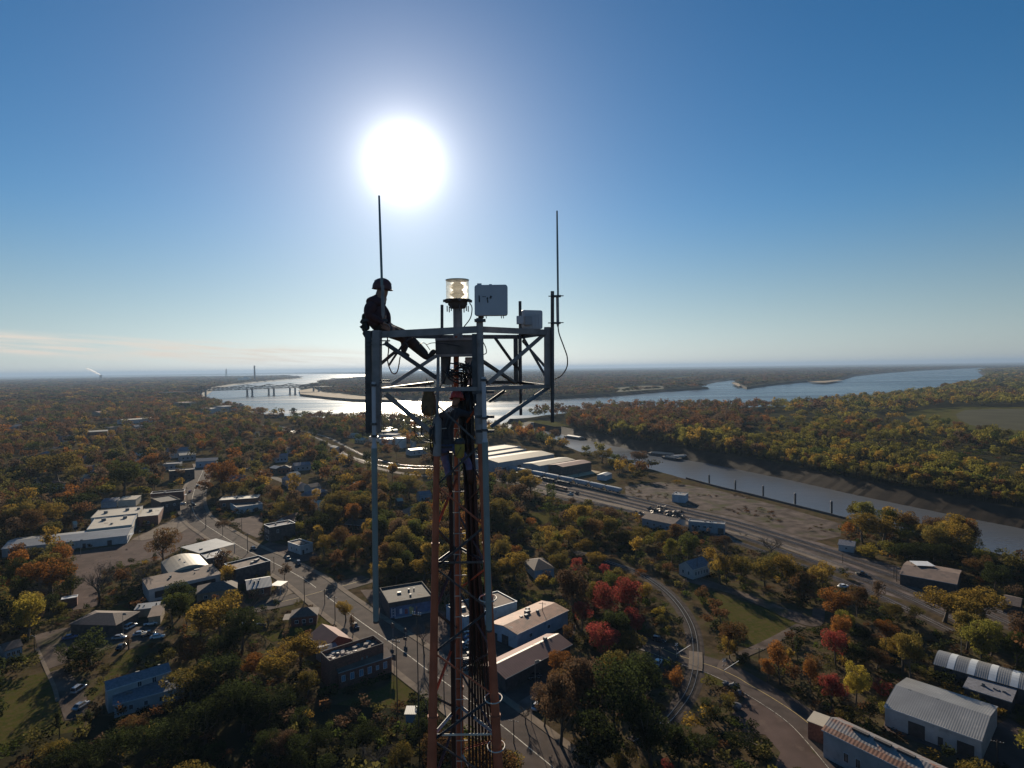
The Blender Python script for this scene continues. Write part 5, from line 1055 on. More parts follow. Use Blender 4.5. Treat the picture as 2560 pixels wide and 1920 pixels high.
def hand(J, E, wrist, d, side, mi, curl=.5):
    """palm, four bent fingers of unequal length and a thumb from the side of the palm"""
    w0 = J[wrist][0]; d = d.normalized(); s = (side - d * side.dot(d)).normalized(); n = d.cross(s)
    J[wrist + '_palm'] = (w0 + d * .065, (.038, .02), mi); E.append((wrist, wrist + '_palm'))
    for k, (off, L) in enumerate(((-.030, .062), (-.010, .074), (.010, .070), (.029, .054))):
        a = w0 + d * .085 + s * off; b = a + d * L * .55 + n * L * .25 * curl; c = b + (d * (1 - curl) + n * curl).normalized() * L * .5
        for q, p, r in (('a', a, .0105), ('b', b, .0095), ('c', c, .0075)): J[f'{wrist}_f{k}{q}'] = (p, r, mi)
        E += [(wrist + '_palm', f'{wrist}_f{k}a'), (f'{wrist}_f{k}a', f'{wrist}_f{k}b'), (f'{wrist}_f{k}b', f'{wrist}_f{k}c')]
    a = w0 + d * .03 - s * .04; b = a + d * .035 - s * .02 + n * .01
    J[wrist + '_t0'] = (a, .012, mi); J[wrist + '_t1'] = (b, .009, mi); E += [(wrist + '_palm', wrist + '_t0'), (wrist + '_t0', wrist + '_t1')]
def cW(c, x, y, Y): X = px(c, x, y); return W(X[0], X[1], Y)
# seated worker, in profile, facing along the rail
Y = 11.3; g = lambda x, y, dy=0: cW('c1', x, y, Y + dy)
T1 = Thing('person', 'worker in dark red helmet seated on the left corner rail with one leg stretched out', 'person', g(310, 1310))
J = {'pelvis': (g(306, 1275), .2, 1), 'belly': (g(303, 1215), .215, 0), 'chest': (g(302, 1135), (.24, .235), 0), 'collar': (g(322, 1075), .16, 0), 'neck': (g(350, 1040), .095, 0),
     'head': (g(366, 992), .1, 2), 'crown': (g(372, 955), .085, 2), 'nose': (g(413, 1000), .018, 2), 'jaw': (g(400, 1030), .032, 2), 'ear': (g(352, 995, -.095), .018, 2), 'ear2': (g(352, 995, .095), .018, 2),
     'sh': (g(290, 1095, -.2), .095, 0), 'el': (g(240, 1200, -.26), .085, 0), 'wr': (g(372, 1268, -.2), .035, 0), 'sh2': (g(325, 1095, .2), .095, 0), 'el2': (g(405, 1200, .24), .07, 0), 'wr2': (g(425, 1275, .12), .035, 0),
     'hip': (g(330, 1302, -.10), .105, 1), 'kn': (g(500, 1352, .22), .075, 1), 'sn': (g(560, 1435, .34), .062, 1), 'an': (g(545, 1530, .36), .048, 3), 'to': (g(600, 1560, .34), .04, 3),
     'hip2': (g(330, 1302, .12), .12, 1), 'kn2': (g(560, 1385, .50), .115, 1), 'sn2': (g(655, 1470, .52), .095, 1), 'an2': (g(738, 1548, .53), .075, 3), 'he2': (g(758, 1575, .53), .055, 3), 'to2': (g(825, 1500, .53), .05, 3)}
E = [('pelvis', 'belly'), ('belly', 'chest'), ('chest', 'collar'), ('collar', 'neck'), ('neck', 'head'), ('head', 'crown'), ('head', 'nose'), ('head', 'jaw'), ('head', 'ear'), ('head', 'ear2'),
     ('collar', 'sh'), ('sh', 'el'), ('el', 'wr'), ('collar', 'sh2'), ('sh2', 'el2'), ('el2', 'wr2'), ('pelvis', 'hip'), ('hip', 'kn'), ('kn', 'sn'), ('sn', 'an'), ('an', 'to'),
     ('pelvis', 'hip2'), ('hip2', 'kn2'), ('kn2', 'sn2'), ('sn2', 'an2'), ('an2', 'he2'), ('he2', 'to2')]
hand(J, E, 'wr', J['wr'][0] - J['el'][0], Vector((0, -1, .3)), 2); hand(J, E, 'wr2', J['wr2'][0] - J['el2'][0], Vector((0, -1, .3)), 2)
for n_ in list(J):
    p_, r_, m_ = J[n_]
    if '_' not in n_: J[n_] = (p_, tuple(v * 1.24 for v in r_) if isinstance(r_, tuple) else r_ * (1.24 if r_ > .05 else 1.1), m_)
body(T1, J, E, [M_jacket, M_trouser, M_skin, M_boot])
def helmet(T, c, r, fwd, m, brim=.05):
    mb = MB(); f = Vector(fwd).normalized(); up = Vector((0, 0, 1)); up = (up - f * up.dot(f)).normalized(); s = f.cross(up)
    n = 20; prof = [(1.02, -.25), (1.02, 0), (.97, .3), (.82, .6), (.55, .86), (.25, .99), (.0001, 1.02)]; vs = []
    for rr, z in prof:
        for k in range(n):
            a = 2 * math.pi * k / n; vs.append(c + (f * math.cos(a) * 1.13 + s * math.sin(a)) * rr * r + up * z * r)
    fs = [(i * n + k, i * n + (k + 1) % n, (i + 1) * n + (k + 1) % n, (i + 1) * n + k) for i in range(len(prof) - 1) for k in range(n)]
    mb.add(vs, fs, True)
    vs = []
    for k in range(n):
        a = 2 * math.pi * k / n; e = brim * (1.2 if math.cos(a) > .3 else .35); d = (f * math.cos(a) * 1.13 + s * math.sin(a))
        vs += [c + d * r * 1.0 + up * (-.2 * r), c + d * (r * 1.03 + e) + up * (-.27 * r), c + d * (r * 1.03 + e) + up * (-.33 * r), c + d * r * .98 + up * (-.33 * r)]
    mb.add(vs, [(4 * k + q, 4 * ((k + 1) % n) + q, 4 * ((k + 1) % n) + (q + 1) % 4, 4 * k + (q + 1) % 4) for k in range(n) for q in range(4)])
    o = T.part('helmet', mb, m)
    mb = MB()
    for q in (-.5, 0, .5):
        mb.tube([c + (f * math.cos(t) * 1.13 + s * q * .55) * r * 1.0 + up * math.sin(t) * r * (1.03 - abs(q) * .14) for t in [R_(a) for a in range(25, 160, 15)]], .008, 6)
    T.part('ridge', mb, m, o)
    return o
helmet(T1, g(364, 958), .158, (1, 0, -.1), M_helm_m, .018)
mb = MB(); cst = [g(352, 985, -.115), g(372, 1015, -.1), g(396, 1040, -.02), g(372, 1015, .1), g(352, 985, .115)]; mb.tube(cst, .008, 5); T1.part('chin_strap', mb, M_strap)
def belt(T, c, rx, ry, tilt=(0, 0), r=.016, h=.05, name='harness_belt', ax=None):
    mb = MB(); M = Euler((tilt[0], tilt[1], 0)).to_matrix() if ax is None else Vector(ax).to_track_quat('Z', 'Y').to_matrix(); n = 24; vs = []
    for k in range(n):
        a = 2 * math.pi * k / n
        for rr, z in ((0, -h / 2), (r, -h / 2), (r, h / 2), (0, h / 2)): vs.append(c + M @ Vector(((rx + rr) * math.cos(a), (ry + rr) * math.sin(a), z)))
    mb.add(vs, [(4 * k + q, 4 * ((k + 1) % n) + q, 4 * ((k + 1) % n) + (q + 1) % 4, 4 * k + (q + 1) % 4) for k in range(n) for q in range(4)])
    return T.part(name, mb, M_strap)
belt(T1, g(304, 1250), .215, .21); belt(T1, (J['hip'][0] * .5 + J['kn'][0] * .5), .088, .088, ax=J['kn'][0] - J['hip'][0], name='thigh_strap')
mb = MB(); mb.tube(smooth_line([g(250, 1235, -.2), g(262, 1140, -.2), g(300, 1072, -.16), g(330, 1110, -.14), g(345, 1230, -.15)], 4), .022, 6); T1.part('shoulder_strap', mb, M_strap)
rr = random.Random(9); mb = MB()
for k in range(13):
    x, y = rr.uniform(185, 235), 1190 + k * 12.5; p = g(x, y, rr.uniform(-.12, .1)); q = p + Vector((rr.uniform(-.02, .03), rr.uniform(-.03, .03), -rr.uniform(.06, .14)))
    mb.tube([p, (p + q) / 2 + Vector((rr.uniform(-.03, .0), 0, 0)), q], [.014, .026, .012], 6)
T1.part('tool_cluster', mb, M_strap)
mb = MB(); mb.cbox(g(222, 1265, -.02), (.13, .16, .3), .04, R_(20)); T1.part('back_pouch', mb, mat('dark_olive_pouch', (.06, .055, .035), .9, var=.2, scale=9))
t = Thing('safety_lanyard', 'red and dark safety lanyard looped round the corner braces below the seated worker', 'lanyard', g(410, 1400))
mb = MB(); mb.tube(smooth_line([g(400, 1330, -.1), g(412, 1420, -.1), g(420, 1500, -.12), g(412, 1600, -.1), g(450, 1700, -.1), g(495, 1690, -.1), g(520, 1560, 0)], 5), .012, 6); t.part('strap', mb, M_helm_m)
mb = MB(); mb.tube(smooth_line([g(420, 1640, .1), g(500, 1520, .1), g(560, 1440, .1), g(625, 1395, .1)], 5), .022, 7); mb.tube(smooth_line([g(560, 1440, .08), g(585, 1470, .05), g(560, 1530, .05), g(545, 1560, .05)], 5), .014, 6); t.part('shock_pack', mb, M_strap)
# climbing worker, back to the camera, inside the tower
Y = 11.78; g = lambda x, y, dy=0: cW('c2', x, y, Y + dy)
T2 = Thing('person', 'worker in red helmet, charcoal hoodie and jeans climbing inside the tower legs', 'person', g(960, 1180))
J = {'pelvis': (g(925, 800), .135, 1), 'belly': (g(915, 715), .14, 0), 'chest': (g(930, 610), (.175, .15), 0), 'collar': (g(960, 520), .115, 0), 'neck': (g(985, 465, .03), .062, 2), 'head': (g(1006, 410, .06), .092, 2), 'crown': (g(1008, 380, .06), .085, 2),
     'ear': (g(975, 412, .06), .016, 2), 'ear2': (g(1038, 408, .06), .016, 2), 'nose': (g(1012, 412, .16), .018, 2), 'jaw': (g(1006, 435, .13), .034, 2),
     'sh': (g(868, 555, .02), .08, 0), 'el': (g(850, 680, .1), .06, 0), 'wr': (g(860, 760, .22), .036, 0), 'sh2': (g(1040, 520, .0), .085, 0), 'el2': (g(1118, 545, .04), .065, 0), 'wr2': (g(1180, 520, .16), .038, 0),
     'hip': (g(885, 822), .105, 1), 'kn': (g(922, 985, .06), .074, 1), 'sn': (g(935, 1060, .05), .066, 1), 'an': (g(948, 1160, .04), .05, 3), 'to': (g(952, 1190, .16), .042, 3),
     'hip2': (g(985, 822), .11, 1), 'kn2': (g(1105, 945, .08), .078, 1), 'sn2': (g(1118, 1015, .06), .07, 1), 'an2': (g(1125, 1105, .05), .052, 3), 'to2': (g(1128, 1140, .18), .043, 3)}
E = [('pelvis', 'belly'), ('belly', 'chest'), ('chest', 'collar'), ('collar', 'neck'), ('neck', 'head'), ('head', 'crown'), ('head', 'ear'), ('head', 'ear2'), ('head', 'nose'), ('head', 'jaw'), ('collar', 'sh'), ('sh', 'el'), ('el', 'wr'), ('collar', 'sh2'), ('sh2', 'el2'), ('el2', 'wr2'),
     ('pelvis', 'hip'), ('hip', 'kn'), ('kn', 'sn'), ('sn', 'an'), ('an', 'to'), ('pelvis', 'hip2'), ('hip2', 'kn2'), ('kn2', 'sn2'), ('sn2', 'an2'), ('an2', 'to2')]
hand(J, E, 'wr', Vector((0, 1, -.3)), Vector((1, 0, .2)), 2, .8); hand(J, E, 'wr2', J['wr2'][0] - J['el2'][0], Vector((0, -.2, 1)), 2, .8)
body(T2, J, E, [M_hoodie, M_jeans, M_skin, M_boot])
helmet(T2, g(1008, 386, .06), .135, (.12, 1, -.25), M_helm_r, .02)
belt(T2, g(920, 768), .165, .155, h=.09); belt(T2, g(918, 815), .15, .14, h=.04, name='tool_belt')
belt(T2, J['hip'][0] * .7 + J['kn'][0] * .3, .10, .10, ax=J['kn'][0] - J['hip'][0], name='thigh_strap'); belt(T2, J['hip2'][0] * .7 + J['kn2'][0] * .3, .105, .105, ax=J['kn2'][0] - J['hip2'][0], name='thigh_strap')
mb = MB(); mb.tube([g(880, 760, -.17), g(900, 665, -.175), g(945, 560, -.165), g(960, 505, -.13)], .02, 6); mb.tube([g(950, 760, -.17), g(935, 665, -.175), g(985, 560, -.165), g(1000, 505, -.12)], .02, 6); T2.part('shoulder_strap', mb, M_strap)
mb = MB(); mb.tube([g(868, 664, -.19), g(920, 659, -.195)], .012, 6); T2.part('buckle', mb, S_wpaint)
fc = bpy.data.curves.new('lettering', 'FONT'); fc.body = 'MR'; fc.size = .12; fc.extrude = .003; fc.align_x = 'CENTER'; fc.align_y = 'CENTER'; fc.space_character = 1.05
fo = bpy.data.objects.new('lettering', fc); C.objects.link(fo); dg = bpy.context.evaluated_depsgraph_get(); fm = bpy.data.meshes.new_from_object(fo.evaluated_get(dg))
bpy.data.objects.remove(fo); lt = bpy.data.objects.new('lettering', fm); C.objects.link(lt); fm.materials.append(mat('white_print', (.6, .6, .58), .8, var=.2, scale=20))
lt.parent = T2.o; lt.location = g(948, 505, -.20) - T2.L; lt.rotation_euler = (R_(72), R_(-36), 0)
t = Thing('tool_pouch', 'yellow lined tool pouch hanging from the climbing worker belt', 'pouch', g(1030, 930, -.18))
mb = MB(); mb.lathe((g(1035, 900, -.2).x, g(0, 0, -.2).y, 0), [(.05, g(0, 932, -.2).z), (.085, g(0, 915, -.2).z), (.1, g(0, 850, -.2).z), (.095, g(0, 800, -.2).z)], 14); t.part('sack', mb, mat('yellow_canvas', (.34, .27, .06), .85, var=.3, scale=8, stain=((.06, .06, .05), 4, .58)))
mb = MB(); mb.lathe((g(1035, 900, -.2).x, g(0, 0, -.2).y, 0), [(.097, g(0, 808, -.2).z), (.107, g(0, 806, -.2).z), (.107, g(0, 780, -.2).z), (.07, g(0, 760, -.2).z)], 14); t.part('collar', mb, M_strap)
mb = MB(); mb.tube(smooth_line([g(1000, 770, -.22), g(1005, 715, -.2), g(1018, 690, -.18), g(1035, 715, -.2), g(1062, 775, -.2)], 5), .011, 6); t.part('strap', mb, mat('tan_rope', (.3, .2, .1), .8, var=.2, scale=9))
mb = MB(); mb.box(g(1075, 850, -.19), (.016, .016, .3), M=Euler((0, R_(-35), 0)).to_matrix()); mb.box(g(1025, 860, -.30), (.012, .012, .2), M=Euler((0, R_(30), 0)).to_matrix()); t.part('trim_band', mb, M_strap)
# ------------------------------------------------------------------ cars, poles, rails, boats, bridge, tanks
M_tyre = mat('tyre_rubber', (.015, .015, .015), .9, var=.2, scale=9)
M_lens = mat('headlight_lens', (.7, .7, .66), .1, var=.05, scale=9, spec=.8)
PAINT = dict(white=mat('white_car_paint', (.72, .72, .72), .25, var=.04, scale=2, spec=.7), silver=mat('silver_car_paint', (.4, .41, .43), .25, metal=.5, var=.04, scale=2), black=mat('black_car_paint', (.015, .016, .02), .2, var=.1, scale=2, spec=.7),
             red=mat('red_car_paint', (.25, .02, .02), .25, var=.05, scale=2), blue=mat('blue_car_paint', (.05, .09, .2), .25, var=.05, scale=2), tan=mat('tan_car_paint', (.35, .3, .22), .3, var=.05, scale=2))
def loft(mb, secs, mi=0):
    n = len(secs[0]); vs = [v for s in secs for v in s]
    fs = [(i * n + k, i * n + (k + 1) % n, (i + 1) * n + (k + 1) % n, (i + 1) * n + k) for i in range(len(secs) - 1) for k in range(n)]
    fs += [tuple(reversed(range(n))), tuple(range((len(secs) - 1) * n, len(secs) * n))]
    mb.add(vs, fs, True, mi)
CARS = {}
def make_car(kind, paint):
    root = bpy.data.objects.new('parked_car', None); C.objects.link(root)
    def sec(x, w, z0, z1, ins=.12): return [Vector((x, -w, z0 + .1)), Vector((x, -w + ins * .4, z0)), Vector((x, w - ins * .4, z0)), Vector((x, w, z0 + .1)), Vector((x, w, (z0 + z1) / 2 + .1)), Vector((x, w - ins, z1)), Vector((x, -w + ins, z1)), Vector((x, -w, (z0 + z1) / 2 + .1))]
    mb = MB()
    loft(mb, [sec(-2.25, .78, .35, .72), sec(-2.1, .86, .26, .86), sec(-1.2, .9, .24, .92), sec(.3, .9, .24, .92), sec(1.2, .89, .24, .86), sec(1.95, .84, .27, .76), sec(2.2, .72, .36, .66)])
    bo = obj('body', mb, PAINT[paint], root); mb = MB()
    def cab(x, w, z): return [Vector((x, -w, z)), Vector((x, w, z))]
    x = {'sedan': (-1.75, -1.15, .25, 1.0), 'suv': (-2.15, -1.95, .35, 1.05), 'truck': (-.5, -.4, .6, 1.2)}[kind]; zt_ = {'sedan': 1.42, 'suv': 1.72, 'truck': 1.75}[kind]
    lo = [Vector((x[0], -.8, .9)), Vector((x[3], -.8, .86)), Vector((x[3], .8, .86)), Vector((x[0], .8, .9))]; hi = [Vector((x[1], -.64, zt_)), Vector((x[2], -.64, zt_)), Vector((x[2], .64, zt_)), Vector((x[1], .64, zt_))]
    mb.add(lo + hi, [(0, 1, 5, 4), (1, 2, 6, 5), (2, 3, 7, 6), (3, 0, 4, 7)]); obj('window', mb, K['glass'], root)
    mb = MB(); t = Vector((0, 0, .05)); mb.add([h_ + Vector((0, 0, .005)) for h_ in hi] + [h_ * .97 + t + Vector((0, 0, .04)) for h_ in hi], [(0, 1, 5, 4), (1, 2, 6, 5), (2, 3, 7, 6), (3, 0, 4, 7), (4, 5, 6, 7)])
    for a, b in zip(lo, hi): mb.bar(a * 1.005, b * 1.005, .07)
    obj('roof', mb, PAINT[paint], root)
    for sx in (-1.38, 1.38):
        for sy in (-.82, .82):
            mb = MB(); mb.tube([(sx, sy - .11, .33), (sx, sy + .11, .33)], .33, 14); wh_ = obj('wheel', mb, M_tyre, root)
            mb = MB(); mb.tube([(sx, sy - .118, .33), (sx, sy + .118, .33)], .18, 10); obj('rim', mb, PAINT['silver'], wh_)
    for sy in (-.58, .58): mb = MB(); mb.box((2.12, sy, .66), (.12, .3, .13)); obj('headlight', mb, M_lens, root)
    if kind == 'truck':
        mb = MB(); mb.box((-1.4, 0, .95), (1.5, 1.5, .02)); obj('cargo_bed', mb, M_tyre, root)
    return root
def car(kind, paint, label, c, x, y, ang, group=None, name='parked_car'):
    k = (kind, paint)
    if k not in CARS: CARS[k] = make_car(kind, paint); o = CARS[k]
    else: o = copy_tree(CARS[k])
    p = G(c, x, y) if c else Gf(x, y); p.z = .075; o.location = p; o.rotation_euler = (0, 0, ang); tag(o, label, 'car', group or 'cars parked in the town'); o.name = name
    FOOT.append([p + Vector((a, b, 0)) for a, b in ((-2, -2), (2, -2), (2, 2), (-2, 2))]); return o
def along(pl, c, x, y):
    p = G(c, x, y); i = min(range(len(pl)), key=lambda k: (pl[k] - p).length); d = pl[min(i + 1, len(pl) - 1)] - pl[max(i - 1, 0)]; return math.atan2(d.y, d.x)
am = lambda c, x, y: along(main_st, c, x, y)
car('suv', 'white', 'white car parked in the shade at the left end of the row', 'c7', 1052, 252, R_(80)); car('suv', 'white', 'white car parked in the shaded yard, middle of the row behind the bare tree', 'c7', 1130, 240, R_(75))
car('truck', 'white', 'white pickup parked beside the pine trees', 'c7', 1305, 212, R_(20)); car('sedan', 'silver', 'silver car glinting in the sun at the left end of the sunny yard', 'c7', 1032, 338, R_(10)); car('sedan', 'silver', 'silver sedan parked along the kerb of the sunny yard', 'c7', 1212, 305, R_(25))
car('truck', 'black', 'black pickup in the shade of the sunny yard', 'c7', 1285, 310, R_(25)); car('sedan', 'white', 'white car glinting at the right end of the sunny yard', 'c7', 1362, 330, R_(15)); car('sedan', 'black', 'dark car with two bright windows beside the thicket', 'c7', 1050, 418, R_(95))
car('sedan', 'blue', 'pale blue car half hidden left of the dark thicket', 'c7', 610, 335, R_(25)); car('suv', 'silver', 'silver suv parked on the dirt drive nearest the thicket', 'c7', 682, 785, R_(85)); car('sedan', 'silver', 'silver car parked on the dirt drive beside the ivy column', 'c7', 700, 930, R_(80))
car('sedan', 'silver', 'silver car parked at the edge of the gravel beside a lamp post', 'd4', 425, 1215, R_(62)); car('sedan', 'black', 'dark car with a bright roof in the shadow of the maroon-roofed shed', 'd4', 398, 995, R_(20)); car('suv', 'black', 'dark car driving toward the level crossing', 'd4', 1330, 725, R_(-28)); car('sedan', 'white', 'pale car at the edge of the dark trees before the level crossing', 'd4', 1318, 890, R_(60))
car('sedan', 'black', 'dark car parked on the main street by the small gold tree', 'd2', 1082, 335, am('d2', 1082, 335)); car('suv', 'black', 'black car parked along the main street in front of the cars of the lot', 'c3', 905, 770, am('c3', 905, 770))
for i, (x, y, k_, p_, a, lb) in enumerate([(962, 650, 'suv', 'white', 18, 'white car nose to the blue workshop between the tower legs'), (965, 700, 'sedan', 'blue', 18, 'blue car next to the white one between the tower legs'), (970, 740, 'sedan', 'silver', 18, 'silver car in the middle of the row seen between the tower legs'), (950, 845, 'truck', 'black', 15, 'black pickup with a glinting tailgate between the tower legs'), (960, 885, 'suv', 'black', 15, 'black suv below the glinting pickup between the tower legs'), (965, 930, 'sedan', 'black', 15, 'black car at the lowest end of the row between the tower legs'), (1030, 860, 'sedan', 'white', 15, 'white car beside the white slope of the maroon-roofed shed')]): car(k_, p_, lb, 'c3', x, y, R_(a))
car('suv', 'red', 'red car waiting on the cross street corner', 'c4', 1645, 1490, R_(100)); car('sedan', 'white', 'white car parked before the dark two storey building', 'c6', 1578, 212, R_(80)); car('truck', 'black', 'dark truck stopped in the shade at the far junction', 'c6', 1665, 222, R_(10)); car('sedan', 'black', 'small dark car driving down the far main street', 'c6', 1708, 58, R_(100), name='moving_car')
car('sedan', 'tan', 'tan car stopped at the crossroads in front of the corner storefront', 'd1', 1090, 800, R_(-60)); car('suv', 'black', 'black suv pulled up at the roadside by the bare trees', 'd1', 1195, 850, R_(-60)); car('sedan', 'black', 'dark car on the shaded lot below the dark brick block', 'd1', 740, 700, am('d1', 740, 700)); car('sedan', 'silver', 'silver car under the bare tree behind the gold thicket', 'd1', 690, 1450, R_(40)); car('sedan', 'black', 'dark car beside the silver one under the bare tree', 'd1', 800, 1480, R_(30))
car('truck', 'black', 'dark truck on the yard between the tracks', 'd6', 1032, 985, R_(-30)); car('truck', 'silver', 'pale truck by the scrap piles of the yard', 'd3', 780, 545, R_(10)); car('sedan', 'white', 'white car parked under the gold tree by the yard', 'd6', 900, 1075, R_(10)); car('sedan', 'white', 'white car next to the small dark house by the yard', 'd6', 2065, 1212, R_(10))
# utility poles
M_pole = mat('creosote_pole', (.06, .045, .035), .9, var=.3, scale=2)
M_galv = mat('lamp_post_metal', (.3, .29, .27), .5, metal=.4, var=.15, scale=2)
PRO = {}
def pole(label, c, x, y, ytop, kind='u', ang=None, cat='utility pole'):
    p = G(c, x, y); X = px(c, x, y); h_ = (y - ytop) / CROPS[c][2] * p.y / FPX * 1.02
    nm = {'u': 'utility_pole', 'l': 'lamp_post', 's': 'street_sign'}[kind]
    if kind not in PRO:
        r = bpy.data.objects.new(nm, None); C.objects.link(r); PRO[kind] = r
        mb = MB(); mb.tube([(0, 0, 0), (0, 0, .5), (0, 0, 1)], [.15, .13, .095] if kind == 'u' else [.09, .08, .06], 8); obj('pole', mb, M_pole if kind == 'u' else M_galv, r)
        if kind == 'u':
            mb = MB().box((0, -.12, .94), (2.4, .1, .012)); ca = obj('crossarm', mb, M_pole, r)
            mb = MB()
            for s in (-1.1, -.55, .55, 1.1): mb.tube([(s, -.12, .946), (s, -.12, .966)], .06, 6)
            mb.v and obj('insulator_row', mb, K['trim'], ca)
        elif kind == 'l':
            mb = MB(); mb.tube([(0, 0, .985), (.5, 0, 1.0), (1.3, 0, 1.0)], .05, 6); a_ = obj('arm', mb, M_galv, r); mb = MB().box((1.5, 0, .998), (.6, .25, .016)); obj('lamp_head', mb, M_galv, a_)
        else:
            mb = MB().box((0, -.1, .82), (1.5, .08, .34)); obj('board', mb, K['dark'], r)
        o = r
    else: o = copy_tree(PRO[kind])
    o.location = (p.x, p.y, 0); o.scale = (1, 1, h_); o.rotation_euler = (0, 0, ang if ang is not None else 0); tag(o, label, cat, {'u': 'utility poles of the town', 'l': 'lamp posts', 's': 'street signs'}[kind])
for lb, c, x, y, yt, k in [
    ('tallest dark pole left of the tower legs in front of the mural building', 'd2', 1690, 1475, 130, 'u'), ('tall thin pole right of the big brick building on the lawn', 'd2', 1484, 1112, 420, 'u'), ('pole by the main street just right of the left tower leg', 'c3', 772, 1190, 950, 'u'), ('pole beside the road right of the right tower leg', 'c3', 1288, 1480, 1298, 'u'), ('lamp post beside the silver car on the gravel edge', 'd4', 380, 1330, 1140, 'l'),
    ('pole standing before the rust-roofed workshop', 'd4', 465, 620, 430, 'u'), ('pale leaning pole at the maroon-roofed shed', 'd4', 410, 1088, 870, 'l'), ('pole in front of the drive-in canopy on the main street', 'd1', 682, 735, 535, 'u'), ('pole on the kerb before the corner storefront', 'd1', 946, 905, 772, 'u'), ('leaning traffic pole at the crossroads corner', 'd1', 1252, 1230, 965, 'u'), ('pole at the stop line of the crossroads', 'd1', 1456, 1250, 1100, 'u'), ('pole beside the small gold street tree', 'd1', 1560, 1420, 1165, 'u'),
    ('pole at the far edge of the brick store lot', 'd1', 622, 528, 385, 'u'), ('pole at the bend beyond the empty lot', 'd1', 262, 480, 330, 'u'), ('pole before the storefront with the red band', 'c6', 1648, 330, 215, 'u'), ('pole on the kerb left of the far junction', 'c6', 1618, 245, 60, 'u'), ('lamp post at the edge of the concrete apron', 'c6', 1202, 528, 442, 'l'), ('lamp post in the middle of the concrete apron', 'c6', 1537, 450, 370, 'l'), ('lamp post in front of the long white warehouse', 'c6', 698, 655, 520, 'l'),
    ('lamp post at the left end of the long white warehouse', 'c6', 168, 690, 555, 'l'), ('pole on the verge between drive-in canopy and main street', 'c6', 2140, 632, 462, 'u'), ('pole right of the brick store lot', 'c6', 1778, 418, 345, 'u'), ('pole between the yard tracks near the pale cabin', 'd6', 893, 895, 830, 'u'), ('taller of two poles by the shaded brown warehouse', 'd6', 1285, 1030, 925, 'u'), ('shorter of two poles by the shaded brown warehouse', 'd6', 1265, 1005, 930, 'u'),
    ('tall pale pole above the striped metal shed', 'd5', 1755, 410, 190, 'l'), ('pole at the foot of the mown grass triangle', 'd5', 285, 520, 345, 'u'), ('pole behind the white corrugated warehouse gate', 'd5', 2015, 1215, 1015, 'u'), ('thin pole at the white gabled house', 'd4', 1608, 250, 80, 'u'), ('pole at the level crossing before the parked cars', 'd4', 1332, 910, 760, 'u'), ('pole beside the railway workshop', 'd3', 1332, 745, 680, 'u'), ('pole by the yard junction right of the workshop', 'd3', 1795, 690, 620, 'u'),
    ('pole at the end of the concrete slabs', 'd3', 853, 380, 325, 'u'), ('pole between the freight train and the slabs', 'd3', 693, 408, 355, 'u'), ('pole by the parked white cars yard', 'c7', 1066, 330, 120, 'l'), ('pole at the shaded house left of the thicket', 'c7', 300, 480, 300, 'u'), ('thin pole beside the grey fence of the dark house', 'c7', 1115, 425, 330, 'u')]: pole(lb, c, x, y, yt, k, ang=R_((x * 7) % 60 - 30), cat={'u': 'utility pole', 'l': 'lamp post'}[k])
for lb, c, x, y, yt in [('dark board sign on posts on the verge in front of the car park', 'c3', 393, 692, 585), ('pale board sign on the verge beside the bare tree', 'c3', 488, 700, 625), ('dark board sign at the kerb left of the bare tree', 'c3', 484, 752, 690), ('small dark sign on the main street sidewalk by the big brick building', 'c3', 402, 945, 815)]: pole(lb, c, x, y, yt, 's', R_(-30), 'sign')
# railway
M_rail = mat('worn_rail_steel', (.42, .38, .35), .3, metal=.8, var=.2, scale=.4, world=True)
M_ballast = mat('track_ballast', (.065, .052, .045), .95, var=.35, scale=.5, world=True, bump=.6, bscale=6, spec=.03)
M_sleep = mat('timber_sleeper', (.05, .038, .03), .95, var=.3, scale=3, world=True)
TRACKS = []
def track(label, pts, k=6, sleepers=True, z=.0, grp=None, off=0.0, bed=True):
    pl = smooth_line([G(*p) if isinstance(p[0], str) else Gf(*p) for p in pts], k)
    if off:
        q = []
        for i, p in enumerate(pl):
            d = pl[min(i + 1, len(pl) - 1)] - pl[max(i - 1, 0)]; d.z = 0; d.normalize(); q.append(p + Vector((d.y, -d.x, 0)) * off)
        pl = q
    TRACKS.append(pl); ROADS.append((pl, 3.0))
    t = Thing('railway_track', label, 'railway track', pl[0], grp)
    if bed:
        mb = ribbon(pl, -2.0, 2.0, .11 + z); a = ribbon(pl, -2.7, -2.0, .02, .11 + z); b = ribbon(pl, 2.0, 2.7, .11 + z, .02); mb.add(a.v, a.f); mb.add(b.v, b.f); t.part('ballast', mb, M_ballast)
    for s in (-.72, .72):
        mb = MB(); pr = ((-.07, .12), (-.06, .30), (-.03, .34), (.03, .34), (.06, .30), (.07, .12))
        for (a0, h0), (a1, h1) in zip(pr[:-1], pr[1:]): e = ribbon(pl, s + a0, s + a1, h0 + z, h1 + z); mb.add(e.v, e.f)
        t.part('rail', mb, M_rail)
    if sleepers:
        mb = MB(); acc = 0
        for i in range(len(pl) - 1):
            d = pl[i + 1] - pl[i]; L = d.length; d.normalize()
            while acc < L: p = pl[i] + d * acc; mb.box((p.x, p.y, .16 + z), (.24, 2.5, .12), math.atan2(d.y, d.x)); acc += .7 if p.y < 250 else 2.0
            acc -= L
        tag(t.part('sleepers', mb, M_sleep), kind='stuff')
    return pl
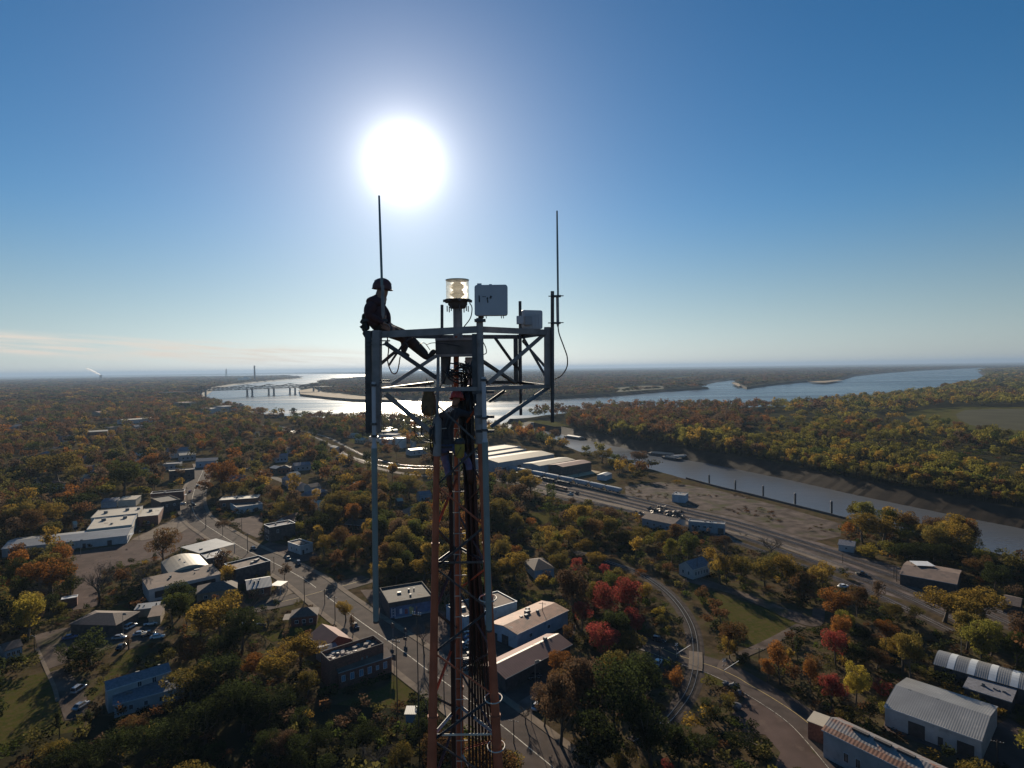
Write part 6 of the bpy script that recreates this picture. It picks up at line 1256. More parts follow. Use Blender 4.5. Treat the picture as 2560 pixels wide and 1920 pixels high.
curve = track('single curved railway track sweeping round to the level crossing, rails shining', [('d4', 700, 60), ('d4', 860, 100), ('d4', 980, 145), ('d4', 1150, 205), ('d4', 1290, 285), ('d4', 1410, 382), ('d4', 1500, 490), ('d4', 1560, 600), ('d4', 1590, 710), ('d4', 1598, 850), ('d4', 1590, 960), ('d4', 1555, 1080), ('d4', 1490, 1190), ('d4', 1400, 1300), ('d4', 1280, 1400), ('d4', 1150, 1480)], 6)
main = [('c5', 780, 800), ('c5', 1060, 862), ('c5', 1250, 900), ('c5', 1440, 955), ('c5', 1600, 1040), ('c5', 1760, 1120), ('c5', 1900, 1172), (1000, 1162), (1110, 1167), ('d3', 80, 312), ('d3', 700, 430), ('d3', 1225, 545), ('d3', 1800, 680), ('d3', 2212, 778), ('d6', 700, 772), ('d6', 1280, 962), ('d6', 1690, 1110), ('d6', 2250, 1345)]
for i, (o_, lb) in enumerate([(0, 'yard track under the pale hopper train'), (6, 'yard track with the black wagons just in front of the hopper train'), (14, 'bare yard track third from the canal side'), (21, 'bare yard track fourth from the canal side'), (30, 'yard track nearest the trees at the town side')]): track(lb, main if i in (0, 2) else main[9:], 4, sleepers=False, grp='yard tracks', off=o_)
for pts, lb in [([('d3', 540, 540), ('d3', 760, 590), ('d3', 1000, 628), ('d3', 1200, 665)], 'short siding with a bright rail behind the green trees')]: track(lb, pts, 4, False)
mb = MB(); p = G('d4', 1594, 862); 
for k in range(-6, 7): mb.box((p.x + .0, p.y, .30), (.1, .1, .02))
cp = [curve[i] for i in range(len(curve)) if (curve[i] - p).length < 7.5]
mb = ribbon(cp, -.62, .62, .36); a = ribbon(cp, -2.0, -.82, .36); b = ribbon(cp, .82, 2.0, .36); mb.add(a.v, a.f); mb.add(b.v, b.f)
tag(obj('level_crossing', mb, M_conc), 'concrete slab deck of the level crossing between the shining rails', 'crossing')
for lb, c, x, y, yt in [('crossing signal with a mast on the near side of the level crossing', 'd4', 1455, 842, 770), ('crossing signal with a mast at the far side of the level crossing', 'd5', 30, 540, 470)]:
    p = G(c, x, y); h_ = 4.6; t = Thing('crossing_signal', lb, 'signal', p); mb = MB(); mb.tube([p, p + Vector((0, 0, h_))], .07, 8); t.part('mast', mb, M_galv)
    mb = MB()
    for s in (-1, 1): mb.box(p + Vector((0, -.1, h_ - .4)), (1.2, .04, .2), M=Matrix.Rotation(s * R_(45), 3, 'Y'))
    t.part('crossbuck', mb, K['trim']); mb = MB()
    for s in (-.4, .4): mb.tube([p + Vector((s, -.12, 2.6)), p + Vector((s, -.3, 2.6))], .2, 12)
    t.part('lamp_hood', mb, S_dark); mb = MB(); mb.bar(p + Vector((0, 0, 1.2)), p + Vector((4.5, .6, 3.6)), .1); t.part('gate_arm', mb, K['trim'])
def lines(pts, w_=.3, m=M_mark, z=.09): mb = MB(); 
def mark(pts, w_=.3, z=.09, m=None):
    pl = [G(*p) for p in pts]; struct('road_marking', ribbon(pl, -w_ / 2, w_ / 2, z), m or M_mark)
mark([('d1', 1225, 985), ('d1', 1360, 1085)], .35); mark([('d1', 1265, 1108), ('d1', 1362, 1085)], .5); mark([('d1', 1505, 1198), ('d1', 1625, 1165)], .5); mark([('d1', 1505, 1200), ('d1', 1580, 1245)], .4); mark([('d1', 1300, 1150), ('d1', 1360, 1150)], .3)
mark([('d4', 1440, 842), ('d4', 1500, 820)], .6, .085); mark([('d4', 1270, 752), ('d4', 1320, 762)], .4, .085); mark([('d5', 0, 505), ('d5', 30, 480)], .5, .085); mark([('d4', 1690, 905), ('d4', 1735, 882)], .6, .085)
for u in range(5): mark([('c3', 500 + u * 22, 640 - u * 6), ('c3', 515 + u * 22, 690 - u * 4)], .12, .05)
# rail wagons
M_wag = dict(grey=mat('pale_grey_wagon_paint', (.34, .36, .40), .5, var=.15, scale=.5, stain=((.2, .16, .13), .6, .62)), black=mat('black_wagon_paint', (.03, .03, .035), .45, var=.25, scale=.5), rust=mat('rust_red_wagon_paint', (.2, .08, .05), .7, var=.25, scale=.5))
WAG = {}
def wagon(kind, paint):
    r = bpy.data.objects.new('hopper_wagon' if kind == 'h' else 'flat_wagon', None); C.objects.link(r); L = 15.2
    mb = MB()
    if kind == 'h':
        pr = [(-1.45, 1.6), (-1.5, 3.6), (-1.15, 4.3), (1.15, 4.3), (1.5, 3.6), (1.45, 1.6)]
        secs = [[Vector((x, y * s, z if z > 2 else zz)) for y, z in pr] for x, s, zz in ((-7.3, .97, 3.0), (-5.8, 1, 1.6), (5.8, 1, 1.6), (7.3, .97, 3.0))]; loft(mb, secs)
        for f in range(len(mb.sm)): mb.sm[f] = False
        obj('body', mb, M_wag[paint], r); mb = MB().box((0, 0, 4.36), (13, .9, .1)); obj('roof_hatch', mb, M_wag[paint], r)
        for x in (-3, 0, 3): mb = MB(); mb.add([(x - 1.1, -1, 1.6), (x + 1.1, -1, 1.6), (x + 1.1, 1, 1.6), (x - 1.1, 1, 1.6), (x - .3, -.4, .7), (x + .3, -.4, .7), (x + .3, .4, .7), (x - .3, .4, .7)], [(0, 4, 5, 1), (1, 5, 6, 2), (2, 6, 7, 3), (3, 7, 4, 0), (4, 7, 6, 5)]); obj('chute', mb, M_wag[paint], r)
    else:
        mb.box((0, 0, 1.2), (L, 2.8, .3)); obj('deck', mb, M_wag[paint], r)
        mb = MB()
        for x in (-4.6, .0, 4.6): mb.box((x, 0, 1.75), (3.6, 2.2, .8)); mb.box((x, 0, 2.2), (3.4, 1.2, .1))
        obj('load', mb, M_wag['rust' if paint == 'rust' else 'black'], r)
    for x in (-5.4, 5.4):
        mb = MB().box((x, 0, .85), (2.6, 2.0, .35)); bo = obj('bogie', mb, M_wag['black'], r)
        for dx in (-.9, .9): mb = MB(); mb.tube([(x + dx, -.8, .76), (x + dx, .8, .76)], .42, 10); obj('wheelset', mb, M_sleep, bo)
    return r
ORD = ['first', 'second', 'third', 'fourth', 'fifth', 'sixth', 'seventh', 'eighth', 'ninth', 'tenth', 'eleventh', 'twelfth', 'thirteenth', 'fourteenth', 'fifteenth', 'sixteenth', 'seventeenth', 'eighteenth', 'nineteenth', 'twentieth']
def train(pl, c, a, b, kind, paint, phrase, grp, step=16.2):
    A = G(c, *a); B = G(c, *b); dense = [pl[i].lerp(pl[i + 1], t / 24) for i in range(len(pl) - 1) for t in range(24)]
    ia = min(range(len(dense)), key=lambda i: (dense[i] - A).length); ib = min(range(len(dense)), key=lambda i: (dense[i] - B).length)
    i = ib; n = 0; st = 1 if ia > ib else -1
    while (i - ia) * st < 0 and n < 20:
        p = dense[i]; j = i; d = 0
        while (j - ia) * st < 0 and d < step: d += (dense[j + st] - dense[j]).length; j += st
        q = dense[j]; mid = (p + q) / 2; k = (kind, paint)
        if k not in WAG: WAG[k] = wagon(kind, paint); o = WAG[k]
        else: o = copy_tree(WAG[k])
        o.location = (mid.x, mid.y, .34); o.rotation_euler = (0, 0, math.atan2((q - p).y, (q - p).x)); tag(o, f'{phrase}, {ORD[n]} from its near end', 'rail wagon', grp); n += 1; i = j
train(TRACKS[1], 'd3', (60, 308), (1222, 545), 'h', 'grey', 'pale grey hopper wagon of the long train', 'hopper wagons of the train'); train(TRACKS[2], 'd3', (80, 330), (740, 475), 'f', 'black', 'black loaded flat wagon beside the hopper train', 'black wagons'); train(TRACKS[4], 'd3', (640, 480), (730, 520), 'f', 'rust', 'rust red wagon alone on the yard track', 'rust wagons')
# scrap, containers
M_scrap = mat('scrap_metal', (.11, .085, .07), .6, metal=.4, var=.6, scale=.6, stain=((.3, .28, .27), .9, .62))
rs_ = random.Random(11)
for lb, x0, y0, x1, y1, n in [('dark heap of scrap next to the railway workshop', 1340, 690, 1420, 740, 30), ('long jumbled scrap heap beside the yard road', 1450, 650, 1600, 705, 50), ('scrap heap with pale sheets farther along the yard road', 1610, 690, 1760, 745, 45), ('small dark scrap heap by the bare trees of the yard', 570, 540, 640, 560, 18), ('scrap heap beside the pale truck', 760, 520, 850, 555, 22)]:
    mb = MB()
    for k in range(n): p = G('d3', rs_.uniform(x0, x1), rs_.uniform(y0, y1)); s = rs_.uniform(.6, 2.4); mb.box(p + Vector((0, 0, s * .3)), (s, s * rs_.uniform(.2, .8), s * rs_.uniform(.2, .7)), M=Euler((rs_.uniform(-.5, .5), rs_.uniform(-.5, .5), rs_.uniform(0, 3))).to_matrix())
    tag(obj('scrap_heap', mb, M_scrap), lb, 'scrap heap', 'scrap heaps of the yard')
# mooring posts, barges
for k, (x, yb, yt) in enumerate([(1773, 1218, 1188), (1838.5, 1232, 1201), (1908, 1248, 1217), (1988, 1270, 1234), (2079, 1291, 1261), (2182, 1318, 1266)]):
    p = Gf(x, yb, -3); h_ = max(9, (yb - yt) * p.y / FPX)
    t = Thing('mooring_post', ['tall dark mooring post farthest up the canal', 'tall dark mooring post second along the canal bank', 'tall dark mooring post third along the canal bank', 'tall dark mooring post fourth along the canal bank', 'tall dark mooring post left of the bankside gold trees', 'mooring post rising behind the bankside gold trees'][k], 'mooring post', (p.x, p.y, WZ), 'canal mooring posts')
    mb = MB(); mb.tube([(p.x, p.y, WZ - 1), (p.x, p.y, -3 + h_)], .62, 12); t.part('pile', mb, S_dark); mb = MB(); mb.tube([(p.x, p.y, -3 + h_ + .01), (p.x, p.y, -2.4 + h_)], [.75, .5], 12); t.part('cap', mb, S_grey)
M_hull = mat('barge_hull', (.09, .075, .07), .7, metal=.2, var=.3, scale=.3, stain=((.2, .09, .05), .4, .6)); M_cover = mat('barge_cover', (.42, .40, .38), .5, metal=.2, var=.15, scale=.3)
def barge(label, c, a, b, wid, cover):
    A = G(c, *a, WZ); B = G(c, *b, WZ); d = (B - A); L = d.length; d.normalize(); n = Vector((-d.y, d.x, 0)); t = Thing('river_barge', label, 'barge', (A + B) / 2, 'moored barges')
    q = lambda x, y, z: A + d * x + n * y + Vector((0, 0, z)); mb = MB(); secs = []
    for x, z0, z1 in ((0, 1.6, 2.6), (4, .0, 2.5), (L - 4, 0, 2.5), (L, 1.6, 2.6)): secs.append([q(x, -wid / 2, z0 - .6), q(x, wid / 2, z0 - .6), q(x, wid / 2, z1), q(x, -wid / 2, z1)])
    loft(mb, secs); mb.sm = [False] * len(mb.sm); t.part('hull', mb, M_hull)
    if cover:
        mb = MB(); pr = [(-.42, 2.55), (-.40, 3.6), (0, 4.3), (.40, 3.6), (.42, 2.55)]; loft(mb, [[q(x, y * wid, z) for y, z in pr] for x in (4, L - 4)]); mb.sm = [False] * len(mb.sm); t.part('cover', mb, M_cover)
    else:
        mb = MB()
        for y in (-.42, .42): mb.bar(q(4, y * wid, 3.0), q(L - 4, y * wid, 3.0), .2, .9)
        for x in (4, L - 4): mb.bar(q(x, -.43 * wid, 3.0), q(x, .43 * wid, 3.0), .2, .9)
        t.part('coaming', mb, M_cover); mb = MB(); mb.poly([q(4.2, -.4 * wid, 2.56), q(L - 4.2, -.4 * wid, 2.56), q(L - 4.2, .4 * wid, 2.56), q(4.2, .4 * wid, 2.56)]); t.part('hold', mb, M_hull)
barge('single covered barge moored near the canal mouth', 'd7', (405, 738), (545, 760), 10, True); barge('longest barge of the moored cluster, against the far mud bank', 'd7', (1120, 885), (1350, 908), 9, False); barge('open barge at the right end of the moored cluster', 'd7', (1290, 925), (1475, 915), 9, True); barge('small deck barge on the near side of the moored cluster', 'd7', (1245, 918), (1380, 940), 8, False)
# storage tanks
M_tank = mat('white_tank_paint', (.55, .53, .5), .5, var=.1, scale=.1, stain=((.36, .33, .3), .12, .6)); M_ttop = mat('tank_roof_plate', (.5, .48, .45), .32, metal=.3, var=.1, scale=.1)
for lb, x, y, r_, yb in [('white storage tank at the left end of the near row', 305, 745, 72, 775), ('widest white storage tank in the near row', 400, 764, 76, 800), ('tall white storage tank right of the widest one', 516, 758, 50, 832), ('squat tank in the far row beside the river', 580, 648, 66, 668), ('squat tank right of the other far row tank', 648, 664, 72, 692), ('pale tank with a broad glinting top behind the near row', 400, 694, 82, 716), ('tank with a bright top between near row and far row', 684, 742, 42, 776), ('slim grey tank in front of the bright-topped one', 630, 764, 26, 826), ('low tank at the far left of the far row', 405, 676, 44, 690), ('white tank near the right tower leg', 1115, 640, 40, 668)]:
    p = G('c2', x, yb); h_ = max(5, (yb - y) / 3.456 * p.y / FPX + 1); R = r_ / 3.456 * p.y / FPX; t = Thing('storage_tank', lb, 'storage tank', p, 'tanks of the river terminal')
    c_ = p + Vector((0, R, 0)); c_.z = 0; FOOT.append([c_ + Vector((a * R, b * R, 0)) for a, b in ((-1, -1), (1, -1), (1, 1), (-1, 1))]); mb = MB(); mb.lathe(c_, [(R, 0), (R, h_)], 28); t.part('wall', mb, M_tank); mb = MB(); mb.lathe(c_, [(R + .15, h_ + .01), (R + .15, h_ + .2), (R * .5, h_ + .5), (.001, h_ + .7)], 28); t.part('roof', mb, M_ttop)
    mb = MB(); mb.tube([c_ + Vector((R * math.cos(a) * 1.02, R * math.sin(a) * 1.02, h_ * (a - 3.6) / 1.6)) for a in [3.6 + .2 * i for i in range(9)]], .35, 5); t.part('stair', mb, S_grey)
# bridges
M_truss = mat('bridge_steel', (.07, .085, .1), .6, metal=.3, var=.15, scale=.05); M_pier = mat('bridge_pier_concrete', (.22, .2, .19), .9, var=.2, scale=.05)
def bridge(label, dy, camel):
    P0 = Gf(490, 998, WZ); P1 = Gf(800, 983.5, WZ); d = (P1 - P0).normalized(); n = Vector((-d.y, d.x, 0)); o = n * dy
    t = Thing('truss_bridge', label, 'bridge', P0 + o); zd = 20; L0 = -110; L1 = (P1 - P0).length + 60; q = lambda u, y, z: P0 + o + d * u + n * y + Vector((0, 0, z - WZ))
    mb = MB(); mb.bar(q(L0, 0, zd), q(L1, 0, zd), 9, 1.4); t.part('deck', mb, M_truss)
    xs = [(Gf(x, y, WZ) - P0).dot(d) for x, y in ((517, 997), (633, 991.5), (688, 989), (741, 986.5), (793, 983.5))]
    for u in xs:
        mb = MB(); mb.box(q(u, 0, (zd + WZ) / 2 - 1), (4, 8, zd - WZ + .2), math.atan2(d.y, d.x)); mb.box(q(u, 0, zd - 1.6), (5, 10, 1.2), math.atan2(d.y, d.x)); mb.box(q(u, 0, WZ + 1), (6, 11, 3), math.atan2(d.y, d.x)); t.part('pier', mb, M_pier)
    for s0, s1 in zip([xs[0] - 60] + xs[:-1], xs):
        N = max(4, int((s1 - s0) / 16)); mb = MB(); top = []
        for k in range(N + 1):
            f_ = k / N; zz = zd + (.8 if k in (0, N) and not camel else 0) + (18 - 7 * math.sin(math.pi * f_) if camel else 7 + 5 * math.sin(math.pi * f_) ** .7); top.append(zz)
        for y in (-4.3, 4.3):
            for k in range(N):
                u0 = s0 + (s1 - s0) * k / N; u1 = s0 + (s1 - s0) * (k + 1) / N
                mb.bar(q(u0, y, top[k]), q(u1, y, top[k + 1]), 1.5); mb.bar(q(u0, y, zd), q(u0, y, top[k]), 1.0)
                mb.bar(q(u0, y, zd if k % 2 else top[k]), q(u1, y, top[k + 1] if k % 2 else zd), 1.0)
            mb.bar(q(s1, y, zd), q(s1, y, top[-1]), .6)
        t.part('truss_span', mb, M_truss)
bridge('older grey truss bridge across the river, the nearer of the two', 0, False); bridge('taller cantilever truss bridge right behind the older one', 42, True)
# far landmarks
def farpt(x, y): return Gf(x, y)
p = farpt(637, 952); t = Thing('smokestack', 'tall dark smokestack on the horizon behind the bridge', 'smokestack', p); mb = MB(); mb.tube([p, p + Vector((0, 0, 146))], [9, 7], 14); t.part('shaft', mb, M_truss); mb = MB(); mb.tube([p + Vector((0, 0, 146.1)), p + Vector((0, 0, 151))], 8, 14); t.part('cap', mb, S_dark)
b_ = p + Vector((-110, 20, 0)); mb = MB(); mb.box(b_ + Vector((0, 0, 16)), (110, 60, 32)); mb.box(b_ + Vector((20, 0, 40)), (40, 40, 16)); tag(obj('power_station', mb, M_tank), 'pale block of a power station beside the smokestack', 'building')
p = farpt(566, 950); t = Thing('transmission_tower', 'slender transmission tower on the horizon left of the smokestack', 'pylon', p); mb = MB()
for s in (-1, 1):
    for r in (-1, 1): mb.bar(p + Vector((9 * s, 9 * r, 0)), p + Vector((1.5 * s, 1.5 * r, 130)), 1.8)
t.part('leg', mb, M_truss); mb = MB()
for z in (84, 102, 120): mb.bar(p + Vector((-14, 0, z)), p + Vector((14, 0, z)), 1.6)
t.part('crossarm', mb, M_truss)
p = Gf(252, 943.5); p = Vector((p.x * 8600 / p.y, 8600, 0)); t = Thing('cooling_tower', 'tiny cooling tower on the far left horizon under its steam', 'cooling tower', p); mb = MB(); mb.lathe(p, [(24, 0), (17, 40), (15, 56), (17, 72)], 24); t.part('shell', mb, M_pier); mb = MB(); mb.lathe(p, [(17.2, 72.1), (17.6, 74)], 24); t.part('rim', mb, M_truss)
mb = MB(); rk = random.Random(4)
for k in range(26):
    f_ = k / 25; c_ = p + Vector((-6 - 190 * f_, 0, 78 + 95 * f_ + rk.uniform(-4, 4))); r_ = 5 + 8 * math.sin(f_ * 2.6) + rk.uniform(0, 3); mb.lathe(c_, [(.01, -r_), (r_ * .7, -r_ * .7), (r_, 0), (r_ * .7, r_ * .7), (.01, r_)], 9)
sm = bpy.data.materials.new('steam'); sm.use_nodes = True; nt = sm.node_tree; nt.nodes.clear(); o_ = _n(nt, 'ShaderNodeOutputMaterial'); tl = _n(nt, 'ShaderNodeBsdfTranslucent'); tl.inputs[0].default_value = (1, 1, 1, 1); tr = _n(nt, 'ShaderNodeBsdfTransparent'); mx = _n(nt, 'ShaderNodeMixShader'); mx.inputs[0].default_value = .35; nt.links.new(tr.outputs[0], mx.inputs[1]); nt.links.new(tl.outputs[0], mx.inputs[2]); nt.links.new(mx.outputs[0], o_.inputs[0]); o = obj('steam_plume', mb, sm); o['kind'] = 'stuff'
# riverboat and wharf
p = G('c5', 425, 628, WZ); t = Thing('riverboat', 'white riverboat moored at the waterfront, glinting in the sun', 'boat', p); mb = MB(); mb.box(p + Vector((0, 0, 1.2)), (52, 16, 3)); t.part('hull', mb, M_hull)
for k in range(3): mb = MB(); mb.box(p + Vector((-2, 0, 4.6 + 3.4 * k)), (46 - 7 * k, 14 - 2 * k, 3)); mb.box(p + Vector((-2, 0, 6.2 + 3.4 * k)), (48 - 7 * k, 15 - 2 * k, .25)); t.part('deckhouse', mb, M_tank)
mb = MB(); mb.box(p + Vector((6, 0, 15)), (7, 6, 3)); t.part('wheelhouse', mb, M_tank)
q0 = G('c5', 455, 640, WZ); tag(obj('wharf', MB().box(q0 + Vector((20, 14, 1.5)), (70, 12, 2)), M_pier), 'low dark wharf beside the white riverboat', 'wharf')
p = G('c2', 1662, 700); t = Thing('dolphin_tower', 'square concrete tower standing at the canal mouth behind the trees', 'tower', p); h_ = 14; mb = MB(); mb.box(p + Vector((0, 0, h_ / 2 - 3)), (4.5, 4.5, h_ + 6)); t.part('shaft', mb, M_pier); mb = MB(); mb.box(p + Vector((0, 0, h_ + .5)), (5.2, 5.2, .8)); t.part('cap', mb, M_pier)
# bank wall of the canal on the near side
wl = smooth_line([Gf(x, y) for x, y in ((1715, 1196), (1800, 1219), (1869, 1235), (1972, 1261), (2068, 1285), (2109, 1296), (2300, 1343), (2487, 1387), (2600, 1420))], 4); mb = ribbon(wl, -.25, .25, 1.0); e = ribbon(wl, .25, .26, 1.0, -6); e2 = ribbon(wl, -.25, -.26, 1.0, -7); mb.add(e.v, e.f); mb.add(e2.v, e2.f)
tag(obj('quay_wall', mb, S_dark), 'dark sheet pile quay wall along the near canal bank', 'wall')
# lawn boulders by the crossing road
M_rock = mat('grey_boulder', (.12, .12, .13), .9, var=.4, scale=1.5, bump=.5)
for k, (x, y, s) in enumerate([(100, 640, 2.2), (40, 620, 1.7), (130, 690, 2.0), (120, 790, 2.2)]):
    p = G('d5', x, y); bm = bmesh.new(); bmesh.ops.create_icosphere(bm, subdivisions=2, radius=s * .6); rg = random.Random(k)
    for v in bm.verts: v.co *= rg.uniform(.75, 1.1); v.co.z *= .7
    me = bpy.data.meshes.new('boulder'); bm.to_mesh(me); bm.free(); me.materials.append(M_rock); o = bpy.data.objects.new('boulder', me); C.objects.link(o); o.location = p + Vector((0, 0, s * .3))
    tag(o, ['largest grey boulder pile by the apron road', 'grey boulder left of the largest one by the apron road', 'grey boulder right of the largest one by the apron road', 'grey boulder alone lower on the apron'][k], 'boulder', 'boulders by the road')
# ------------------------------------------------------------------ trees
NR = np.random.default_rng(12)
COL = dict(gold=(.25, .16, .03), orange=(.23, .095, .022), rust=(.115, .058, .026), red=(.24, .042, .036), olive=(.092, .08, .024), green=(.052, .066, .016), yellow=(.27, .20, .03), dark=(.024, .03, .012), brown=(.09, .06, .038), lime=(.17, .15, .03))  # dark: evergreens' own tone, also shade put into the colour of foreground trees
WORD = dict(gold='golden', orange='orange', rust='rust-brown', red='red', olive='olive', green='green', yellow='yellow', dark='near-black green', brown='brown half-bare', lime='yellow-green')
def leaf_nodes(m, colsock, nt):
    d = _n(nt, 'ShaderNodeBsdfDiffuse'); t = _n(nt, 'ShaderNodeBsdfTranslucent'); mx = _n(nt, 'ShaderNodeMixShader'); mx.inputs[0].default_value = .55
    hs = _n(nt, 'ShaderNodeHueSaturation'); hs.inputs['Saturation'].default_value = 1.0; hs.inputs['Value'].default_value = 1.15
    h2 = _n(nt, 'ShaderNodeHueSaturation'); h2.inputs['Saturation'].default_value = .95; nt.links.new(colsock, h2.inputs['Color']); nt.links.new(h2.outputs[0], d.inputs[0]); nt.links.new(colsock, hs.inputs['Color']); nt.links.new(hs.outputs[0], t.inputs[0])
    nt.links.new(d.outputs[0], mx.inputs[1]); nt.links.new(t.outputs[0], mx.inputs[2])
    o = _n(nt, 'ShaderNodeOutputMaterial'); nt.links.new(mx.outputs[0], o.inputs[0])
LM = {}
def leaf_mat(c):
    if c in LM: return LM[c]
    m = bpy.data.materials.new(WORD[c].replace(' ', '_').replace('-', '_') + '_leaves'); m.use_nodes = True; nt = m.node_tree; nt.nodes.clear()
    oi = _n(nt, 'ShaderNodeObjectInfo'); ge = _n(nt, 'ShaderNodeNewGeometry'); no = _n(nt, 'ShaderNodeTexNoise'); no.inputs['Scale'].default_value = .45; no.inputs['Detail'].default_value = 4
    nt.links.new(ge.outputs['Position'], no.inputs['Vector'])
    r = _n(nt, 'ShaderNodeValToRGB'); c0 = Vector(COL[c]); alt = Vector(COL[{'gold': 'olive', 'orange': 'rust', 'rust': 'olive', 'red': 'rust', 'olive': 'gold', 'green': 'olive', 'yellow': 'lime', 'dark': 'green', 'brown': 'rust', 'lime': 'green'}[c]])
    r.color_ramp.elements[0].position = .36; r.color_ramp.elements[0].color = (*(c0 * .4 + alt * .6), 1); r.color_ramp.elements[1].position = .6; r.color_ramp.elements[1].color = (*(c0 * 1.05), 1)
    nt.links.new(no.outputs['Fac'], r.inputs[0])
    mr = _n(nt, 'ShaderNodeMapRange'); mr.inputs[3].default_value = .72; mr.inputs[4].default_value = 1.22; nt.links.new(oi.outputs['Random'], mr.inputs[0])
    hs = _n(nt, 'ShaderNodeHueSaturation'); nt.links.new(mr.outputs[0], hs.inputs['Value']); nt.links.new(r.outputs[0], hs.inputs['Color'])
    leaf_nodes(m, hs.outputs[0], nt); LM[c] = m; return m
def attr_leaf():
    m = bpy.data.materials.new('mixed_autumn_leaves'); m.use_nodes = True; nt = m.node_tree; nt.nodes.clear()
    a = _n(nt, 'ShaderNodeAttribute', attribute_name='Col'); leaf_nodes(m, a.outputs['Color'], nt); return m
M_bark = mat('grey_brown_bark', (.085, .065, .05), .95, var=.35, scale=1.5)
def unit(n): v = NR.normal(size=(n, 3)); return v / np.linalg.norm(v, axis=1)[:, None]
def leaves(cent, size, tri=False):
    """randomly turned leaf faces at the given centres"""
    n = len(cent); a = unit(n); b = np.cross(a, unit(n)); b /= np.linalg.norm(b, axis=1)[:, None] + 1e-9
    s = (size * NR.uniform(.6, 1.3, n))[:, None]
    if tri: V = np.stack([cent + a * s, cent - a * s * .5 + b * s * .87, cent - a * s * .5 - b * s * .87], 1).reshape(-1, 3); k = 3
    else: V = np.stack([cent + a * s * .75, cent + b * s * .5, cent - a * s * .75, cent - b * s * .5], 1).reshape(-1, 3); k = 4
    return V, np.arange(n * k).reshape(n, k)
def crown_pts(kind, n):
    """points through a crown's volume, unit height and width, gathered in clumps with gaps between"""
    if kind == 'conifer':
        z = 1 - NR.uniform(0, 1, n) ** .6 * .88; r = (1 - z) * .55 + .02; tier = (.75 + .25 * np.sin(z * 40)); a = NR.uniform(0, 2 * math.pi, n); rr = r * tier * NR.uniform(.5, 1, n)
        return np.stack([rr * np.cos(a), rr * np.sin(a), z], 1)
    nl = dict(round=16, tall=15, spread=20, bush=9, column=8)[kind]
    zc, rz, rx = dict(round=(.60, .36, .43), tall=(.57, .41, .36), spread=(.62, .30, .46), bush=(.45, .42, .45), column=(.5, .5, .4))[kind]
    c = unit(nl) * NR.uniform(.45, .92, nl)[:, None]; c[:, 2] = np.abs(c[:, 2] + .25) * np.sign(c[:, 2] + .3)
    c *= np.array([rx, rx, rz]) * .82; c[:, 2] += zc
    lr = NR.uniform(.10, .21, nl) * (1.15 if kind == 'bush' else 1)
    i = NR.choice(nl, n, p=lr ** 2 / (lr ** 2).sum())
    d = unit(n); d[:, 2] = d[:, 2] * .85 + .12
    p = c[i] + d * (lr[i] * NR.uniform(.35, 1.0, n) ** .45)[:, None]
    p[:, 2] = np.clip(p[:, 2], .03, 1.0); return p
def to_mesh(name, V, F, mats, col=None):
    me = bpy.data.meshes.new(name); k = F.shape[1]; me.vertices.add(len(V)); me.vertices.foreach_set('co', V.astype(np.float32).ravel())
    me.loops.add(F.size); me.loops.foreach_set('vertex_index', F.astype(np.int32).ravel()); me.polygons.add(len(F)); me.polygons.foreach_set('loop_start', np.arange(0, F.size, k, dtype=np.int32))
    try: me.polygons.foreach_set('loop_total', np.full(len(F), k, np.int32))
    except Exception: pass
    if col is not None:
        at = me.color_attributes.new('Col', 'FLOAT_COLOR', 'POINT'); at.data.foreach_set('color', np.concatenate([col, np.ones((len(col), 1))], 1).astype(np.float32).ravel())
    me.update(calc_edges=True); me.materials.append(mats); return me
def trunk_mb(kind, rng, bare=False):
    mb = MB(); zt_ = .62 if not bare else .5; bend = lambda z: Vector((.03 * math.sin(z * 5 + rng.random() * .2), .03 * math.cos(z * 4), z))
    r0 = .026; mb.tube([bend(0), bend(.15), bend(.35), bend(zt_)], [r0 * 1.25, r0, r0 * .8, r0 * .4], 7)
    tw = []
    def limb(p, d, L, r, lv):
        q = p + d * L * .5 + Vector((0, 0, L * .06)); e = p + d * L + Vector((0, 0, L * .18)); mb.tube([p, q, e], [r, r * .75, r * .4], 5 if lv else 6, cap=False); tw.append(e)
        if lv < (3 if bare else 1):
            for k in range(4 if bare else 3):
                a = rng.uniform(0, 6.28); dd = (d + Vector((math.cos(a) * .75, math.sin(a) * .75, rng.uniform(-.15, .6)))).normalized(); limb(p + d * L * rng.uniform(.45, 1), dd, L * rng.uniform(.5, .72), r * .5, lv + 1)
    for k in range(7 if bare else 6):
        a = 2.4 * k + rng.uniform(-.4, .4); z = rng.uniform(.2, .55); limb(bend(z), Vector((math.cos(a) * .8, math.sin(a) * .8, rng.uniform(.5, 1.0))).normalized(), rng.uniform(.2, .32), r0 * .45, 0)
    return mb, tw
PROTO = {}
LEAFN = dict(round=4600, tall=4200, spread=5200, conifer=3600, bush=2400, column=2200)
for kind, nvar in (('round', 4), ('tall', 3), ('spread', 4), ('conifer', 2), ('bush', 3), ('column', 2), ('bare', 3)):
    L_ = []
    for v in range(nvar):
        rng = random.Random(v * 7 + len(kind)); bare = kind == 'bare'
        tm, tw = trunk_mb(kind, rng, bare); tme = tm.mesh('trunk', M_bark)
        if bare:
            T_ = np.array([list(t) for t in tw]); P_ = T_[NR.integers(0, len(T_), 900)] + NR.normal(size=(900, 3)) * .035; V, F = leaves(P_, .011)
        else: V, F = leaves(crown_pts(kind, LEAFN[kind]), .0225 if kind in ('round', 'tall', 'spread') else .027)
        L_.append((tme, to_mesh('crown', V, F, None)))
    PROTO[kind] = L_
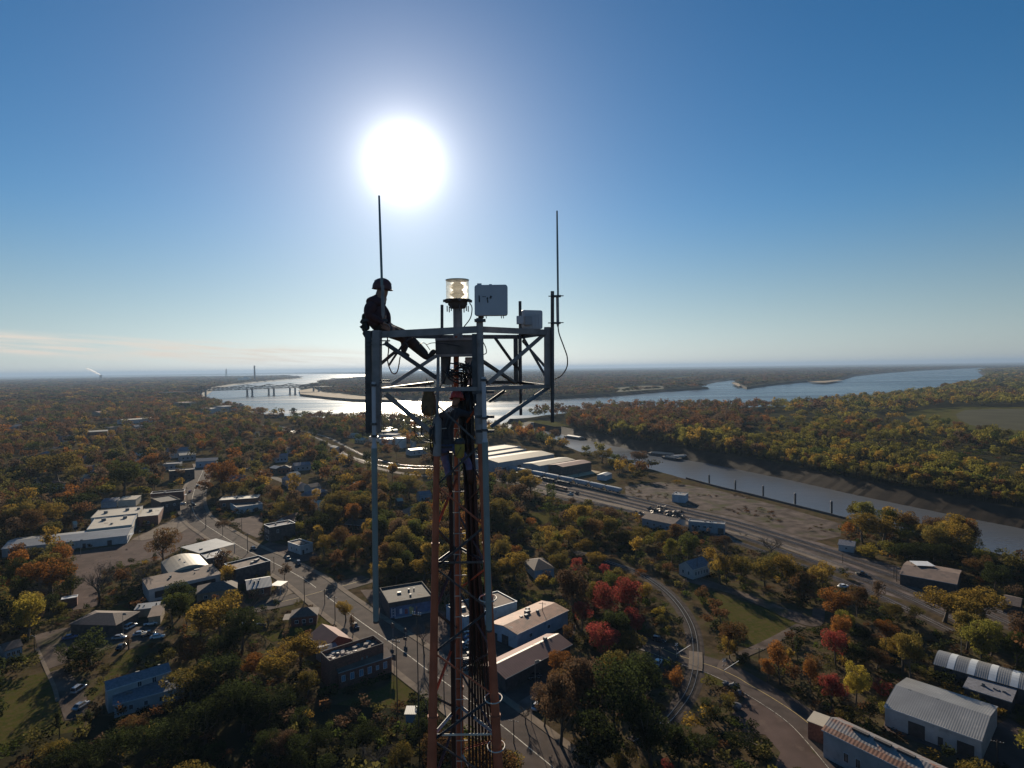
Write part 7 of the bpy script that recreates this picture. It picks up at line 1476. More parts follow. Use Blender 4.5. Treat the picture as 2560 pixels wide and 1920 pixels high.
# ---- where trees stand
TREES = []       # (x, y, base z, height, width, colour, kind, hand?)
def ht(c, bx, by, ty, w_, col, kind, name=None):
    p = G(c, bx, by); s = CROPS[c][2]; d = p.y / FPX; TREES.append([p.x, p.y, 0.0, (by - ty) / s * d * 1.03, w_ / s * d * (1.0 if name or kind in ('bush', 'bare') else 1.2), col, kind, name or 1])
for a in [('c6', 420, 1015, 670, 450, 'orange', 'round'), ('c6', 250, 1390, 1005, 340, 'yellow', 'tall'), ('c6', 845, 1095, 695, 380, 'brown', 'bare'), ('c6', 1235, 965, 715, 300, 'brown', 'bare'), ('c6', 1500, 1290, 985, 200, 'green', 'tall'), ('c6', 1605, 1290, 965, 190, 'green', 'tall'), ('c6', 1890, 1400, 985, 470, 'gold', 'round'), ('c6', 1740, 1420, 1110, 260, 'gold', 'round'), ('c6', 1985, 905, 740, 150, 'gold', 'tall'), ('c6', 520, 1150, 1050, 120, 'lime', 'bush'), ('c6', 60, 1000, 860, 160, 'orange', 'round'), ('c6', 150, 960, 690, 200, 'dark', 'round'), ('c6', 300, 680, 590, 190, 'olive', 'round'), ('c6', 60, 800, 650, 200, 'dark', 'round'), ('c6', 430, 1180, 990, 180, 'dark', 'bush'),
          ('c6', 440, 430, 215, 240, 'gold', 'round'), ('c6', 620, 420, 320, 200, 'rust', 'round'), ('c6', 180, 460, 180, 240, 'olive', 'round'), ('c6', 50, 500, 300, 240, 'rust', 'round'), ('c6', 900, 160, 40, 170, 'lime', 'round'), ('c6', 1150, 140, 60, 200, 'lime', 'round'), ('c6', 700, 300, 130, 260, 'dark', 'round'),
          ('c7', 760, 575, 235, 520, 'dark', 'bush'), ('c7', 600, 560, 330, 260, 'dark', 'bush'), ('c7', 515, 1195, 925, 95, 'dark', 'column', 'ivy_clad_trunk'), ('c7', 775, 1140, 935, 110, 'dark', 'column', 'ivy_clad_trunk'), ('c7', 1110, 425, 320, 90, 'brown', 'bare'), ('c7', 850, 1010, 960, 90, 'dark', 'bush'), ('c7', 120, 620, 470, 240, 'dark', 'bush'), ('c7', 1700, 560, 330, 420, 'rust', 'round'), ('c7', 1650, 900, 560, 420, 'olive', 'round'), ('c7', 1900, 800, 450, 420, 'dark', 'round'), ('c7', 1450, 560, 430, 180, 'olive', 'bush'),
          ('c7', 1800, 1250, 850, 460, 'dark', 'round'), ('c7', 1600, 1150, 980, 300, 'dark', 'bush'), ('c7', 2100, 1150, 700, 420, 'dark', 'round'), ('c7', 2110, 1480, 1375, 220, 'green', 'bush'), ('c7', 1450, 1350, 1050, 420, 'dark', 'round'), ('c7', 1050, 1500, 1150, 420, 'dark', 'round'), ('c7', 600, 1560, 1250, 420, 'dark', 'round'), ('c7', 150, 1600, 1400, 420, 'rust', 'bush'),
          ('d2', 590, 720, 415, 430, 'gold', 'round'), ('d2', 350, 900, 560, 420, 'gold', 'spread'), ('d2', 150, 820, 580, 300, 'orange', 'round'), ('d2', 640, 1000, 760, 260, 'olive', 'round'), ('d2', 560, 430, 325, 120, 'green', 'bush'), ('d2', 300, 1250, 900, 420, 'dark', 'round'), ('d2', 100, 1350, 1000, 420, 'dark', 'round'),
          ('d1', 2010, 1045, 830, 230, 'gold', 'spread'), ('d1', 1660, 1420, 1205, 200, 'gold', 'round'), ('d1', 1740, 1560, 1340, 90, 'brown', 'bare'), ('d1', 720, 1500, 1060, 430, 'brown', 'bare'), ('d1', 880, 1480, 1300, 260, 'brown', 'bare'), ('d1', 1815, 200, 15, 190, 'orange', 'tall'), ('d1', 1740, 500, 235, 220, 'orange', 'round'), ('d1', 1290, 420, 165, 280, 'rust', 'round'), ('d1', 1040, 430, 235, 270, 'olive', 'round'), ('d1', 960, 270, 60, 230, 'rust', 'round'), ('d1', 1450, 770, 565, 190, 'gold', 'round'), ('d1', 1600, 720, 480, 220, 'rust', 'round'), ('d1', 1760, 800, 580, 240, 'olive', 'round'), ('d1', 1660, 850, 680, 190, 'rust', 'round'), ('d1', 450, 150, 30, 180, 'gold', 'round'), ('d1', 250, 150, 10, 200, 'rust', 'round'), ('d1', 480, 1080, 870, 160, 'gold', 'tall'), ('d1', 1350, 900, 780, 200, 'brown', 'bare'), ('d1', 1050, 1010, 850, 180, 'brown', 'bare'), ('d1', 1180, 560, 420, 130, 'lime', 'round'), ('d1', 2140, 1020, 780, 200, 'olive', 'round'), ('d1', 1900, 760, 500, 230, 'rust', 'round'), ('d1', 430, 560, 400, 160, 'brown', 'bare'), ('d1', 1500, 560, 380, 160, 'olive', 'round'),
          ('c3', 620, 820, 560, 200, 'brown', 'bare'), ('c3', 700, 1100, 860, 160, 'brown', 'bare'), ('c3', 1370, 1340, 1190, 170, 'brown', 'bare'), ('c3', 420, 300, 110, 170, 'olive', 'round'), ('c3', 620, 280, 90, 240, 'gold', 'round'), ('c3', 780, 240, 60, 200, 'lime', 'round'), ('c3', 1300, 290, 60, 260, 'gold', 'round'), ('c3', 1180, 310, 120, 200, 'olive', 'round'), ('c3', 560, 160, -20, 220, 'olive', 'round'), ('c3', 1500, 330, 230, 150, 'gold', 'bush'),
          ('d4', 935, 620, 300, 220, 'red', 'round'), ('d4', 1100, 570, 265, 220, 'red', 'round'), ('d4', 905, 880, 575, 260, 'red', 'round'), ('d4', 1150, 700, 460, 200, 'red', 'round'), ('d4', 720, 260, 105, 110, 'red', 'tall'), ('d4', 690, 560, 165, 270, 'brown', 'spread'), ('d4', 590, 1000, 790, 200, 'orange', 'round'), ('d4', 930, 260, 150, 110, 'red', 'tall'), ('d4', 760, 640, 430, 160, 'red', 'round'), ('d4', 1110, 860, 650, 230, 'olive', 'round'), ('d4', 1220, 440, 280, 130, 'gold', 'round'), ('d4', 1330, 560, 460, 140, 'yellow', 'bush'), ('d4', 1350, 640, 530, 170, 'olive', 'bush'), ('d4', 1370, 720, 620, 130, 'green', 'bush'), ('d4', 470, 340, 260, 160, 'olive', 'round'), ('d4', 860, 180, 60, 170, 'gold', 'round'), ('d4', 560, 340, 250, 140, 'lime', 'bush'), ('d4', 1200, 220, 180, 110, 'orange', 'bush'), ('d4', 650, 720, 560, 120, 'rust', 'bush'),
          ('d4', 800, 1400, 860, 460, 'brown', 'round'), ('d4', 1000, 1560, 900, 480, 'dark', 'round'), ('d4', 1180, 1250, 800, 330, 'dark', 'tall'), ('d4', 600, 1500, 980, 360, 'brown', 'round'), ('d4', 1250, 1700, 1120, 460, 'dark', 'round'), ('d4', 850, 1800, 1250, 480, 'dark', 'round'), ('d4', 480, 1360, 1040, 200, 'brown', 'round'), ('d4', 1080, 1750, 1480, 220, 'olive', 'bush'), ('d4', 1390, 1760, 1560, 120, 'red', 'bush'), ('d4', 1480, 1700, 1350, 300, 'dark', 'round'), ('d4', 1450, 1060, 890, 170, 'orange', 'bush'), ('d4', 620, 1240, 900, 260, 'rust', 'tall'), ('d4', 1720, 1300, 1140, 190, 'dark', 'bush'), ('d4', 1640, 1560, 1380, 300, 'dark', 'bush'), ('d4', 1830, 760, 600, 170, 'rust', 'round'), ('d4', 1640, 420, 300, 170, 'rust', 'bush'), ('d4', 1730, 520, 400, 160, 'rust', 'bush'), ('d4', 1780, 600, 470, 150, 'rust', 'bush'), ('d4', 1850, 850, 660, 150, 'gold', 'bush'), ('d4', 1390, 240, 140, 120, 'rust', 'bush'), ('d4', 1820, 300, -20, 180, 'brown', 'bare'), ('d4', 1700, 140, 30, 130, 'gold', 'round'), ('d4', 1330, 230, 150, 110, 'olive', 'bush'),  # lowest trees coloured dark for the shade they stand in
          ('d5', 430, 610, 305, 190, 'orange', 'tall'), ('d5', 350, 600, 430, 140, 'orange', 'round'), ('d5', 660, 670, 435, 140, 'orange', 'tall'), ('d5', 540, 620, 490, 130, 'rust', 'round'), ('d5', 885, 390, 115, 190, 'orange', 'tall'), ('d5', 840, 480, 200, 200, 'red', 'round'), ('d5', 990, 800, 460, 200, 'yellow', 'round'), ('d5', 820, 800, 540, 200, 'red', 'round'), ('d5', 1210, 320, 135, 170, 'orange', 'round'), ('d5', 1320, 520, 255, 260, 'gold', 'round'), ('d5', 1170, 700, 560, 180, 'red', 'bush'), ('d5', 1180, 830, 730, 130, 'lime', 'bush'), ('d5', 565, 440, 240, 80, 'dark', 'conifer'), ('d5', 100, 380, 180, 220, 'rust', 'round'), ('d5', 170, 450, 370, 110, 'green', 'bush'), ('d5', 1030, 300, 200, 180, 'dark', 'round'), ('d5', 700, 560, 380, 180, 'rust', 'bush'), ('d5', 1000, 520, 330, 220, 'dark', 'round'), ('d5', 1150, 520, 360, 190, 'rust', 'round'), ('d5', 1500, 560, 480, 200, 'olive', 'bush'), ('d5', 1700, 690, 620, 200, 'gold', 'bush'), ('d5', 1850, 740, 670, 200, 'gold', 'bush'), ('d5', 2030, 850, 760, 140, 'gold', 'bush'), ('d5', 1400, 420, 300, 130, 'gold', 'bush'), ('d5', 1400, 540, 450, 100, 'dark', 'conifer'), ('d5', 1385, 585, 240, 210, 'olive', 'spread'), ('d5', 900, 900, 760, 200, 'olive', 'bush'), ('d5', 1090, 880, 760, 180, 'dark', 'bush'), ('d5', 230, 1100, 970, 420, 'dark', 'bush'), ('d5', 60, 800, 650, 150, 'olive', 'bush'),
          ('d6', 830, 1330, 1075, 260, 'orange', 'round'), ('d6', 1650, 1330, 1090, 400, 'gold', 'spread'), ('d6', 1900, 1340, 1090, 360, 'gold', 'spread'), ('d6', 1780, 1400, 1150, 300, 'gold', 'spread'), ('d6', 1040, 750, 535, 240, 'gold', 'tall'), ('d6', 1200, 760, 560, 240, 'gold', 'tall'), ('d6', 1360, 780, 610, 200, 'lime', 'round'), ('d6', 1480, 800, 610, 180, 'gold', 'tall'), ('d6', 1690, 860, 595, 300, 'gold', 'round'), ('d6', 1800, 900, 700, 200, 'gold', 'round'), ('d6', 1920, 960, 780, 150, 'lime', 'round'), ('d6', 1890, 1020, 840, 200, 'rust', 'round'), ('d6', 1070, 850, 745, 240, 'yellow', 'bush'), ('d6', 1230, 860, 740, 200, 'lime', 'bush'), ('d6', 1560, 920, 740, 260, 'dark', 'round'), ('d6', 1350, 900, 760, 240, 'dark', 'round'), ('d6', 930, 730, 600, 110, 'orange', 'round'), ('d6', 1150, 1220, 1035, 130, 'brown', 'bare'), ('d6', 45, 920, 700, 130, 'brown', 'bare'), ('d6', 380, 900, 690, 220, 'brown', 'bare'), ('d6', 500, 1100, 820, 230, 'gold', 'round'), ('d6', 740, 1090, 890, 200, 'gold', 'round'), ('d6', 150, 1050, 850, 210, 'olive', 'round'), ('d6', 330, 1080, 850, 200, 'olive', 'round'), ('d6', 620, 1180, 960, 220, 'rust', 'round'), ('d6', 1000, 1280, 1060, 190, 'rust', 'round'), ('d6', 1250, 1330, 1190, 200, 'olive', 'round'), ('d6', 1420, 1330, 1210, 160, 'olive', 'bush'), ('d6', 2150, 1200, 1050, 140, 'brown', 'bare'), ('d6', 2060, 1050, 930, 160, 'dark', 'round'), ('d6', 0, 1050, 840, 160, 'gold', 'round'), ('d6', 2000, 1110, 900, 200, 'dark', 'round'),
          ('d3', 430, 560, 365, 200, 'gold', 'round'), ('d3', 320, 640, 450, 220, 'brown', 'spread'), ('d3', 180, 700, 480, 220, 'brown', 'spread'), ('d3', 600, 640, 560, 130, 'lime', 'bush'), ('d3', 600, 720, 620, 150, 'green', 'round'), ('d3', 760, 720, 620, 180, 'green', 'round'), ('d3', 690, 830, 690, 180, 'green', 'bush'), ('d3', 900, 860, 635, 220, 'gold', 'round'), ('d3', 1080, 840, 640, 240, 'brown', 'spread'), ('d3', 440, 840, 745, 110, 'orange', 'tall'), ('d3', 180, 920, 790, 180, 'green', 'round'), ('d3', 360, 960, 840, 200, 'olive', 'round'), ('d3', 580, 920, 810, 160, 'gold', 'round'), ('d3', 760, 1000, 820, 200, 'gold', 'round'), ('d3', 160, 1060, 880, 180, 'rust', 'round'), ('d3', 310, 1080, 990, 130, 'orange', 'round'), ('d3', 930, 1080, 930, 240, 'gold', 'round'), ('d3', 1380, 960, 830, 200, 'olive', 'round'), ('d3', 1240, 980, 850, 200, 'olive', 'round'), ('d3', 1700, 980, 800, 200, 'rust', 'round'), ('d3', 1570, 1000, 850, 170, 'olive', 'round'), ('d3', 1460, 1020, 900, 160, 'lime', 'round'), ('d3', 2080, 1010, 900, 220, 'brown', 'spread'), ('d3', 800, 640, 560, 110, 'brown', 'bare'), ('d3', 1380, 290, 165, 180, 'brown', 'spread'), ('d3', 1480, 310, 240, 190, 'olive', 'round'), ('d3', 1290, 300, 240, 180, 'olive', 'round'), ('d3', 1060, 270, 160, 200, 'olive', 'round'), ('d3', 930, 240, 160, 180, 'olive', 'round'), ('d3', 720, 150, 60, 160, 'gold', 'round'), ('d3', 1400, 420, 330, 220, 'olive', 'bush'), ('d3', 1700, 450, 410, 120, 'gold', 'bush'),
          ('c4', 1080, 1530, 1210, 340, 'green', 'round'), ('c4', 1930, 1510, 1205, 310, 'orange', 'round'), ('c4', 500, 1420, 1140, 460, 'olive', 'round'), ('c4', 1300, 1310, 1150, 230, 'orange', 'round'), ('c4', 2030, 1260, 1110, 150, 'orange', 'round'), ('c4', 640, 1460, 1250, 240, 'olive', 'round'), ('c4', 950, 1530, 1430, 130, 'lime', 'round'), ('c4', 1240, 1540, 1430, 160, 'lime', 'round'), ('c4', 2000, 1560, 1400, 240, 'gold', 'round'), ('c4', 250, 1600, 1440, 160, 'gold', 'round'), ('c4', 180, 1650, 1560, 140, 'gold', 'round'), ('c4', 1550, 1460, 1360, 90, 'gold', 'round'),
          ('c2', 175, 1270, 1115, 160, 'orange', 'round'), ('c2', 600, 1250, 1070, 220, 'olive', 'round'), ('c2', 640, 1130, 1030, 140, 'gold', 'round'), ('c2', 120, 1500, 1310, 160, 'orange', 'round')]: ht(*a)
HAND = len(TREES)
# photo points that must stay open to view
VIS = []
for i_, fp in enumerate(FOOT):
    sm_ = HF0 <= i_ < HF1
    c_ = sum(fp, Vector()) / 4; dd = c_.length
    for q in fp + [c_]:
        for z in (2.5, 5):
            if sm_ and (z < 3 or q is not c_): continue
            X = proj((q.x, q.y, z)); VIS.append((X[0], X[1], Vector((q.x, q.y)).length))
for pl, w_ in ROADS:
    for p in pl[::3]: X = proj(p); VIS.append((X[0], X[1], Vector((p.x, p.y)).length))
for P_ in CLEAR[:]:
    c_ = sum(P_, Vector()) / len(P_)
    for p in P_:
        for f_ in (.25, .7): q = c_.lerp(p, f_); X = proj(q); VIS.append((X[0], X[1], q.length))
NV = len(VIS)
for k in range(60):
    t = k / 59; x = 1330 + 1230 * t; y = 1071 + (1365 - 1071) * t + (8 * math.sin(math.pi * t)); q = Gf(x, y)
    if not 2110 < x < 2470: VIS.append((x, y, q.length))
for x, y in ((1500, 1120), (1600, 1150), (1700, 1175), (1760, 1200), (1838, 1212), (1908, 1230), (1988, 1250), (2079, 1275), (2182, 1300), (1773, 1212), (1350, 1075), (1420, 1098)):
    q = Gf(x, y); VIS.append((x, y, q.length))
VIS = np.array([v for v in VIS if -50 < v[0] < 2610 and v[1] < 1950])
def cells(r0, r1, sp):
    n = int(2 * r1 / sp) + 2; xs = (np.arange(n) - n / 2) * sp; Y0 = np.arange(0, r1, sp); X, Yg = np.meshgrid(xs, Y0)
    X = X + NR.uniform(-.45, .45, X.shape) * sp; Yg = Yg + NR.uniform(-.45, .45, X.shape) * sp; X, Yg = X.ravel(), Yg.ravel(); d = np.hypot(X, Yg)
    k = (d > r0) & (d <= r1) & (np.abs(X) < Yg * .93 + 25) & (Yg > 20); return X[k], Yg[k]
def vnoise(x, y, s, seed=0):
    x = x / s + seed * 17.3; y = y / s + seed * 9.1; xi, yi = np.floor(x), np.floor(y); fx, fy = x - xi, y - yi; fx = fx * fx * (3 - 2 * fx); fy = fy * fy * (3 - 2 * fy)
    h_ = lambda a, b: np.modf(np.abs(np.sin(a * 127.1 + b * 311.7 + seed) * 43758.5453))[0]
    return (h_(xi, yi) * (1 - fx) + h_(xi + 1, yi) * fx) * (1 - fy) + (h_(xi, yi + 1) * (1 - fx) + h_(xi + 1, yi + 1) * fx) * fy
inA = lambda X, Y: inside_np(landA, X, Y)
def open_mask(X, Y, grow):
    k = np.ones(X.shape, bool)
    for P_ in CLEAR: k &= ~inside_np(P_, X, Y)
    for fp in FOOT: k &= ~inside_np(fp, X, Y)
    for pl, w_ in ROADS: k &= seg_dist_np(pl[::2] + [pl[-1]], X, Y) > w_ + grow
    return k
def projn(X, Y, Z):
    dx, dy, dz = X - CAM.x, Y - CAM.y, Z - CAM.z; w_ = dx * _F.x + dy * _F.y + dz * _F.z
    return CX + FPX * (dx * CR.x + dy * CR.y + dz * CR.z) / w_, CY - FPX * (dx * CU.x + dy * CU.y + dz * CU.z) / w_
PALS = dict(town=(['rust', 'olive', 'brown', 'orange', 'gold', 'dark', 'green'], [.22, .30, .22, .03, .06, .10, .07]), centre=(['olive', 'gold', 'rust', 'lime', 'brown', 'green', 'orange'], [.3, .18, .13, .09, .12, .13, .05]), penback=(['rust', 'brown', 'orange', 'olive'], [.4, .28, .07, .25]), penfront=(['lime', 'olive', 'gold', 'green'], [.42, .3, .2, .08]), far=(['rust', 'brown', 'olive', 'dark'], [.22, .36, .30, .12]), near=(['dark', 'olive', 'brown', 'rust'], [.62, .18, .14, .06]))  # near: mostly the dark colour, shade put into the foreground leaves
def palette(X, Y, px_, py_, land_):
    n1 = vnoise(X, Y, 60, 3); out = np.empty(X.shape, object)
    for i in range(len(X)):
        if land_[i] == 'B': p = 'penfront' if (px_[i] > 1930 and n1[i] < .7) or (py_[i] > 1085 + (px_[i] - 1500) * .06 and n1[i] < .75) else 'penback'
        elif land_[i] == 'C': p = 'far'
        else: p = 'near' if (py_[i] > 1560 and px_[i] < 1800) else ('centre' if px_[i] > 1000 else 'town')
        out[i] = NR.choice(PALS[p][0], p=PALS[p][1])
    return out
FILL = []
for r0, r1, sp in ((70, 440, 8.6), (440, 1050, 11), (1050, 2100, 20), (2100, 5000, 44), (5000, 13000, 110)):
    X, Y = cells(r0, r1, sp); a = inA(X, Y); b = inside_np(landB, X, Y) & ~a; c = inside_np(landC, X, Y) & ~a & ~b
    k = a | b | c; X, Y, a, b, c = X[k], Y[k], a[k], b[k], c[k]
    k = open_mask(X, Y, 1.5 + sp * .25); X, Y, a, b, c = X[k], Y[k], a[k], b[k], c[k]
    land_ = np.where(a, 'A', np.where(b, 'B', 'C'))
    h_ = NR.uniform(10, 18, X.shape) * np.where(b, 1.25, 1.0); w_ = np.maximum(h_ * NR.uniform(.72, 1.08, X.shape), sp * (1.15 if sp > 12 else .85))
    px_, py_ = projn(X, Y, 0 * X)
    # scrubby open ground right of the canal, thin gaps elsewhere
    dens = np.where(b & (px_ > 1850) & (py_ > 1030), np.where(vnoise(X, Y, 34, 1) > .56, .85, .12), 1.0)
    dens = np.where(b & (px_ > 1850) & (py_ > 1030), dens * np.where(seg_dist_np([Vector(p) for p in _can[1:]], X, Y) < 150, 1.9, 1.0), dens)
    dens = np.where(a & (np.hypot(X, Y) < 580), np.where(vnoise(X, Y, 30, 5) > .2, 1.0, .45), dens)
    dens = np.where(a & (vnoise(X, Y, 90, 8) < .22) & (np.hypot(X, Y) > 580), .35, dens)
    tip = b & (px_ < 1420) & (py_ > 1046); dens = np.where(tip, .0, dens)
    h_ = np.where(b & (px_ > 1850) & (py_ > 1030), h_ * .72, h_); w_ = np.where(b & (px_ > 1850) & (py_ > 1030) & (sp < 12), w_ * .8, w_)
    k = NR.uniform(size=X.shape) < dens; X, Y, h_, w_, land_, px_, py_ = [q[k] for q in (X, Y, h_, w_, land_, px_, py_)]
    br_ = inside_np(BRUSH, X, Y); h_ = np.where(br_, h_ * .5, h_); w_ = np.where(br_, w_ * .75, w_)
    if r1 <= 2100:
        d = np.hypot(X, Y); tx, ty = projn(X, Y, h_); hw = w_ * FPX / Y * .42; keep = np.ones(X.shape, bool)
        for i in range(len(X)):
            m = (np.abs(VIS[:, 0] - px_[i]) < hw[i]) & (VIS[:, 1] > ty[i]) & (VIS[:, 1] < py_[i]) & (VIS[:, 2] > d[i] + 3)
            if m.any() and NR.uniform() < (.985 if d[i] < 420 else .8): keep[i] = False
        for t in TREES[:HAND]: keep &= np.hypot(X - t[0], Y - t[1]) > (t[4] * .26 + 2.0)
        # do not stand in front of the trees placed one by one
        for t in TREES[:HAND]:
            cx_, cy_ = projn(np.array([t[0]]), np.array([t[1]]), np.array([t[3] * .62])); dt = math.hypot(t[0], t[1])
            if not (0 < cx_[0] < 2560): continue
            keep &= (NR.uniform(size=X.shape) < .1) | ~((d < dt - 1) & (np.abs(px_ - cx_[0]) < hw * .9) & (cy_[0] > ty) & (cy_[0] < py_))
        X, Y, h_, w_, land_, px_, py_ = [q[keep] for q in (X, Y, h_, w_, land_, px_, py_)]
    cl = palette(X, Y, px_, py_, land_)
    for i in range(len(X)): FILL.append([X[i], Y[i], {'A': 0.0, 'B': -.4, 'C': -.9}[land_[i]], h_[i], w_[i], cl[i], None, 0, land_[i], sp])
EI = [q for q in landB if proj(q)[1] > 1062 and -60 < proj(q)[0] < 2640 and q.y > 60 and abs(q.x) < 900]
for q0, q1 in zip(EI[:-1], EI[1:]):
    d_ = q1 - q0; L_n = d_.length
    if L_n > 200 or L_n < .1: continue
    nn_ = Vector((-d_.y, d_.x, 0)).normalized(); nn_ = nn_ if inside(landB, *(((q0 + q1) / 2 + nn_ * 6)[:2])) else -nn_
    for r_ in range(3):
        for _ in range(max(1, int(L_n / 7 + NR.uniform()))):
            p = q0 + d_ * NR.uniform() + nn_ * (2.5 + r_ * 7 + NR.uniform(-2, 2)); hh_ = NR.uniform(6, 10) + r_ * 2.5; xx = proj(p)[0]
            if xx < 1480: continue
            FILL.append([p.x, p.y, -.4, hh_, hh_ * NR.uniform(.6, .85), NR.choice(['lime', 'gold', 'olive', 'rust'] if xx > 1650 else ['olive', 'rust', 'gold', 'brown'], p=[.36, .24, .3, .1]), None, 0, 'B', 11])
near = [f for f in FILL if f[9] <= 12]; far_ = [f for f in FILL if f[9] > 12]
def in_frame(t):
    X = proj((t[0], t[1], t[3] * .6)); return -20 < X[0] < 2580 and X[1] < 1935 + t[3] * FPX / max(t[1], 1) * .3
cand = [t[:8] + ['A'] for t in TREES if in_frame(t)] + [f[:9] for f in near if in_frame(f)]
size = lambda t: (1.6 if t[7] else 1.0) * t[3] * t[4] / (t[0] ** 2 + t[1] ** 2)
cand.sort(key=lambda t: -size(t)); ind = cand[:296]
rest = cand[296:] + [f[:9] for f in near if not in_frame(f)]
# ---- individual trees
KINDS_OF = dict(rust=['round', 'spread', 'tall'], olive=['round', 'tall'], brown=['spread', 'bare'], orange=['round', 'tall'], gold=['round', 'tall'], dark=['round', 'bush'], green=['round', 'tall'], lime=['round', 'tall'], red=['round'], yellow=['round'])
FORM = dict(round='rounded', tall='tall narrow', spread='spreading', conifer='conical', bush='low bushy', column='ivy column', bare='leafless')
rt = random.Random(21); built = []
for t in ind:
    kind = t[6] or rt.choice(KINDS_OF[t[5]])
    if t[3] < 5 and not t[6]: kind = 'bush'
    built.append((t, kind))
def describe(t, kind):
    best = min(LAND_AT, key=lambda L: math.hypot(L[0] - t[0], L[1] - t[1]) - L[3] * .5)
    d1 = math.hypot(t[0], t[1]); d0 = math.hypot(best[0], best[1]); x1 = proj((t[0], t[1], 0))[0]; x0 = proj((best[0], best[1], 0))[0]
    far_d = math.hypot(best[0] - t[0], best[1] - t[1])
    side = 'left of' if x1 < x0 else 'right of'
    rel = 'beyond' if d1 > d0 + max(8, abs(x1 - x0) * .02) else ('in front of' if d1 < d0 - max(8, abs(x1 - x0) * .02) else side)
    if rel in ('beyond', 'in front of') and abs(x1 - x0) > 260: rel = side
    sz = 'big ' if t[3] * t[4] > 130 else ('small ' if t[3] * t[4] < 50 else '')
    w_ = WORD[t[5]]
    if kind == 'bare': w_ = 'bare grey-brown'
    elif kind == 'column': return f'dark ivy-clad trunk', rel, best[2], 'ivy-clad trunk'
    noun = 'shrub' if kind == 'bush' else 'tree'
    f_ = '' if kind in ('bare', 'bush') or (t[5] == 'dark' and kind == 'round') else FORM[kind] + ' '
    return f'{sz}{w_} {f_}{noun}', rel, best[2], noun
from collections import defaultdict
grp = defaultdict(list)
for i, (t, kind) in enumerate(built): a, r, lm, noun = describe(t, kind); grp[(a, r, lm)].append(i)
LBL = {}
NUM = ['', 'two', 'three', 'four', 'five', 'six', 'seven', 'eight', 'nine', 'ten', 'eleven', 'twelve', 'thirteen', 'fourteen', 'fifteen', 'sixteen', 'seventeen', 'eighteen', 'nineteen', 'twenty']
for (a, r, lm), idx in grp.items():
    idx.sort(key=lambda i: proj((built[i][0][0], built[i][0][1], 0))[0]); n = len(idx)
    for j, i in enumerate(idx):
        if len((a + r + lm).split()) > 12: a = a.replace('rounded ', '').replace('spreading ', '')
        if n == 1: s = f'{a} {r} {lm}'
        elif j == 0: s = f'{a} {r} {lm}, leftmost one'
        elif j == n - 1: s = f'{a} {r} {lm}, rightmost one'
        else: s = f'{a} {r} {lm}, {ORD[min(j, 19)]} from left'
        LBL[i] = s
for i, (t, kind) in enumerate(built):
    v = rt.randrange(len(PROTO[kind])); tme, cme = PROTO[kind][v]; bush = kind in ('bush',)
    nm = t[7] if isinstance(t[7], str) else ('shrub' if bush else 'pine_tree' if kind == 'conifer' else 'bare_tree' if kind == 'bare' else 'tree')
    r = bpy.data.objects.new(nm, None); C.objects.link(r); r.location = (t[0], t[1], t[2] - .05); r.rotation_euler = (0, 0, rt.uniform(0, 6.28)); r.scale = (t[4], t[4], t[3])
    tag(r, LBL[i], {'shrub': 'shrub'}.get(nm, 'tree'), 'shrubs of the town' if bush else 'autumn trees of the town')
    for pn, me in (('trunk', tme), ('crown' if kind != 'bare' else 'twigs', cme)):
        o = bpy.data.objects.new(pn, me); C.objects.link(o); o.parent = r
        if pn != 'trunk':
            if not me.materials: me.materials.append(None)
            o.material_slots[0].link = 'OBJECT'; o.material_slots[0].material = leaf_mat(t[5]) if kind != 'bare' else M_bark
# ---- the woods beyond: one mass per stretch of land
M_mix = attr_leaf()
LOD = {}
def lod(kind, n, size, tri): 
    k = (kind, n)
    if k not in LOD: LOD[k] = [leaves(crown_pts(kind, n), size, tri) for _ in range(5)]
    return LOD[k]
def mass(name, items, label, n, size, tri, parts_trunk=False):
    Vs, Fs, Cs = [], [], []; off = 0; tV, tF, to = [], [], 0
    for t in items:
        kind = NR.choice(['round', 'round', 'tall', 'spread']) if t[3] > 4 else 'bush'
        V, F = lod(kind, n, size, tri)[NR.integers(5)]; a = NR.uniform(0, 6.28); ca, sa = math.cos(a), math.sin(a)
        P_ = np.stack([(V[:, 0] * ca - V[:, 1] * sa) * t[4] + t[0], (V[:, 0] * sa + V[:, 1] * ca) * t[4] + t[1], V[:, 2] * t[3] + t[2]], 1)
        c = np.array(COL[t[5]]) * NR.uniform(.8, 1.15); cc = np.repeat((c[None, :] * NR.uniform(.85, 1.15, (len(F), 1))), F.shape[1], 0)
        Vs.append(P_); Fs.append(F + off); Cs.append(cc); off += len(V)
        if parts_trunk:
            w_ = .17; b = np.array([[-w_, 0, 0], [w_, 0, 0], [0, w_, 0], [-w_ * .5, 0, t[3] * .7], [w_ * .5, 0, t[3] * .7], [0, w_ * .5, t[3] * .7]]) + np.array([t[0], t[1], t[2]]); tV.append(b); tF.append(np.array([[0, 1, 4, 3], [1, 2, 5, 4], [2, 0, 3, 5]]) + to); to += 6
    if not Vs: return
    o = bpy.data.objects.new(name, to_mesh(name, np.concatenate(Vs), np.concatenate(Fs), M_mix, np.concatenate(Cs))); C.objects.link(o); tag(o, label, 'woods', kind='stuff')
    if tV: q = bpy.data.objects.new('trunks', to_mesh('trunks', np.concatenate(tV), np.concatenate(tF), M_bark)); C.objects.link(q); q.parent = o; q['kind'] = 'stuff'
pick = lambda L, a, b, ld: [t for t in L if a <= math.hypot(t[0], t[1]) < b and t[8] == ld]
mass('woods', pick(rest, 0, 450, 'A'), 'autumn woods filling the gaps of the near town', 800, .045, False, True)
mass('woods', pick(rest, 450, 1100, 'A'), 'autumn woods over the middle distance of the town', 380, .064, False, True)
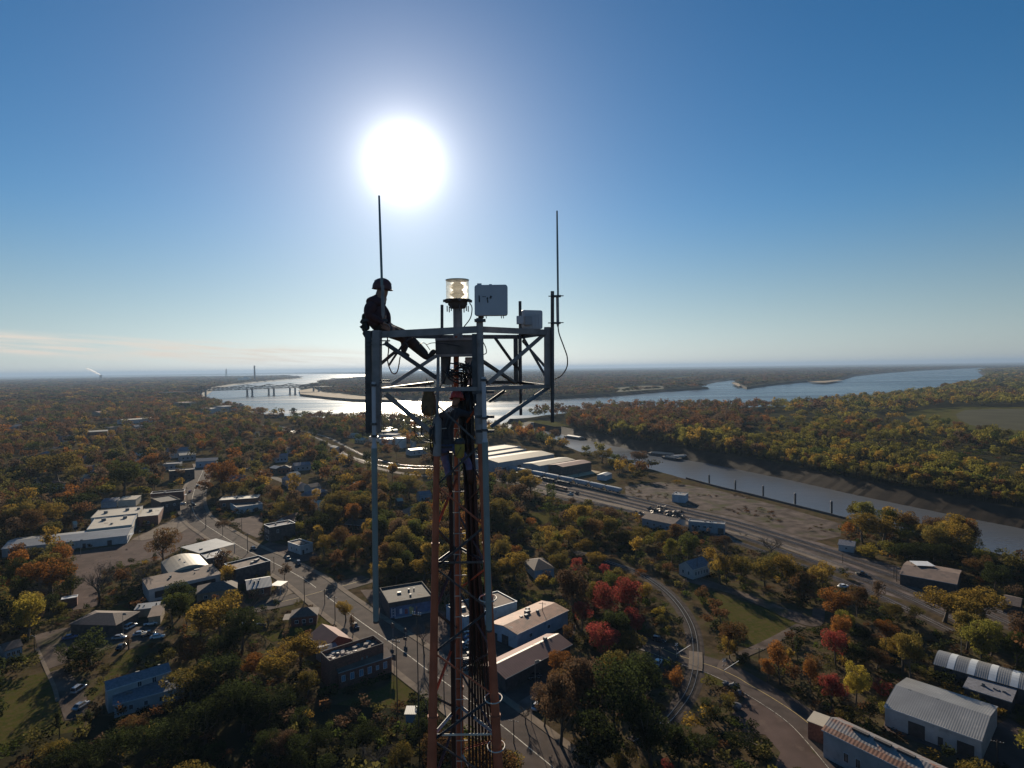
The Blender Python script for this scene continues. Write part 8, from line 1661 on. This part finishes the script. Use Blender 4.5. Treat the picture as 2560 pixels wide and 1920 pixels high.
mass('woods', pick(far_, 1000, 2200, 'A'), 'far woods of the town toward the river bluff', 110, .095, False)
mass('woods', pick(far_, 2200, 19900, 'A'), 'hazy woods running to the far left horizon', 46, .14, True)
mass('peninsula_woods', pick(rest, 0, 1100, 'B'), 'yellow-green willow woods on the peninsula behind the mud bank', 400, .062, False, True)
mass('peninsula_woods', pick(far_, 1000, 2200, 'B'), 'rust woods on the river side of the peninsula', 110, .095, False)
mass('peninsula_woods', pick(far_, 2200, 19900, 'B'), 'far woods along the upper river bank', 46, .14, True)
mass('far_bank_woods', pick(far_, 700, 19900, 'C'), 'blue hazy woods across the river', 46, .14, True)
# undergrowth: low bushes nobody could count
U = []
X, Y = cells(60, 450, 3.9); a = inA(X, Y); brush = np.zeros(X.shape, bool)
brush |= inside_np(BRUSH, X, Y)
brush2 = np.zeros(X.shape, bool)
k0 = np.ones(X.shape, bool)
for P_ in CLEAR: k0 &= ~inside_np(P_, X, Y)
for fp in FOOT: k0 &= ~inside_np(fp, X, Y)
for pl, w_ in ROADS: k0 &= seg_dist_np(pl[::2] + [pl[-1]], X, Y) > w_ + 1.2
k = a & k0 & (NR.uniform(size=X.shape) < np.where(brush, .9, .72)); X, Y, br = X[k], Y[k], brush[k]
for i in range(len(X)): h_ = NR.uniform(1.2, 4.6) * (1.2 if br[i] else 1); U.append([X[i], Y[i], -.15, h_, NR.uniform(3.4, 7), NR.choice(['olive', 'dark', 'green', 'rust', 'brown', 'gold'], p=[.28, .26, .18, .12, .12, .04]), 'bush', 0, 'A'])
mass('undergrowth', U, 'low tangled undergrowth between the trees of the near town', 130, .085, False)
U = []
X, Y = cells(200, 1000, 9.0); b = inside_np(landB, X, Y); k = b & open_mask(X, Y, 1); X, Y = X[k], Y[k]; px_, py_ = projn(X, Y, 0 * X)
for i in range(len(X)):
    if px_[i] > 1400 and NR.uniform() < .6: U.append([X[i], Y[i], -.6, NR.uniform(1.2, 4), NR.uniform(5, 12), NR.choice(['lime', 'olive', 'green', 'rust']), 'bush', 0, 'B'])
mass('undergrowth', U, 'willow scrub between the trees of the peninsula', 60, .13, False)
U = []
yard = CLEAR[13 if False else 8]
U = []
X, Y = cells(150, 700, 5.0); k = inside_np(BARE, X, Y) & (vnoise(X, Y, 22, 4) > .52) & (NR.uniform(size=X.shape) < .6)
for P_ in [f for f in FOOT]: k &= ~inside_np(P_, X, Y)
for i in np.where(k)[0]: U.append([X[i], Y[i], -.2, NR.uniform(.5, 1.7), NR.uniform(2.5, 5.5), NR.choice(['rust', 'brown', 'olive']), 'bush', 0, 'A'])
mass('undergrowth', U, 'dry brown scrub on the bare ground by the canal', 50, .13, False)
# ---- haze
hz = bpy.data.materials.new('haze'); hz.use_nodes = True; nt = hz.node_tree; nt.nodes.clear(); o_ = _n(nt, 'ShaderNodeOutputMaterial'); v = _n(nt, 'ShaderNodeVolumePrincipled')
v.inputs['Color'].default_value = (.34, .47, .66, 1); v.inputs['Density'].default_value = 5.5e-5; v.inputs['Anisotropy'].default_value = .25; nt.links.new(v.outputs[0], o_.inputs['Volume'])
mb = MB().box((0, 0, (215 - 12) / 2), (FAR * 3, FAR * 3, 215 + 12)); o = obj('haze', mb, hz); o['kind'] = 'stuff'
